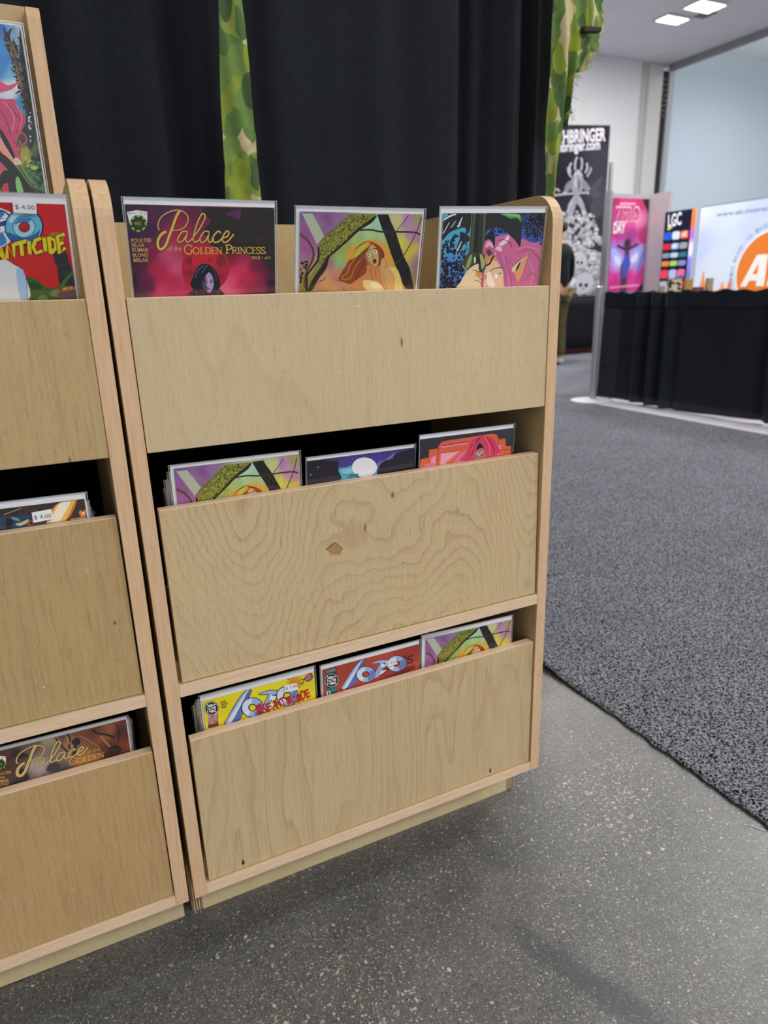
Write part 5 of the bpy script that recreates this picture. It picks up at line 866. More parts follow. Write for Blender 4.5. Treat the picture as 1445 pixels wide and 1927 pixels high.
 ['S','#3a2430',2.73,[[72.3,37.9],[81.2,28.1],[88.0,17.8],[88.5,13.4],[85.2,13.1],[80.7,19.8],[75.8,30.6],[73.7,37.8],[75.5,40.9],[80.1,38.7]]],
 ['S','#3a2430',2.73,[[92.7,31.0],[87.8,29.8],[82.7,34.7],[81.1,39.0],[83.6,41.1],[87.9,38.9],[92.1,32.3],[90.3,38.2],[92.8,41.0],[96.9,37.6]]],
 ['S','#3a2430',3.03,[[105.4,31.6],[103.0,29.6],[98.6,32.7],[95.6,37.6],[97.4,40.7],[102.3,39.9],[107.0,36.5]]],
 ['S','#3a2430',3.03,[[107.0,36.5],[112.4,34.9],[114.9,31.2],[112.8,29.4],[109.1,32.5],[106.7,37.4],[108.6,40.7],[113.6,39.2],[120.3,32.4]]],
 ['S','#dcc070',1.53,[[37.4,30.0],[36.2,25.3],[39.4,18.3],[46.3,13.2],[55.8,10.1],[63.7,10.7],[69.3,15.3],[68.9,21.2],[63.7,27.2],[55.5,29.7],[50.3,28.9]]],
 ['S','#dcc070',3.63,[[61.0,10.4],[56.6,16.7],[51.8,26.8],[47.9,34.6],[43.9,42.9],[39.5,47.7],[35.8,47.8],[34.4,43.0],[36.5,37.1],[40.8,32.6],[44.8,31.3]]],
 ['S','#dcc070',1.82,[[68.5,31.3],[63.5,30.2],[58.9,34.4],[56.1,39.2],[58.6,41.1],[62.8,39.2],[67.6,32.5],[65.3,38.5],[67.8,40.9],[72.3,37.9]]],
 ['S','#dcc070',1.82,[[72.3,37.9],[81.2,28.1],[88.0,17.8],[88.5,13.4],[85.2,13.1],[80.7,19.8],[75.8,30.6],[73.7,37.8],[75.5,40.9],[80.1,38.7]]],
 ['S','#dcc070',1.82,[[92.7,31.0],[87.8,29.8],[82.7,34.7],[81.1,39.0],[83.6,41.1],[87.9,38.9],[92.1,32.3],[90.3,38.2],[92.8,41.0],[96.9,37.6]]],
 ['S','#dcc070',2.02,[[105.4,31.6],[103.0,29.6],[98.6,32.7],[95.6,37.6],[97.4,40.7],[102.3,39.9],[107.0,36.5]]],
 ['S','#dcc070',2.02,[[107.0,36.5],[112.4,34.9],[114.9,31.2],[112.8,29.4],[109.1,32.5],[106.7,37.4],[108.6,40.7],[113.6,39.2],[120.3,32.4]]],
 ['t','of the','#d8a850',[118.3,41.5],[133.4,42.0],4.84,'n'],
 ['t','G','#dcb050',[93.9,51.5],[103.8,52.4],9.59,'f'],
 ['t','OLDEN','#dcb050',[104.1,52.6],[137.6,54.0],8.08,'f'],
 ['t','POULTER','#d8a850',[9.7,39.2],[28.6,40.7],3.85,'b'],
 ['t','SILVA','#d8a850',[9.5,44.4],[20.2,46.2],3.95,'b'],
 ['t','KUMAR','#d8a850',[9.2,49.5],[23.5,51.9],3.86,'b'],
 ['t','BLOND','#d8a850',[9.0,54.7],[23.1,56.7],3.85,'b'],
 ['p','#f2f0ee',[[13.1,10.8],[19.8,11.5],[19.5,21.2],[13.2,22.3]]],
 ['p','#f2f0ee',[[19.9,11.8],[26.0,14.9],[24.4,24.6],[19.0,22.1]]],
 ['t','AKQ','#b03030',[13.4,13.5],[18.2,14.2],1.92,'n'],
 ['t','AKQ','#b03030',[20.5,15.0],[25.0,17.4],1.92,'n'],
 ['p','#1f4024',[[24.2,25.1],[23.7,26.9],[22.9,28.5],[21.8,29.7],[20.5,30.4],[19.1,30.7],[17.6,30.5],[16.3,29.7],[15.1,28.5],[14.2,27.0],[13.5,25.2],[13.3,23.2],[13.4,21.3],[13.9,19.5],[14.7,17.9],[15.8,16.7],[17.1,16.0],[18.5,15.7],[19.9,15.9],[21.3,16.6],[22.5,17.8],[23.4,19.4],[24.1,21.2],[24.3,23.1]]],
 ['p','#84c858',[[23.1,23.3],[24.3,23.3],[23.8,26.8],[22.6,25.9]]],
 ['p','#84c858',[[21.9,27.3],[22.8,28.6],[20.6,30.4],[20.2,28.7]]],
 ['p','#84c858',[[18.9,29.0],[18.9,30.7],[16.4,29.8],[16.9,28.3]]],
 ['p','#84c858',[[15.9,27.2],[15.0,28.4],[13.6,25.3],[14.8,24.8]]],
 ['p','#84c858',[[14.5,23.1],[13.3,23.1],[13.8,19.6],[15.0,20.4]]],
 ['p','#84c858',[[15.7,19.0],[14.8,17.8],[17.0,16.0],[17.4,17.6]]],
 ['p','#84c858',[[18.7,17.4],[18.6,15.7],[21.2,16.6],[20.6,18.1]]],
 ['p','#84c858',[[21.7,19.1],[22.6,17.9],[24.0,21.0],[22.8,21.5]]],
 ['p','#20281c',[[22.5,24.5],[22.2,25.7],[21.6,26.8],[20.9,27.6],[20.0,28.2],[19.0,28.3],[18.0,28.2],[17.1,27.7],[16.2,26.9],[15.6,25.8],[15.2,24.6],[15.0,23.2],[15.1,21.9],[15.4,20.6],[16.0,19.6],[16.7,18.7],[17.6,18.2],[18.6,18.0],[19.6,18.2],[20.5,18.7],[21.3,19.5],[22.0,20.6],[22.4,21.8],[22.6,23.1]]],
 ['p','#2c4a22',[[21.9,24.3],[21.6,25.3],[21.1,26.2],[20.5,26.9],[19.8,27.3],[18.9,27.5],[18.1,27.3],[17.3,26.9],[16.7,26.2],[16.1,25.4],[15.8,24.3],[15.6,23.2],[15.7,22.1],[16.0,21.1],[16.4,20.2],[17.1,19.5],[17.8,19.0],[18.6,18.9],[19.4,19.0],[20.2,19.4],[20.9,20.1],[21.4,21.0],[21.8,22.0],[21.9,23.1]]],
 ['t','PJC','#d0b050',[16.6,23.7],[20.6,25.1],2.32,'n']],
'U1':[['g',[[143.8,10.9,'#2c68c0'],[158.3,7.8,'#78a4d4'],[166.9,6.7,'#c0d0dc'],[140.5,30.2,'#4894d8'],[146.3,46.0,'#3a8cd8'],[135.4,61.0,'#3a90d4'],[152.2,62.1,'#6ab0dc'],[154.2,102.9,'#3a90c8'],[138.8,91.4,'#d8e4f0'],[152.4,87.4,'#e0ecf4'],[169.8,24.2,'#9ab8d0'],[165.3,97.6,'#2a3438'],[161.0,134.2,'#23282a'],[153.6,152.4,'#3a4038'],[161.1,171.2,'#4a6a44'],[153.5,171.6,'#a8a848'],[168.5,201.0,'#44664c'],[167.5,178.3,'#3a5440'],[107.9,224.9,'#88a050'],[135.7,217.7,'#6ab858'],[165.2,222.7,'#3a5044']],0.1],
 ['P','#2c302c',[[169.6,7.8],[169.6,29.7],[170.2,57.5],[173.9,89.7],[171.1,126.1],[162.7,160.7],[155.4,159.6],[161.5,112.4],[160.2,83.8],[162.1,49.9]]],
 ['P','#30332c',[[148.3,9.0],[152.2,23.5],[158.8,39.2],[163.9,60.9],[167.2,94.6],[165.9,112.0],[160.1,98.1],[155.7,67.3],[151.4,45.5],[147.7,29.4]]],
 ['b','#3a3a30',[[149.2,11.6],[151.6,14.0],[160.6,28.0],[164.4,58.0],[168.3,97.4],[161.5,112.4],[156.3,81.4],[151.1,42.8],[149.1,29.3]],120,1.13,3.68,2,3.2],
 ['b','#8a7a60',[[150.7,19.5],[158.7,30.9],[163.3,55.4],[167.2,94.6],[159.1,91.0],[154.1,50.7]],60,0.71,1.98,3,3.2],
 ['b','#2c302c',[[168.7,13.3],[170.4,15.9],[171.9,37.7],[172.8,68.5],[168.9,111.8],[160.6,126.9],[164.8,55.2]],110,1.13,3.39,5,2.6],
 ['S','#2a2a24',1.12,[[148.5,7.6],[151.9,20.8],[157.4,39.3],[160.5,64.0],[165.3,97.6]]],
 ['S','#2a2a24',0.92,[[170.1,6.4],[169.4,27.0],[170.2,57.5]]],
 ['b','#e0e8ec',[[164.2,109.2],[168.2,111.8],[162.4,153.3],[159.4,153.4]],16,0.61,1.53,7,1.5],
 ['P','#dc5078',[[124.9,73.1],[132.8,76.5],[140.5,81.4],[149.4,79.2],[160.6,72.5],[148.5,84.9],[136.2,90.3],[121.5,93.0]]],
 ['P','#c84a70',[[119.8,103.0],[137.4,100.1],[147.6,99.2],[150.1,110.4],[156.8,118.5],[158.2,125.7],[151.3,139.3],[143.4,151.6],[140.3,162.1],[143.8,172.2],[141.3,182.8],[136.6,175.6],[132.1,158.2],[124.3,144.1],[113.7,139.1]]],
 ['S','#e87898',1.82,[[131.1,103.4],[139.9,111.2],[143.3,125.3],[138.0,140.2]]],
 ['S','#8a2048',1.32,[[137.9,105.7],[148.2,122.1],[151.7,127.6],[143.4,142.8]]],
 ['S','#8a2048',1.22,[[126.3,115.2],[132.6,129.1],[135.1,149.2]]],
 ['S','#e87898',1.51,[[149.1,107.6],[154.1,121.6],[146.8,139.6]]],
 ['S','#c84a70',2.32,[[149.3,142.4],[154.6,146.4],[153.9,155.3],[146.7,158.7],[146.2,152.8]]],
 ['S','#a83860',2.12,[[137.0,154.9],[144.5,163.3],[141.6,172.3]]],
 ['P','#e8a090',[[112.0,149.3],[120.2,151.7],[128.9,159.8],[133.9,178.7],[132.9,189.2],[126.2,185.1],[117.5,167.9],[109.5,164.0]]],
 ['P','#1c1c22',[[122.1,139.9],[126.8,146.8],[135.6,172.7],[136.4,186.0],[132.2,175.9],[122.6,154.4]]],
 ['P','#d8c8b0',[[133.9,178.7],[139.3,176.9],[144.1,184.1],[140.9,185.8],[134.0,186.9]]],
 ['P','#c85a70',[[107.7,174.3],[116.0,176.8],[122.8,188.3],[116.6,199.0],[103.4,199.7]]],
 ['P','#241c20',[[109.0,166.9],[119.6,172.2],[132.2,184.8],[146.2,208.2],[157.0,226.1],[140.3,226.7],[125.7,197.1],[112.6,179.9]]],
 ['P','#1e181c',[[111.5,203.7],[121.8,194.3],[130.7,202.8],[129.7,227.1],[110.4,227.9]]],
 ['P','#c84038',[[112.1,217.2],[120.3,212.3],[118.5,228.3],[111.7,228.6]]],
 ['P','#86cc70',[[131.2,208.8],[135.9,202.6],[139.0,216.1],[139.4,227.5],[131.8,227.8]]],
 ['S','#3a3a3a',1.51,[[139.1,187.4],[145.7,202.1],[158.0,219.9],[166.1,226.5]]],
 ['S','#2a1c1a',1.32,[[154.6,212.4],[160.8,221.3],[167.8,225.7]]],
 ['b','#5a8a58',[[146.6,187.0],[164.7,177.0],[171.6,200.9],[172.6,223.9],[158.4,216.8]],60,1.21,3.33,9,1.6],
 ['b','#2c4034',[[152.3,179.2],[171.7,170.6],[172.3,216.2],[159.6,209.1]],50,1.21,3.03,11,1.6],
 ['b','#b8b848',[[146.0,172.1],[163.2,186.1],[159.2,192.4],[147.1,184.0]],18,1.21,2.72,12,1.4],
 ['p','#a8c868',[[165.2,189.0],[164.9,189.8],[164.2,190.6],[163.3,191.3],[162.0,191.8],[160.7,192.2],[159.2,192.4],[157.8,192.3],[156.6,192.1],[155.5,191.7],[154.8,191.1],[154.3,190.4],[154.3,189.6],[154.6,188.8],[155.2,188.0],[156.2,187.4],[157.4,186.8],[158.8,186.5],[160.2,186.3],[161.6,186.3],[162.9,186.5],[163.9,187.0],[164.7,187.5],[165.1,188.3]]]]}
def catmull(P, closed, n=4):
    P = [Vector(p) for p in P]; N = len(P)
    if N < 3: return [tuple(p) for p in P]
    out = []
    for i in range(N if closed else N-1):
        g = (lambda k: P[k % N]) if closed else (lambda k: P[max(0, min(N-1, k))])
        p0, p1, p2, p3 = g(i-1), g(i), g(i+1), g(i+2)
        for k in range(n):
            t = k/n
            out.append(tuple(.5*((2*p1)+(p2-p0)*t+(2*p0-5*p1+4*p2-p3)*t*t+(3*p1-p0-3*p2+p3)*t**3)))
    if not closed: out.append(tuple(P[-1]))
    return out
def clip(poly, r):
    x0, y0, x1, y1 = r
    for ins, cut in ((lambda p: p[0] >= x0, lambda a, b: (x0, a[1]+(b[1]-a[1])*(x0-a[0])/(b[0]-a[0]))), (lambda p: p[0] <= x1, lambda a, b: (x1, a[1]+(b[1]-a[1])*(x1-a[0])/(b[0]-a[0]))),
                     (lambda p: p[1] >= y0, lambda a, b: (a[0]+(b[0]-a[0])*(y0-a[1])/(b[1]-a[1]), y0)), (lambda p: p[1] <= y1, lambda a, b: (a[0]+(b[0]-a[0])*(y1-a[1])/(b[1]-a[1]), y1))):
        out = []
        for i in range(len(poly)):
            a, b = poly[i-1], poly[i]
            if ins(b):
                if not ins(a): out.append(cut(a, b))
                out.append(b)
            elif ins(a): out.append(cut(a, b))
        poly = out
        if len(poly) < 3: return []
    return poly
_glyph = {}
def glyphs(txt, bold=0.0):
    key = (txt, bold)
    if key not in _glyph:
        cu = bpy.data.curves.new('lettering', 'FONT'); cu.body = txt; cu.resolution_u = 3; cu.offset = bold; cu.fill_mode = 'FRONT'
        ob = bpy.data.objects.new('lettering', cu); COL.objects.link(ob)
        bpy.context.view_layer.update()
        me = bpy.data.meshes.new_from_object(ob.evaluated_get(bpy.context.evaluated_depsgraph_get()))
        v = [(p.co.x, p.co.y) for p in me.vertices]; f = [tuple(p.vertices) for p in me.polygons]
        bpy.data.objects.remove(ob); bpy.data.curves.remove(cu); bpy.data.meshes.remove(me)
        _glyph[key] = (v, f)
    return _glyph[key]
CAP = max(p[1] for p in glyphs('H')[0])
# a small serif alphabet: strokes on a unit square, thick .17 / thin .07
SER = {'G': (.9, [(.11, [(.85, .78), (.62, .97), (.38, .97), (.14, .75), (.10, .5), (.14, .22), (.38, .02), (.65, .03), (.84, .15)]), (.13, [(.80, .42), (.80, .12)]), (.05, [(.62, .42), (.95, .42)]), (.05, [(.85, .78), (.87, .98)])]),
 'O': (.95, [(.13, [(.5, .98), (.2, .84), (.08, .5), (.2, .16), (.5, .02), (.8, .16), (.92, .5), (.8, .84), (.5, .98)])]),
 'L': (.72, [(.16, [(.25, 0), (.25, 1)]), (.06, [(.05, .97), (.45, .97)]), (.07, [(.05, .03), (.80, .03)]), (.06, [(.80, .0), (.84, .28)])]),
 'D': (.9, [(.16, [(.25, 0), (.25, 1)]), (.07, [(.05, .97), (.45, .97)]), (.07, [(.05, .03), (.45, .03)]), (.13, [(.4, .97), (.7, .9), (.9, .65), (.9, .35), (.7, .1), (.4, .03)])]),
 'E': (.75, [(.16, [(.25, 0), (.25, 1)]), (.07, [(.05, .97), (.78, .97)]), (.07, [(.05, .03), (.80, .03)]), (.06, [(.25, .52), (.62, .52)]), (.05, [(.78, .98), (.80, .76)]), (.05, [(.80, .0), (.84, .27)]), (.05, [(.62, .64), (.62, .40)])]),
 'N': (.95, [(.08, [(.2, 0), (.2, 1)]), (.16, [(.16, 1), (.82, 0)]), (.08, [(.84, 0), (.84, 1)]), (.06, [(.04, .97), (.3, .97)]), (.06, [(.04, .03), (.36, .03)]), (.06, [(.68, .97), (1, .97)])]),
 'P': (.75, [(.16, [(.25, 0), (.25, 1)]), (.06, [(.05, .97), (.45, .97)]), (.06, [(.03, .03), (.5, .03)]), (.12, [(.3, .96), (.65, .94), (.84, .76), (.75, .55), (.5, .47), (.3, .47)])]),
 'R': (.85, [(.16, [(.25, 0), (.25, 1)]), (.06, [(.05, .97), (.45, .97)]), (.06, [(.03, .03), (.48, .03)]), (.12, [(.3, .96), (.62, .94), (.8, .77), (.7, .57), (.5, .5), (.3, .5)]), (.13, [(.48, .5), (.85, .03)]), (.06, [(.78, .03), (1, .03)])]),
 'I': (.42, [(.17, [(.28, 0), (.28, 1)]), (.06, [(.06, .97), (.5, .97)]), (.06, [(.06, .03), (.5, .03)])]),
 'C': (.85, [(.12, [(.85, .78), (.62, .97), (.38, .97), (.14, .75), (.10, .5), (.14, .22), (.38, .02), (.65, .03), (.86, .2)]), (.05, [(.85, .76), (.87, .98)])]),
 'S': (.68, [(.13, [(.72, .78), (.6, .94), (.35, .97), (.15, .82), (.2, .62), (.6, .42), (.75, .22), (.6, .05), (.3, .02), (.08, .2)]), (.05, [(.72, .75), (.74, .97)]), (.05, [(.08, .25), (.06, .02)])])}
def vnoise(x, y, seed):
    xi, yi = np.floor(x).astype(int), np.floor(y).astype(int); xf, yf = x-xi, y-yi
    h = lambda a, b: (np.sin(a*127.1+b*311.7+seed*74.7)*43758.5453) % 1
    u, v = xf*xf*(3-2*xf), yf*yf*(3-2*yf)
    return (h(xi, yi)*(1-u)+h(xi+1, yi)*u)*(1-v)+(h(xi, yi+1)*(1-u)+h(xi+1, yi+1)*u)*v
class Print:
    """flat printed artwork: x to the right, y downwards in millimetres, one thin layer of ink over another"""
    def __init__(s, rect, unit=.001, lay=1e-5): s.r = rect; s.u = unit; s.lay = lay; s.v = []; s.f = []; s.c = []; s.k = 0
    def P(s, x, y): return (x*s.u, -s.k*s.lay, -y*s.u)
    def poly(s, pts, col):
        pts = clip([tuple(p) for p in pts], s.r)
        if len(pts) < 3: return
        i = len(s.v); c = lin(col)
        tris = tessellate_polygon([[Vector((p[0], p[1], 0)) for p in pts]])
        s.v += [s.P(*p) for p in pts]; s.c += [c]*len(pts)
        for t in tris:
            a, b, d = [pts[q] for q in t]
            cr = (b[0]-a[0])*(d[1]-a[1])-(b[1]-a[1])*(d[0]-a[0])
            s.f.append(tuple(i+q for q in (t if cr > 0 else t[::-1])))
    def stroke(s, pts, col, w):
        P = [Vector(p) for p in pts]; L = []; Rr = []
        for i, p in enumerate(P):
            d = P[min(i+1, len(P)-1)]-P[max(i-1, 0)]
            if d.length < 1e-6: d = Vector((1, 0))
            d.normalize(); n = Vector((-d.y, d.x))*w/2; L.append(p+n); Rr.append(p-n)
        for i in range(len(P)-1): s.poly([L[i], L[i+1], Rr[i+1], Rr[i]], col)
    def grid(s, pts, nz, seed=1, nx=44, ny=70):
        x0, y0, x1, y1 = s.r
        gx, gy = np.meshgrid(np.linspace(x0, x1, nx), np.linspace(y0, y1, ny))
        sc = 1/(x1-x0)
        wx = gx+(vnoise(gx*sc*14, gy*sc*14, seed)-.5)*nz*1.2/sc*.6; wy = gy+(vnoise(gx*sc*14, gy*sc*14, seed+9)-.5)*nz*1.2/sc*.6
        num = np.zeros(gx.shape+(3,)); den = np.zeros(gx.shape)
        for x, y, c in pts:
            w = 1/(((wx-x)**2+(wy-y)**2)*sc*sc+2e-4)**1.7; num += w[..., None]*np.array(lin(c)); den += w
        col = num/den[..., None]
        br = 1+nz*2.2*(vnoise(gx*sc*38, gy*sc*22, seed+3)-.5)+nz*1.5*(vnoise(gx*sc*10, gy*sc*10, seed+5)-.5); col = np.clip(col*br[..., None], 0, 1)
        i = len(s.v)
        s.v += [s.P(a, b) for a, b in zip(gx.ravel(), gy.ravel())]; s.c += [tuple(q) for q in col.reshape(-1, 3)]
        for r in range(ny-1):
            for q in range(nx-1):
                a = i+r*nx+q; s.f.append((a, a+nx, a+nx+1, a+1)[::-1])
    def text(s, txt, col, A, B, h, kind):
        A = Vector(A); B = Vector(B); d = (B-A); L = d.length; d.normalize(); up = Vector((d.y, -d.x))
        if kind == 'f':
            tot = sum(SER[c][0] for c in txt); x = 0
            for ch in txt:
                w, st = SER[ch]
                for wd, pts in st:
                    q = catmull(pts, False, 3) if len(pts) > 2 else pts
                    s.stroke([A+d*(x+p[0])*L/tot+up*p[1]*h for p in q], col, wd*h)
                x += w
            return
        if kind == 'j':
            rr = random.Random(len(txt)); n = len(txt)
            for i, ch in enumerate(txt):
                a = A+d*(L*i/n)+up*h*rr.uniform(-.1, .1); b = a+d*(L*.92/n)+up*h*rr.uniform(-.05, .12)
                s.text(ch, col, a, b, h*rr.uniform(.85, 1.15), 'h')
                s.stroke([a+d*L*.3/n, a+d*L*.32/n-up*h*.22], col, h*.09)
            return
        v, f = glyphs(txt, {'n': 0.0, 'b': .012, 'h': .03}[kind]); i = len(s.v)
        xs = [p[0] for p in v]; x0, x1 = min(xs), max(xs); sx = L/(x1-x0); sy = h/CAP
        Q = [A+d*(p[0]-x0)*sx+up*p[1]*sy for p in v]
        for t in f: s.poly([Q[k] for k in t], col)
    def blobs(s, col, pts, n, r0, r1, seed, asp):
        rr = random.Random(seed*13+n); xs = [p[0] for p in pts]; ys = [p[1] for p in pts]; k = 0; g = 0
        def inside(x, y):
            c = False
            for i in range(len(pts)):
                (xa, ya), (xb, yb) = pts[i-1], pts[i]
                if (ya > y) != (yb > y) and x < (xb-xa)*(y-ya)/(yb-ya)+xa: c = not c
            return c
        while k < n and g < n*30:
            g += 1; x, y = rr.uniform(min(xs), max(xs)), rr.uniform(min(ys), max(ys))
            if not inside(x, y): continue
            k += 1; r = rr.uniform(r0, r1); a0 = rr.uniform(0, PI); A = rr.uniform(1, asp)
            p = []
            for j in range(7):
                t = 2*PI*j/7; q = r*rr.uniform(.7, 1.2); ex, ey = q*math.cos(t)*A, q*math.sin(t)/math.sqrt(A)
                p.append((x+ex*math.cos(a0)-ey*math.sin(a0), y+ex*math.sin(a0)+ey*math.cos(a0)))
            s.poly(p, col)
    def draw(s, items, step=1):
        for it in items:
            t = it[0]
            if t == 'g': s.grid(it[1], it[2])
            elif t == 'p': s.poly(it[2], it[1])
            elif t == 'P': s.poly(catmull(it[2], True), it[1])
            elif t == 's': s.stroke(it[3], it[1], it[2])
            elif t == 'S': s.stroke(catmull(it[3], False), it[1], it[2])
            elif t == 't': s.text(*it[1:])
            elif t == 'b': s.blobs(*it[1:])
            s.k += 1
        return s
    def body(s, th):    # paper thickness behind the print
        x0, y0, x1, y1 = s.r; i = len(s.v); a = .0002
        for y in (a, th):
            s.v += [(x0*s.u, y, -y0*s.u), (x1*s.u, y, -y0*s.u), (x1*s.u, y, -y1*s.u), (x0*s.u, y, -y1*s.u)]
        s.c += [(.75, .74, .72)]*8
        s.f += [(i+0, i+1, i+5, i+4), (i+1, i+2, i+6, i+5), (i+2, i+3, i+7, i+6), (i+3, i+0, i+4, i+7), (i+4, i+5, i+6, i+7), (i+3, i+2, i+1, i)]
        return s
    def build(s, name, mat, parent): return mesh_obj(name, s.v, s.f, mat, parent, cols=s.c)
def ink_mat(name, rough, spec, emit=0):
    g = G(name); a = g.add('ShaderNodeAttribute'); a.attribute_name = 'ink'; g.link(a.outputs['Color'], g.p.inputs['Base Color'])
    g.p.inputs['Roughness'].default_value = rough; g.p.inputs['Specular IOR Level'].default_value = spec
    if emit: g.link(a.outputs['Color'], g.p.inputs['Emission Color']); g.p.inputs['Emission Strength'].default_value = emit
    return g.m
M_INK = ink_mat('printed_cover', .35, .2)
M_BOARD = plain('white_backing_board', '#eef0f4', .6, 0, .3, .02)
def bag_mat():
    g = G('clear_plastic_bag'); g.n.remove(g.p)
    tr = g.add('ShaderNodeBsdfTransparent'); gl = g.add('ShaderNodeBsdfGlossy'); gl.inputs['Roughness'].default_value = .06; gl.inputs['Color'].default_value = (1, 1, 1, 1)
    ge = g.add('ShaderNodeNewGeometry'); dt = g.add('ShaderNodeVectorMath', operation='DOT_PRODUCT'); g.link(ge.outputs['Incoming'], dt.inputs[0]); g.link(ge.outputs['Normal'], dt.inputs[1])
    gr = g.math('POWER', g.math('SUBTRACT', 1.0, g.math('ABSOLUTE', dt.outputs['Value']), clamp=True), 5.0); fr_o = g.math('ADD', g.math('MULTIPLY', gr, .9), .045)
    b = g.add('ShaderNodeBump'); g.link(g.noise(g.coord(), 26, 2), b.inputs['Height']); b.inputs['Strength'].default_value = .25; b.inputs['Distance'].default_value = .004; g.link(b.outputs[0], gl.inputs['Normal'])
    mx = g.add('ShaderNodeMixShader'); g.link(fr_o, mx.inputs[0]); g.link(tr.outputs[0], mx.inputs[1]); g.link(gl.outputs[0], mx.inputs[2]); g.link(mx.outputs[0], g.out.inputs['Surface']); return g.m
def seam_mat():
    g = G('bag_seam'); g.n.remove(g.p)
    tr = g.add('ShaderNodeBsdfTransparent'); d = g.add('ShaderNodeBsdfGlossy'); d.inputs['Roughness'].default_value = .35; d.inputs['Color'].default_value = (.9, .92, .95, 1)
    mx = g.add('ShaderNodeMixShader'); mx.inputs[0].default_value = .45; g.link(tr.outputs[0], mx.inputs[1]); g.link(d.outputs[0], mx.inputs[2]); g.link(mx.outputs[0], g.out.inputs['Surface']); return g.m
M_BAG = bag_mat(); M_SEAM = seam_mat(); M_STICK = plain('price_label_paper', '#f2f2f4', .6, 0, .3, .02)
BH = 272.0
def comic(name, fr, art, rect, label, bw=174.6, group='bagged comics in the racks', board=None, sticker=None):
    """bag top-left corner at fr[:3]; yaw, lean and roll of the standing comic"""
    x, y, z, yaw, lean, roll = fr
    M = Matrix.Translation((x, y, z)) @ Matrix.Rotation(yaw, 4, 'Z') @ Matrix.Rotation(lean, 4, 'X') @ Matrix.Rotation(roll, 4, 'Y')
    base = M @ Vector((bw/2000, .002, -BH/1000))
    root = empty(name, (0, 0, 0)); M2 = M.copy(); M2.translation = base; root.matrix_world = M2
    off = Vector((-bw/2000, -.002, BH/1000))
    def put(o): o.location = off; return o
    b = board or (2.0, 1.0, bw-2.0, BH-4)
    put(MB().box(b[0]/1000, b[2]/1000, .0022, .0030, -b[3]/1000, -b[1]/1000).build('backing_board', M_BOARD, root))
    if art is not None:
        p = Print(rect).draw(art).body(.0012)
        put(p.build('cover', M_INK, root))
    w = bw/1000; h = BH/1000
    mb = MB()
    n = 10
    for i in range(n):
        za, zb = -h*i/n, -h*(i+1)/n
        mb.quad((0, .0012, za), (0, .0012, zb), (.004, -.0022, zb), (.004, -.0022, za)); mb.quad((.004, -.0022, za), (.004, -.0022, zb), (w-.004, -.0022, zb), (w-.004, -.0022, za)); mb.quad((w-.004, -.0022, za), (w-.004, -.0022, zb), (w, .0012, zb), (w, .0012, za))
    mb.quad((0, .0012, 0), (w, .0012, 0), (w, .0034, 0), (0, .0034, 0)); mb.quad((0, .0036, 0), (w, .0036, 0), (w, .0036, -h), (0, .0036, -h))
    bag = put(mb.build('plastic_bag', M_BAG, root))
    s = MB()
    for (xa, xb) in ((-.0003, .0007), (w-.0007, w+.0003)): s.box(xa, xb, .0006, .0016, -h, 0)
    s.box(0, w, -.0002, .0012, -.0009, 0)
    s.build('seam', M_SEAM, bag)
    if sticker:
        (q0, q1, q2, q3), txt, ta, tb, th = sticker
        p = Print((-20, -20, 220, 300)); p.k = 1
        p.poly([q0, q1, q2, q3], '#f2f2f4'); p.k = 4; p.text(txt, '#3a3a42', ta, tb, th, 'n')
        o = p.build('price_sticker', M_INK, root); o.location = off+Vector((0, -.0024, 0))
    return tag(root, label, 'comic book', group)
FR = {'c1': [0.02846, -0.00486, 1.07821, 0.03945, 0.20499, -0.00389], 'c2': [0.22615, 2e-05, 1.07433, -0.07243, 0.25667, 0.00986], 'c3': [0.43166, 0.00687, 1.07853, -0.02867, 0.14872, -0.01728], 'm1': [0.04491, 0.02598, 0.77166, -0.02915, 0.07428, 0.00632], 'm2': [0.22599, 0.02084, 0.75945, 0.03038, 0.10012, 0.01487], 'm3': [0.40465, 0.02333, 0.76989, 0.01977, 0.04864, 0.01152], 'b1': [0.0451, 0.02246, 0.43927, -0.004, 0.01599, -9e-05], 'b2': [0.22599, 0.02043, 0.43724, 0.00696, 0.03688, 0.00756], 'b3': [0.40381, 0.02534, 0.44005, -0.0591, 0.04857, 0.00408], 'L1': [-0.1992, -0.0151, 1.07908, 0.01816, 0.31019, 0.00838], 'L2': [-0.2278, 0.0271, 0.75529, 0.00111, 0.00846, 0.01971], 'L3': [-0.22356, 0.02218, 0.44172, 0.00148, 0.01179, 0.01888], 'U1': [-0.20043, 0.40717, 1.35811, 0.00037, 0.00546, 0.01024]}
STK = {'b1': [[[123.3, 18.8], [143.3, 19.3], [143.7, 31.3], [123.3, 30.2]], '$ 7.00', [124.8, 26.5], [142.8, 26.7], 4.9], 'b2': [[[109.5, 21.8], [129.4, 22.8], [130.3, 32.2], [111.0, 31.3]], '$ 10.00', [111.7, 28.5], [129.1, 29.5], 4.1], 'L1': [[[122.1, 7.2], [143.5, 7.4], [142.3, 19.4], [121.1, 18.6]], '$ 4.00', [123.4, 15.1], [141.4, 15.4], 4.2], 'L2': [[[111.8, 16.7], [133.3, 15.2], [133.5, 27.9], [111.9, 29.5]], '$ 4.00', [113.5, 25.7], [131.8, 25.8], 4.9]}
RC = (3.2, 7.6, 171.6, 266.0)
c1 = comic('bagged_comic', FR['c1'], ART['c1'], (2.6, 7.6, 173.2, 266), 'bagged comic with magenta cover, red moon and gold script title, top pocket', 176.5)
c2 = comic('bagged_comic', FR['c2'], ART['forest'], (6.6, 6.8, 170, 266), 'bagged comic with a startled fair-haired woman under a mossy branch, top pocket')
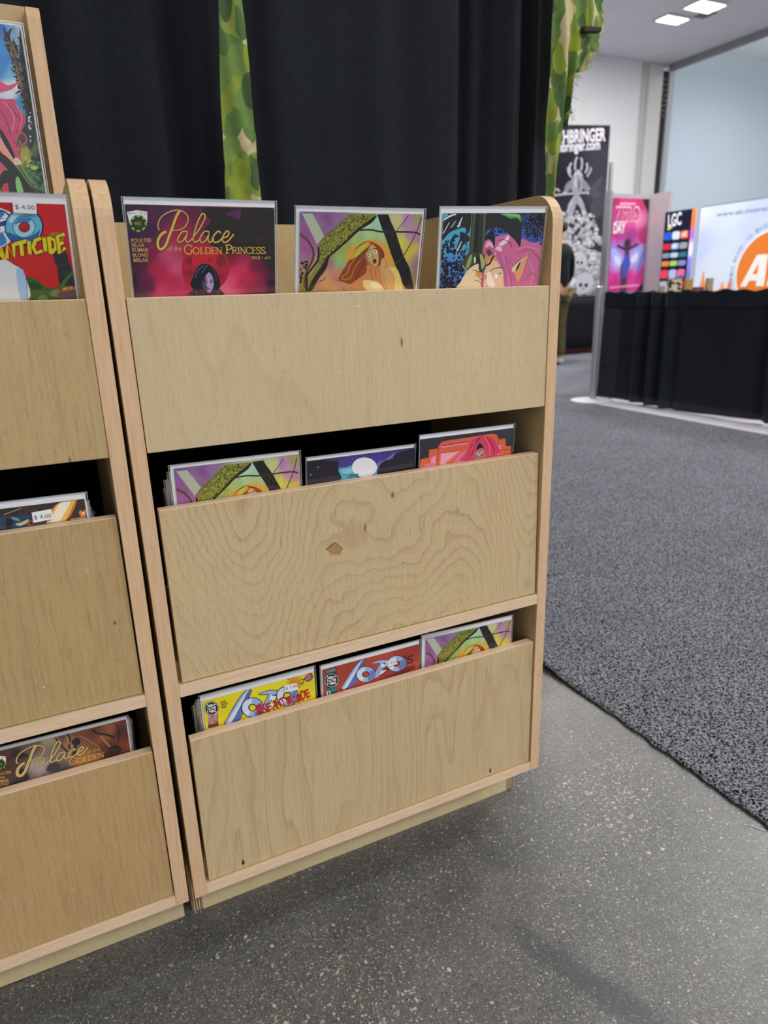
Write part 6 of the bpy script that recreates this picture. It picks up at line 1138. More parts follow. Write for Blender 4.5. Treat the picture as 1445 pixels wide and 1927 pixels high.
c3 = comic('bagged_comic', FR['c3'], ART['c3'], (5.2, 8.6, 171.2, 266), 'bagged comic with a pink-haired elf and a dark sword, top pocket')
m1 = comic('bagged_comic', FR['m1'], ART['forest'], (6.6, 5.0, 172.4, 266), 'bagged comic with mossy branch cover, leftmost in the middle pocket')
m2 = comic('bagged_comic', FR['m2'], ART['m2'], (1.2, 5.4, 173.6, 266), 'bagged comic with a white full moon on purple, middle pocket')
m3 = comic('bagged_comic', FR['m3'], ART['m3'], (1.2, 6.8, 173.6, 266), 'bagged comic with a red-haired figure in an orange frame, middle pocket')
b1 = comic('bagged_comic', FR['b1'], ART['b1'], (4.4, 10.2, 172, 266), 'yellow bagged comic with blue chrome title lettering, bottom pocket', sticker=STK['b1'])
b2 = comic('bagged_comic', FR['b2'], ART['b2'], (4.2, 7.8, 172.6, 266), 'brick-red bagged comic with blue chrome title lettering, bottom pocket', sticker=STK['b2'])
b3 = comic('bagged_comic', FR['b3'], ART['forest'], (8.2, 8.2, 172.2, 266), 'bagged comic with mossy branch cover, rightmost in the bottom pocket')
L1 = comic('bagged_comic', FR['L1'], ART['L1'], (3.0, 9.6, 170.3, 266), 'bright red bagged comic with yellow lettering and a price label, left rack', sticker=STK['L1'])
L2 = comic('bagged_comic', FR['L2'], ART['L2'], (3.0, 8.4, 170.6, 266), 'bagged comic with an orange light beam in space, left rack', sticker=STK['L2'])
L3 = comic('bagged_comic', FR['L3'], ART['L3'], (3.0, 5.0, 171.2, 266), 'bagged comic with brown cover and gold script title, lowest in left rack')
U1 = comic('bagged_comic', FR['U1'], ART['U1'], (3.0, 4.6, 170.2, 266), 'bagged comic with pine trees and blue sky, raised back tier of left rack')
# bagged copies standing behind the front ones
def stack(src, n, label, group, step=.007, dx=-.004, seed=1):
    rr = random.Random(seed)
    for k in range(n):
        c = copy_tree(src); d = (k+1)*step
        c.location = src.location+Vector((dx*(k+1)+rr.uniform(-.001, .001), d+.002, rr.uniform(-.004, .0)-.012*(k+1)))
        c['label'] = label; c['group'] = group
        c.rotation_euler = (src.rotation_euler[0]*.9+rr.uniform(-.01, .02)*0, src.rotation_euler[1], src.rotation_euler[2])
stack(m1, 3, 'spare bagged comic standing just behind the leftmost one, middle pocket', 'spares behind the leftmost middle comic', .011, -.0018, 2)
stack(b1, 3, 'spare bagged comic standing just behind the yellow one, bottom pocket', 'spares behind the yellow comic', .012, -.0018, 3)
stack(L2, 3, 'spare bagged comic standing behind the orange beam cover, left rack', 'spares behind the orange beam comic', .013, .0018, 4)
stack(L3, 3, 'spare bagged comic standing behind the brown cover, left rack', 'spares behind the brown comic', .013, .0018, 5)

# ------------------------------------------------------------------ drape behind the racks
def cloth_mat(name, col, rough=.9, spec=.15, weave=900, transp=0.0, col2=None):
    g = G(name); a = g.noise(g.coord(scale=(1, 1, .05)), weave, 2); b = g.noise(g.coord(scale=(.05, .05, 1)), weave, 2); n = g.noise(g.coord(), 7, 3)
    w = g.math('ADD', a, b); c = lin(col); c2 = lin(col2) if col2 else tuple(x*1.5 for x in c)
    cc = g.mix(g.step(w, .55, 1.45), tuple(x*.72 for x in c), c2); cc = g.mix(g.math('MULTIPLY', g.step(n, .4, .7), .25), cc, tuple(x*.7 for x in c))
    g.set(cc, rough, 0, spec); g.bump(w, .25, .0008)
    g.p.inputs['Sheen Weight'].default_value = .05
    if transp:
        tr = g.add('ShaderNodeBsdfTransparent'); mx = g.add('ShaderNodeMixShader'); mx.inputs[0].default_value = transp
        g.link(g.p.outputs[0], mx.inputs[1]); g.link(tr.outputs[0], mx.inputs[2]); g.link(mx.outputs[0], g.out.inputs['Surface'])
    return g.m
def sheet(name, mat, xs, zs, pos, parent=None, thick=.0012, smooth=True):
    V = [pos(u, z) for z in zs for u in xs]; nx = len(xs); F = []
    for j in range(len(zs)-1):
        for i in range(nx-1): F.append((j*nx+i, j*nx+i+1, (j+1)*nx+i+1, (j+1)*nx+i))
    o = mesh_obj(name, V, F, mat, parent, smooth); s = o.modifiers.new('thickness', 'SOLIDIFY'); s.thickness = thick; s.offset = 0
    return o
FOLDS = [(-.75, .05, .035), (-.42, .04, .03), (-.01, .035, .03), (.105, .05, .016), (.256, .030, .045), (.335, .03, -.012), (.444, .03, .018), (.56, .06, .008), (.686, .05, .012), (.80, .05, .012), (.975, .022, .055), (1.02, .02, .030), (1.085, .022, -.02), (1.138, .012, .028), (1.165, .012, -.012)]
def curtain_pos(u, z):
    y = .80
    for x0, w, a in FOLDS:
        xx = x0+.012*math.sin(z*1.3+x0*5); y += a*math.exp(-((u-xx)/w)**2)
    y += .004*math.sin(u*31+z*1.1)
    return (u+(.03*(1.5-z)*.2 if u > 1.1 else 0), y, z)
dr = empty('backdrop_curtain', (.1, .8, 0))
cx = [-1.1+i*.006 for i in range(int(2.345/.006))]; cz = [.01+i*.1 for i in range(26)]
cu = sheet('fabric', cloth_mat('black_drape_cloth', '#1b1f25', .9, .2, 700, 0, '#22272d'), cx, cz, curtain_pos); cu.parent = dr; cu.matrix_parent_inverse = Matrix.Translation(dr.location).inverted()
tag(dr, 'tall black cloth backdrop curtain hanging in folds behind the racks', 'curtain')
def camo():
    g = G('green_camouflage_cloth'); v = g.coord(scale=(1, .5, .58))
    nz = g.add('ShaderNodeTexNoise'); g.link(v, nz.inputs['Vector']); nz.inputs['Scale'].default_value = 26; nz.inputs['Detail'].default_value = 1
    sc = g.add('ShaderNodeVectorMath', operation='SCALE'); g.link(nz.outputs['Color'], sc.inputs[0]); sc.inputs['Scale'].default_value = .030
    w = g.add('ShaderNodeVectorMath', operation='ADD'); g.link(v, w.inputs[0]); g.link(sc.outputs[0], w.inputs[1]); w = w.outputs[0]
    c = None
    for k, (scale, thr, cols, keep) in enumerate(((25, .62, ('#81933a', '#58793e'), .95), (22, .52, ('#48683a', '#678642'), .72), (24, .46, ('#8d9e34', '#3f5934'), .48))):
        off = g.add('ShaderNodeVectorMath', operation='ADD'); g.link(w, off.inputs[0]); off.inputs[1].default_value = (k*3.3, k*1.7, k*5.1)
        f = g.add('ShaderNodeTexVoronoi', feature='F1'); g.link(off.outputs[0], f.inputs['Vector']); f.inputs['Scale'].default_value = scale; f.inputs['Randomness'].default_value = .8
        sp = g.add('ShaderNodeSeparateColor'); g.link(f.outputs['Color'], sp.inputs[0])
        m = g.math('MULTIPLY', g.math('SUBTRACT', 1.0, g.step(f.outputs['Distance'], thr-.02, thr+.02)), g.math('LESS_THAN', sp.outputs[0], keep))
        cc = g.mix(g.math('GREATER_THAN', sp.outputs[1], .5), cols[0], cols[1])
        c = g.mix(m, c if c is not None else '#c4b88c', cc)
    h = g.add('ShaderNodeTexWave'); g.link(g.coord(rot=(0, R(35), 0)), h.inputs['Vector']); h.inputs['Scale'].default_value = 110
    c = g.mix(g.math('MULTIPLY', h.outputs['Fac'], .06), c, '#e0dca8')
    g.set(c, .8, 0, .2); g.bump(g.noise(g.coord(), 60, 3), .35, .004); return g.m
M_CAMO = camo()
def interp(tab, z):
    tab = sorted(tab)
    if z <= tab[0][0]: return tab[0][1]
    for (a, x), (b, y) in zip(tab, tab[1:]):
        if z <= b: return x+(y-x)*(z-a)/(b-a)
    return tab[-1][1]
def strip(name, Lt, Rt, z0, z1, y0, pleats, amp, seed, n=40, dz=.008, fray=0.0, parent=None, twist=None):
    rr = random.Random(seed); zs = [z0+i*dz for i in range(int((z1-z0)/dz))]; jit = {z: rr.uniform(-1, 1) for z in zs}
    def pos(u, z):
        a, b = interp(Lt, z), interp(Rt, z); x = a+(b-a)*u
        if fray: x += fray*jit[z]*u**6
        y = y0+amp*math.sin(u*PI*2*pleats+math.sin(z*4+seed)*1.2)*(.6+.4*math.sin(z*7+seed*2))+.004*math.sin(z*23+u*9+seed)
        if twist: y += twist*math.exp(-((z-1.20-.05*u)/.012)**2)*.006*math.sin(u*7)+twist*math.exp(-((z-1.232-.06*u)/.008)**2)*-.006
        return (x, y, z)
    return sheet(name, M_CAMO, [i/n for i in range(n+1)], zs, pos, parent, .0008)
s1 = strip('camouflage_strip', [(.6, .300), (1.172, .321), (1.343, .330), (1.528, .343), (2.3, .362)], [(.6, .404), (1.169, .398), (1.268, .3985), (1.367, .395), (1.498, .3945), (1.54, .393), (2.3, .392)], .72, 2.3, .712, 1.1, .006, 1, twist=1.0)
tag(s1, 'narrow strip of green camouflage cloth hanging in front of the black curtain', 'cloth strip', 'camouflage strips on the curtain')
s2 = empty('camouflage_drape', (1.2, .71, .6))
def under(o, p):
    o.parent = p; o.matrix_parent_inverse = Matrix.Translation(p.location).inverted(); return o
under(strip('main_fold', [(.6, 1.140), (1.202, 1.151), (1.403, 1.154), (1.518, 1.156), (1.63, 1.161), (2.3, 1.166)], [(.6, 1.172), (1.203, 1.180), (1.284, 1.188), (1.364, 1.198), (1.465, 1.206), (1.546, 1.212), (1.64, 1.214), (2.3, 1.23)], .6, 2.3, .700, .9, .010, 2), s2)
under(strip('frayed_fold', [(1.24, 1.172), (1.30, 1.178), (1.40, 1.188), (1.47, 1.197), (1.55, 1.205), (1.64, 1.206), (2.3, 1.21)], [(1.24, 1.182), (1.284, 1.187), (1.321, 1.193), (1.364, 1.204), (1.383, 1.214), (1.403, 1.256), (1.412, 1.252), (1.425, 1.230), (1.465, 1.233), (1.488, 1.247), (1.497, 1.292), (1.520, 1.292), (1.544, 1.318), (1.573, 1.326), (1.593, 1.344), (1.615, 1.340), (1.647, 1.332), (2.3, 1.32)], 1.24, 2.3, .725, 1.6, .012, 5, fray=.006), s2)
under(strip('dark_fold', [(1.36, 1.200), (1.46, 1.206), (1.55, 1.212), (2.3, 1.214)], [(1.36, 1.206), (1.46, 1.222), (1.52, 1.245), (1.56, 1.258), (1.62, 1.256), (2.3, 1.25)], 1.36, 2.3, .702, .8, .012, 9), s2)
thr = MB(); rr = random.Random(8)
for k in range(46):
    z = rr.uniform(1.36, 1.56); x = interp([(1.36, 1.202), (1.40, 1.236), (1.43, 1.229), (1.48, 1.24), (1.50, 1.275), (1.56, 1.306)], z)
    l = rr.uniform(.008, .034); a = rr.uniform(-1.1, .5)
    thr.tube([(x-.004, .722, z), (x+l*.5*math.cos(a), .722+rr.uniform(-.006, .006), z+l*.5*math.sin(a)), (x+l*math.cos(a+rr.uniform(-.6, .6)), .722, z+l*math.sin(a-.3))], .00055, 4)
under(thr.build('frayed_threads', plain('loose_threads', '#a8b060', .8)), s2)
under(MB().hexa([(1.238, .684, 1.564), (1.292, .684, 1.570), (1.292, .699, 1.570), (1.238, .699, 1.564)], [(1.236, .684, 1.577), (1.293, .684, 1.581), (1.293, .699, 1.581), (1.236, .699, 1.577)]).build('tie_band', plain('dark_brown_band', '#241a12', .7), bevel=.002), s2)
tag(s2, 'bunched frayed camouflage cloth hanging at the right end of the curtain', 'cloth strip', 'camouflage strips on the curtain')

# ------------------------------------------------------------------ the booth across the aisle
steel = plain('brushed_steel', '#a6a8aa', .4, .6, .5, .05)
rail = empty('drape_barrier', (4.3, 3.9, .0))
under(MB().lathe([(.028, .026), (.028, .953)], 4.245, 3.86, 20).lathe([(.031, .953), (.031, .965), (.02, .972)], 4.245, 3.86, 20).build('upright_pole', steel, smooth=False), rail)
under(MB().lathe([(.175, .0115), (.175, .018), (.16, .022), (.03, .026)], 4.19, 3.82, 36).build('base_plate', plain('base_plate_white', '#d8dadc', .45)), rail)
def bar_pos(u, z):
    y = 3.93-u*3.7
    d = 0
    for c0, a, w in ((.42, .035, .03), (.50, -.045, .03), (.57, .04, .025), (.64, -.05, .03), (.72, .03, .03), (.80, -.03, .03), (1.35, .02, .08), (1.55, -.03, .04), (1.64, .035, .03), (1.74, -.03, .04), (2.3, .02, .1), (2.6, -.03, .05), (2.9, .03, .05)):
        k = 1-min(1, max(0, (z-.55)/.4))*.55
        d += a*k*math.exp(-((u*3.7-c0-(.9-z)*.05)/w)**2)
    fl = .03*(1-z/.91)*(1+.6*math.sin(u*11))
    zz = z + (.006*math.sin(u*140)+.004*math.sin(u*61) if z > .9 else 0) + (.010*math.sin(u*19)+.012 if z < .05 else 0)
    return (4.38-d-fl, y, zz)
bz = [.012+.03*i for i in range(30)]+[.905, .918]
M_SHEER = cloth_mat('sheer_black_drape', '#1e212a', .9, .15, 500, .14, '#2e323e')
under(sheet('drape_fabric', M_SHEER, [i/360 for i in range(361)], bz, bar_pos, None, .002), rail)
def hem_pos(u, z):
    x, y, zz = bar_pos(u, z); return (x-.004, y, zz)
under(sheet('top_hem', cloth_mat('black_drape_hem', '#1c1f28', .9, .15, 500, 0, '#2a2e38'), [i/360 for i in range(361)], [.79+.02*i for i in range(7)]+[.9185], hem_pos, None, .002), rail)
tag(rail, 'low black pipe-and-drape barrier with grey pole and round base, across the aisle', 'barrier')

# table with small boxes behind the barrier
tb = empty('booth_table', (5.3, 3.2, 0))
under(MB().box(4.72, 5.4, 2.2, 4.1, .80, .83).build('table_top', plain('table_top_black', '#141418', .6)), tb)
under(MB().box(4.73, 5.39, 2.21, 4.09, .012, .80).build('table_skirt', cloth_mat('table_cloth_black', '#101116', .9, .1, 500)), tb)
tag(tb, 'black covered table behind the drape barrier', 'table')
def boxobj(name, x, y, sx, sy, h, ang, mat, label, extra=None):
    o = empty(name, (x, y, .83), (0, 0, ang)); MB().box(-sx/2, sx/2, -sy/2, sy/2, 0, h).build('carton', mat, o, bevel=.003)
    if extra: extra(o)
    return tag(o, label, 'box', 'small boxes on the booth table')
def cow():
    g = G('black_patched_cream'); g.set(g.mix(g.step(g.noise(g.coord(), 24, 1), .52, .54), '#d8caa8', '#1a1816'), .5); return g.m
def lidx(o): MB().box(-.055, .055, -.032, .032, .177, .183).build('lid', plain('cream_lid', '#e0d4b4', .5), o)
boxobj('game_box', 4.90, 3.66, .10, .06, .175, R(-30), cow(), 'small cream box with black patches on the table behind the barrier', lidx)
boxobj('game_box', 5.00, 3.60, .06, .05, .180, R(-30), plain('mustard_box', '#b89440', .5), 'small mustard yellow box beside the black-patched one', None)
boxobj('game_box', 5.065, 3.55, .08, .05, .110, R(-30), plain('maroon_box', '#8a3a52', .5), 'low maroon box right of the mustard box', None)
boxobj('game_box', 5.10, 3.47, .05, .05, .18, R(-30), plain('beige_box', '#a89878', .5), 'upright beige box at the right end of the row of boxes', None)
boxobj('game_box', 4.83, 3.70, .09, .05, .13, R(20), plain('pale_box', '#cfc6bc', .5), 'pale box leaning left of the black-patched one', None)
lp = empty('glowing_panel', (5.52, 3.25, 0))
under(MB().box(5.50, 5.54, 2.9, 3.30, .56, .74).build('lit_face', emit_mat('pale_blue_glow', '#a8c4f0', 2.2)), lp); under(MB().box(5.545, 5.57, 2.9, 3.30, .01, .76).build('stand', plain('panel_stand_grey', '#44464c', .6)), lp)
tag(lp, 'pale blue glowing panel seen through the sheer black drape', 'light panel')

# back-lit wall with an orange disc
def flat(name, origin, xdir, ydn, rect, items, mat, parent, unit=.001, th=.01, lay=2e-4):
    """printed flat panel: local x along xdir, y down, in mm"""
    p = Print(rect, unit, lay).draw(items); o = p.build(name, mat, parent)
    x = Vector(xdir).normalized(); up = Vector((0, 0, 1)); yb = up.cross(x)
    M = Matrix((x, yb, up)).transposed().to_4x4(); M.translation = Vector(origin)
    return o, M
def panel(name, origin, xdir, rect, items, mat, root, back=None, th=.02, lay=2e-4):
    o, M = flat(name, origin, xdir, None, rect, items, mat, root, lay=lay)
    o.parent = root; o.matrix_parent_inverse = Matrix.Translation(root.location).inverted(); o.matrix_basis = M
    if back:
        x0, y0, x1, y1 = [v*.001 for v in rect]
        b = MB().box(x0-.012, x1+.012, .004, th, -y1-.012, -y0+.012).build('frame', back, root)
        b.parent = root; b.matrix_parent_inverse = Matrix.Translation(root.location).inverted(); b.matrix_basis = M
    return o
def circ(cx, cy, rx, ry=None, n=40, a0=0, a1=2*PI):
    ry = ry or rx; return [(cx+rx*math.cos(a0+(a1-a0)*i/n), cy+ry*math.sin(a0+(a1-a0)*i/n)) for i in range(n)]
ak = empty('lightbox_wall', (6.54, 3.4, 0))
R0, CX, CY = 390, 935, 690
items = [['g', [(0, 0, '#f0f6ff'), (300, 100, '#e2eeff'), (300, 600, '#e4f0ff'), (900, 100, '#ccdafa'), (1000, 500, '#d8e6ff'), (2000, 300, '#e0ecff'), (40, 400, '#d0dcff'), (700, 200, '#d4e2ff')], .02],
  ['P', '#ff9a62', [(60, 900), (95, 780), (120, 640), (150, 760), (190, 800), (230, 900)]], ['P', '#ffb48a', [(150, 900), (210, 760), (250, 840), (330, 850), (380, 760), (400, 900)]], ['P', '#ff8a50', [(430, 900), (470, 720), (490, 820), (520, 900)]],
  ['t', 'www.ak-interactive.com', '#8890b8', (215, 112), (1130, 112), 44, 'b']]
for i, ch in enumerate('THE WEATHERING BRAND  AK INTERACTIVE  MODEL SERIES'):
    a = PI*.72+i*.078
    if ch != ' ':
        c, s = math.cos(a), math.sin(a); x, y = CX+c*(R0+52), CY+s*(R0+52)
        items.append(['t', ch, '#a4aac8', (x+s*13, y-c*13), (x-s*13, y+c*13), 32, 'b'])
items += [['p', '#ffffff', circ(CX, CY, R0+14)], ['p', '#f58634', circ(CX, CY, R0)],
  ['p', '#fffdf8', [(CX-330, CY+130), (CX-180, CY-170), (CX-60, CY-170), (CX-60, CY+130), (CX-150, CY+130), (CX-150, CY+75), (CX-235, CY+75), (CX-262, CY+130)]], ['p', '#f58634', [(CX-208, CY+15), (CX-150, CY+15), (CX-150, CY-95)]],
  ['p', '#fffdf8', [(CX-30, CY+130), (CX+10, CY-170), (CX+100, CY-170), (CX+85, CY-60), (CX+200, CY-170), (CX+320, CY-170), (CX+160, CY-30), (CX+280, CY+130), (CX+165, CY+130), (CX+78, CY+10), (CX+62, CY+130)]]]
panel('lit_print', (6.54, 4.887, 1.744), (0, -1, 0), (0, 0, 2400, 900), items, ink_mat('backlit_fabric', .6, .2, .20), ak, plain('lightbox_frame_grey', '#9a9ca0', .5), .12)
under(MB().box(6.55, 6.65, 2.5, 4.88, .012, .83).build('base_panel', plain('lightbox_base', '#2a2b32', .6)), ak)
tag(ak, 'bright back-lit white wall with a large orange disc and white letters', 'lightbox')
lgc = empty('logo_banner', (6.6, 5.2, 0)); I = [['g', [(0, 0, '#141832'), (370, 0, '#161b38'), (200, 800, '#10142a')], .02],
  ['t', 'LGC', '#f4f8fa', (45, 150), (235, 135), 125, 'h'], ['P', '#e8e040', [(40, 165), (120, 150), (60, 185)]]]
rows = [(250, ['#2a60e0', '#dfeaf4', '#f06a30'], 90), (365, ['#d83040', '#a8c4ec', '#a0aab0'], 70), (460, ['#8aa0b0', '#c4d8ec', '#3a7a9a'], 55), (550, ['#f08a40', '#a8d870', '#8a94d0'], 60), (665, ['#f04460', '#b8c4f0', '#e87a9a'], 100), (785, ['#a8c0c8', '#f08a90', '#e03048'], 90), (880, ['#d8e030', '#e03848', '#b8e0e0'], 60)]
for y, cs, h in rows:
    for k, c in enumerate(cs):
        cx_ = 55+k*120; I.append(['P', c, [(cx_-50, y-h*.4), (cx_, y-h*.5), (cx_+50, y-h*.4), (cx_+52, y), (cx_+48, y+h*.4), (cx_, y+h*.46), (cx_-48, y+h*.4), (cx_-54, y)]])
I += [['t', 'AK', '#fff4e8', (255, 275), (340, 268), 50, 'h'], ['P', '#f4f8ff', [(150, 350), (190, 345), (190, 375), (150, 378)]], ['P', '#3a5ac0', [(270, 690), (330, 682), (330, 705), (270, 708)]], ['P', '#ffc8d0', [(150, 770), (185, 765), (185, 800), (150, 802)]]]
panel('printed_face', (6.6, 5.42, 1.745), (0, -1, 0), (0, 0, 362, 940), I, ink_mat('banner_print', .6, .2, .25), lgc, plain('banner_back', '#202228', .6), .03)
under(MB().box(6.58, 6.66, 4.98, 5.42, .012, .06).box(6.615, 6.635, 5.1, 5.3, .06, .81).build('stand', steel), lgc)
gs = Print((0, 0, 55, 940), .001, 2e-4); gs.grid([(25, 0, '#ff8a40'), (25, 150, '#ff7a50'), (25, 250, '#c070e0'), (25, 420, '#e8e4ff'), (25, 560, '#8a80f0'), (25, 700, '#7a78c0'), (25, 940, '#b89098')], .01)
es = gs.build('light_strip', ink_mat('led_strip', .5, .2, .5), lgc); es.matrix_parent_inverse = Matrix.Translation(lgc.location).inverted()
Mx = Matrix(((0, 0, 0, 0), (0, 0, 0, 0), (0, 0, 1, 0), (0, 0, 0, 1))); x_ = Vector((0, -1, 0)); M4 = Matrix((x_, Vector((0, 0, 1)).cross(x_), Vector((0, 0, 1)))).transposed().to_4x4(); M4.translation = Vector((6.595, 5.045, 1.75)); es.matrix_basis = M4
tag(lgc, 'dark navy banner crowded with small coloured logos beside the bright wall', 'banner')
zd = empty('poster_stand', (6.45, 5.8, 0))
Z = [['g', [(0, 0, '#b82a70'), (150, 60, '#d83a86'), (400, 60, '#d0387a'), (540, 20, '#c03078'), (300, 250, '#e85aa0'), (450, 220, '#e888b0'), (100, 380, '#b83488'), (300, 400, '#a83a88'), (500, 420, '#c83a80'), (80, 600, '#b088e0'), (150, 700, '#c88ae0'), (450, 600, '#a890e8'), (430, 700, '#c090d8'), (300, 900, '#d03a90'), (60, 960, '#d8308c'), (500, 900, '#d83a90')], .12],
  ['P', '#2a2230', [(450, 0), (560, 0), (560, 140), (520, 100)]],
  ['P', '#a8b8f8', [(20, 560), (90, 570), (180, 640), (200, 740), (120, 790), (50, 720)]], ['P', '#dcd8ff', [(70, 640), (150, 660), (180, 730), (110, 740)]], ['P', '#9ab0f8', [(300, 640), (420, 560), (510, 500), (500, 640), (420, 740), (300, 780)]], ['P', '#e8d8f8', [(340, 660), (440, 600), (430, 690), (350, 720)]],
  ['P', '#6a80e0', [(440, 800), (540, 560), (520, 700), (460, 840)]],
  ['P', '#5a3a50', [(210, 500), (250, 440), (300, 450), (320, 520), (300, 600), (330, 740), (290, 860), (290, 1050), (200, 1050), (190, 880), (180, 760), (230, 640)]], ['P', '#4a58c0', [(240, 640), (300, 640), (320, 740), (280, 850), (230, 900), (200, 780)]], ['P', '#2a2a50', [(225, 500), (260, 450), (290, 470), (280, 530), (240, 540)]], ['S', '#402a44', 30, [(100, 520), (220, 560), (320, 550), (430, 500)]],
  ['t', 'ZERO', '#f4c8dc', (40, 260), (430, 250), 165, 'h'], ['t', 'ZERO', '#b82a6a', (52, 250), (420, 240), 140, 'n'], ['t', 'DAY', '#fff6fa', (25, 385), (210, 380), 110, 'h'], ['s', '#f0b8d0', 22, [(100, 62), (340, 58)]], ['s', '#f090c0', 26, [(20, 1000), (500, 980)]], ['P', '#241c24', [(470, 1050), (560, 960), (560, 1050)]]]
panel('poster', (6.185, 5.832, 1.950), (1, 0, 0), (0, 0, 562, 1050), Z, ink_mat('poster_print', .5, .3), zd)
wallp = plain('display_wall_grey', '#b8aeb2', .7, 0, .2, .03, 6)
under(MB().box(6.13, 6.78, 5.842, 5.90, .012, 2.0).build('back_panel', wallp), zd)
under(MB().box(6.115, 6.15, 5.81, 5.905, .012, 2.02).build('corner_post', steel), zd)
under(MB().box(6.76, 6.80, 5.53, 5.84, .012, 2.0).build('side_panel', wallp), zd)
tag(zd, 'hot pink poster with a winged figure mounted on a grey display wall', 'poster')

# far black banner, drape and skirted table
bn = empty('hanging_banner', (7.6, 8.15, 0))
B = [['g', [(0, 0, '#1c1b22'), (900, 0, '#1e1d25'), (400, 600, '#25242c'), (800, 500, '#34333c'), (850, 900, '#403f48'), (450, 1200, '#2c2b33'), (300, 700, '#1a1920')], .05],
  ['t', 'OTHBRINGER', '#cfccd6', (-20, 245), (872, 195), 165, 'h'], ['t', 'othbringer.com', '#cfccd6', (5, 360), (788, 312), 130, 'h']]
for pts, w in (([(330, 640), (310, 560), (340, 500)], 30), ([(400, 600), (400, 480), (430, 420)], 28), ([(500, 600), (510, 500), (490, 430)], 28), ([(570, 640), (600, 570), (585, 500)], 30), ([(350, 700), (300, 640), (280, 560)], 26), ([(600, 690), (650, 620), (660, 560)], 24),
  ([(400, 700), (450, 620), (510, 700)], 60), ([(450, 690), (455, 900), (440, 1020)], 70), ([(420, 760), (330, 830), (270, 900), (230, 930)], 46), ([(490, 760), (590, 800), (650, 880), (620, 930)], 46), ([(60, 950), (300, 930), (560, 915), (760, 905)], 26), ([(420, 980), (340, 1100), (330, 1250), (260, 1330)], 50), ([(480, 980), (560, 1100), (590, 1230), (650, 1320)], 50), ([(40, 900), (100, 860), (170, 890)], 26)):
    B.append(['S', '#a9a7b4', w, pts])
B += [['P', '#8f8d9a', [(390, 690), (350, 740), (360, 860), (400, 960), (390, 1060), (500, 1060), (490, 960), (540, 860), (550, 740), (510, 690)]], ['P', '#b8b6c2', [(420, 700), (400, 780), (440, 860), (430, 760)]], ['P', '#5a5964', [(470, 720), (500, 800), (470, 900), (460, 800)]], ['P', '#7c7a88', [(350, 740), (270, 790), (240, 880), (300, 900), (370, 820)]], ['P', '#7c7a88', [(550, 740), (620, 790), (650, 880), (590, 890), (530, 820)]],
  ['P', '#96949f', [(400, 1040), (340, 1130), (310, 1260), (240, 1380), (330, 1380), (400, 1240), (440, 1080)]], ['P', '#96949f', [(460, 1060), (520, 1130), (570, 1260), (640, 1380), (720, 1380), (640, 1220), (570, 1080), (510, 1030)]], ['P', '#4a4954', [(640, 900), (760, 760), (860, 700), (800, 860), (860, 960), (740, 1000)]], ['P', '#45444e', [(680, 1100), (800, 1020), (900, 1100), (860, 1250), (740, 1260)]]]
rr = random.Random(21); sk = []
for k in range(420):
    t = (k/420)**.9; y = 1180+t*1200; r = (15+rr.uniform(0, 12))*(1+1.9*t); x = rr.uniform(200-200*min(1, t*3), 720+170*min(1, t*3))
    q = int(rr.uniform(130, 215)); col = '#%02x%02x%02x' % (q, q, min(255, q+8))
    B.append(['p', col, circ(x, y, r, r*1.05, 12)]); B.append(['p', '#2a2932', circ(x-r*.35, y+r*.15, r*.24, r*.26, 7)]); B.append(['p', '#2a2932', circ(x+r*.35, y+r*.15, r*.24, r*.26, 7)]); B.append(['p', '#3a3942', circ(x, y+r*.75, r*.3, r*.12, 7)])
for (x, y, r) in ((650, 2230, 150), (300, 1700, 110), (560, 1900, 110), (330, 2020, 120), (180, 2250, 110)):
    B.append(['P', '#bdbbc6', circ(x, y, r, r*1.05, 14)]); B.append(['p', '#22212a', circ(x-r*.42, y+r*.2, r*.2, r*.22, 9)]); B.append(['p', '#22212a', circ(x+r*.2, y+r*.25, r*.22, r*.22, 9)]); B.append(['p', '#55545e', circ(x-r*.1, y+r*.6, r*.1, r*.12, 7)])
panel('printed_fabric', (7.205, 8.300, 3.26), (math.cos(R(15)), -math.sin(R(15)), 0), (0, 0, 925, 2420), B, ink_mat('banner_fabric', .8, .15), bn, plain('banner_backing', '#101014', .8), .02, 1e-5)
under(MB().tube([(7.6, 8.32, .012), (7.6, 8.32, 3.24)], .018, 10).box(7.2, 8.1, 8.24, 8.40, .012, .05).build('stand', steel), bn)
tag(bn, 'tall black banner with pale lettering and a heap of skulls', 'banner')
pd = empty('pipe_and_drape', (8.5, 8.5, 0))
under(MB().lathe([(.035, .02), (.035, 2.85)], 8.54, 8.45, 14).build('upright_pole', steel), pd); under(MB().lathe([(.2, .01), (.2, .02), (.04, .03)], 8.54, 8.45, 20).build('base_plate', steel), pd)
under(sheet('drape_fabric', cloth_mat('black_drape_far', '#101116', .9, .1, 300), [i/80 for i in range(81)], [.02, .9, 1.8, 2.78], lambda u, z: (7.0+1.5*u, 8.72+.03*math.sin(u*60)-.2*u, z)), pd)
tag(pd, 'tall grey pole with black drape behind the skull banner', 'drape stand')
st = empty('skirted_table', (7.6, 7.7, 0))
under(MB().box(6.5, 8.3, 7.35, 8.0, .81, .84).build('table_top', plain('table_top_black', '#141418', .6)), st)
under(sheet('table_skirt', cloth_mat('dark_table_skirt', '#17181d', .9, .1, 300, 0, '#24252c'), [i/120 for i in range(121)], [.10, .3, .5, .7, .81], lambda u, z: (6.5+1.8*u, 7.34+.008*math.sin(u*140), z)), st)
for lx, ly in ((6.6, 7.45), (8.2, 7.45), (6.6, 7.9), (8.2, 7.9)): under(MB().lathe([(.018, .012), (.018, .81)], lx, ly, 10).build('leg', plain('table_leg_dark', '#28282c', .5)), st)
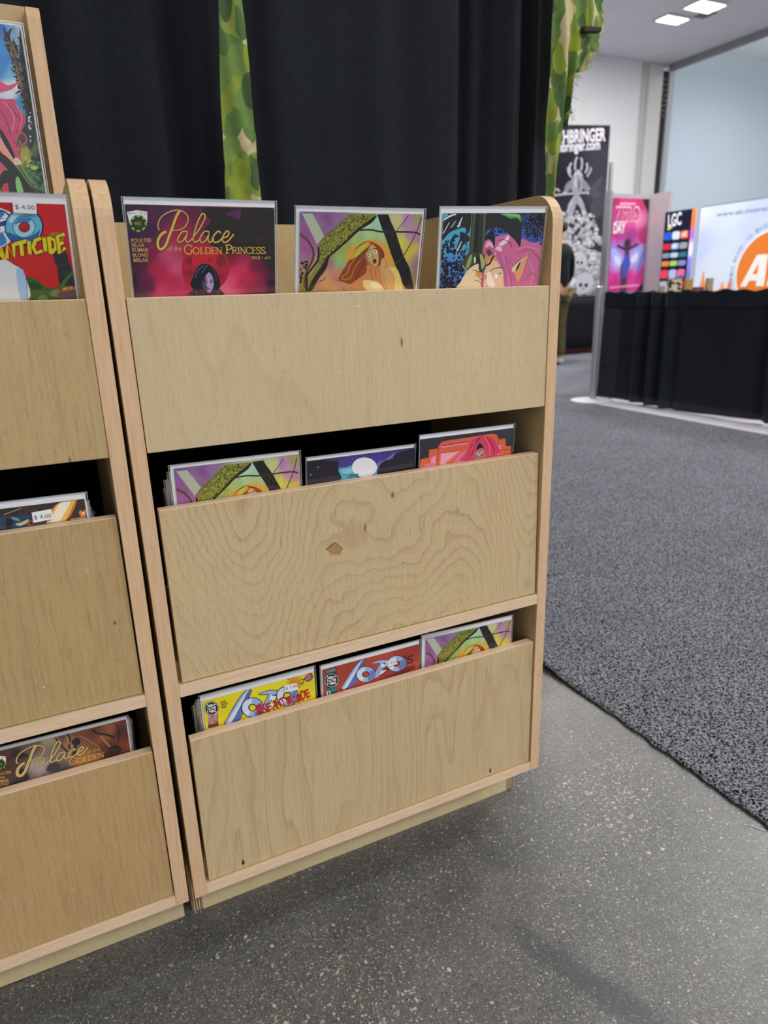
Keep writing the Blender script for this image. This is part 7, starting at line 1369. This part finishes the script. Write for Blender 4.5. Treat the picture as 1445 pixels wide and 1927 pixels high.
tag(st, 'far table with a black cloth skirt below the skull banner', 'table')
rb = MB().box(6.7, 7.75, 7.55, 7.85, .0105, .11).build('storage_case', plain('red_case', '#8a1a22', .5), bevel=.01); tag(rb, 'low red case on the floor under the black-skirted table', 'case')

# ------------------------------------------------------------------ visitor half hidden behind the rack
def skin_obj(name, verts, edges, radii, mat, parent, root=0, sub=2):
    me = bpy.data.meshes.new(name); me.from_pydata(verts, edges, []); o = bpy.data.objects.new(name, me); COL.objects.link(o); me.materials.append(mat)
    sk = o.modifiers.new('skin', 'SKIN'); sk.use_smooth_shade = True
    for i, r in enumerate(radii):
        d = me.skin_vertices[0].data[i]; d.radius = r if isinstance(r, tuple) else (r, r); d.use_root = (i == root)
    s = o.modifiers.new('sub', 'SUBSURF'); s.levels = sub; s.render_levels = sub
    o.parent = parent; return o
ps = empty('person', (5.88, 6.38, .0105), (0, 0, R(200)))
SK = plain('skin_tone', '#c89a7c', .55); JK = cloth_mat('dark_jacket', '#14161a', .85, .2, 300); TR = cloth_mat('khaki_trousers', '#5c5638', .85, .2, 300); SH = plain('white_shoes', '#d8d8d8', .5); HR = plain('dark_hair', '#2a1c14', .6)
V = [(0, 0, .95), (0, .01, 1.12), (0, .01, 1.30), (0, 0, 1.42), (0, -.01, 1.49), (0, -.025, 1.56), (0, -.03, 1.64), (0, -.02, 1.71)]
Rr_ = [(.14, .10), (.13, .09), (.15, .10), (.13, .085), (.055, .055), (.06, .07), (.075, .09), (.055, .07)]
Ed = [(i, i+1) for i in range(7)]
def limb(pts, rs, root_i):
    i0 = len(V); V.extend(pts); Rr_.extend(rs); Ed.append((root_i, i0)); Ed.extend((i0+k, i0+k+1) for k in range(len(pts)-1)); return i0+len(pts)-1
for s in (-1, 1):
    limb([(s*.10, 0, .88), (s*.105, -.01, .50), (s*.11, .02, .10), (s*.115, -.06, .05), (s*.12, -.15, .035)], [.085, .055, .040, .04, .03], 0)
    w = limb([(s*.19, 0, 1.38), (s*.235, .02, 1.12), (s*.22, -.09, .92), (s*.215, -.12, .86)], [.055, .043, .032, .028], 3)
    for k in range(4): limb([(s*(.205+.0), -.145-.004*k, .84-.012*k), (s*.20, -.165, .80-.012*k), (s*.19, -.16, .775-.010*k)], [.010, .009, .008], w)
    limb([(s*.19, -.15, .86), (s*.175, -.175, .835)], [.011, .009], w)
skin_obj('body', V, Ed, Rr_, SK, ps)
jv = [(0, 0, .90), (0, .01, 1.12), (0, .01, 1.30), (0, 0, 1.43), (0, -.005, 1.49)]; jr = [(.165, .125), (.155, .115), (.175, .125), (.14, .10), (.07, .07)]; je = [(0, 1), (1, 2), (2, 3), (3, 4)]
for s in (-1, 1):
    i0 = len(jv); jv += [(s*.19, 0, 1.39), (s*.24, .02, 1.12), (s*.223, -.09, .93)]; jr += [.092, .066, .052]; je += [(3, i0), (i0, i0+1), (i0+1, i0+2)]
skin_obj('jacket', jv, je, jr, JK, ps)
tv = [(0, 0, .96)]; tr_ = [(.155, .115)]; te = []
for s in (-1, 1):
    i0 = len(tv); tv += [(s*.10, 0, .86), (s*.105, -.01, .50), (s*.11, .015, .09)]; tr_ += [.10, .075, .062]; te += [(0, i0), (i0, i0+1), (i0+1, i0+2)]
skin_obj('trousers', tv, te, tr_, TR, ps)
for s in (-1, 1): skin_obj('shoe', [(s*.112, .05, .05), (s*.115, -.06, .045), (s*.12, -.17, .035)], [(0, 1), (1, 2)], [(.045, .05), (.05, .045), (.042, .034)], SH, ps)
skin_obj('hair', [(0, .005, 1.60), (0, .01, 1.67), (0, -.015, 1.735)], [(0, 1), (1, 2)], [(.075, .075), (.088, .09), (.072, .08)], HR, ps)
fm = MB()
fm.quad((-.012, -.105, 1.605), (.012, -.105, 1.605), (0, -.128, 1.615), (0, -.105, 1.655)); fm.box(-.04, -.02, -.122, -.105, 1.645, 1.655); fm.box(.02, .04, -.122, -.105, 1.645, 1.655); fm.box(-.022, .022, -.112, -.10, 1.575, 1.583)
fm.build('face_features', plain('face_shade', '#7a4a3a', .5), ps)
for s in (-1, 1): skin_obj('ear', [(s*.078, -.02, 1.61), (s*.086, -.015, 1.64), (s*.082, -.02, 1.66)], [(0, 1), (1, 2)], [(.008, .014)]*3, SK, ps)
tag(ps, 'person in a dark jacket and khaki trousers, mostly hidden by the right rack', 'person')
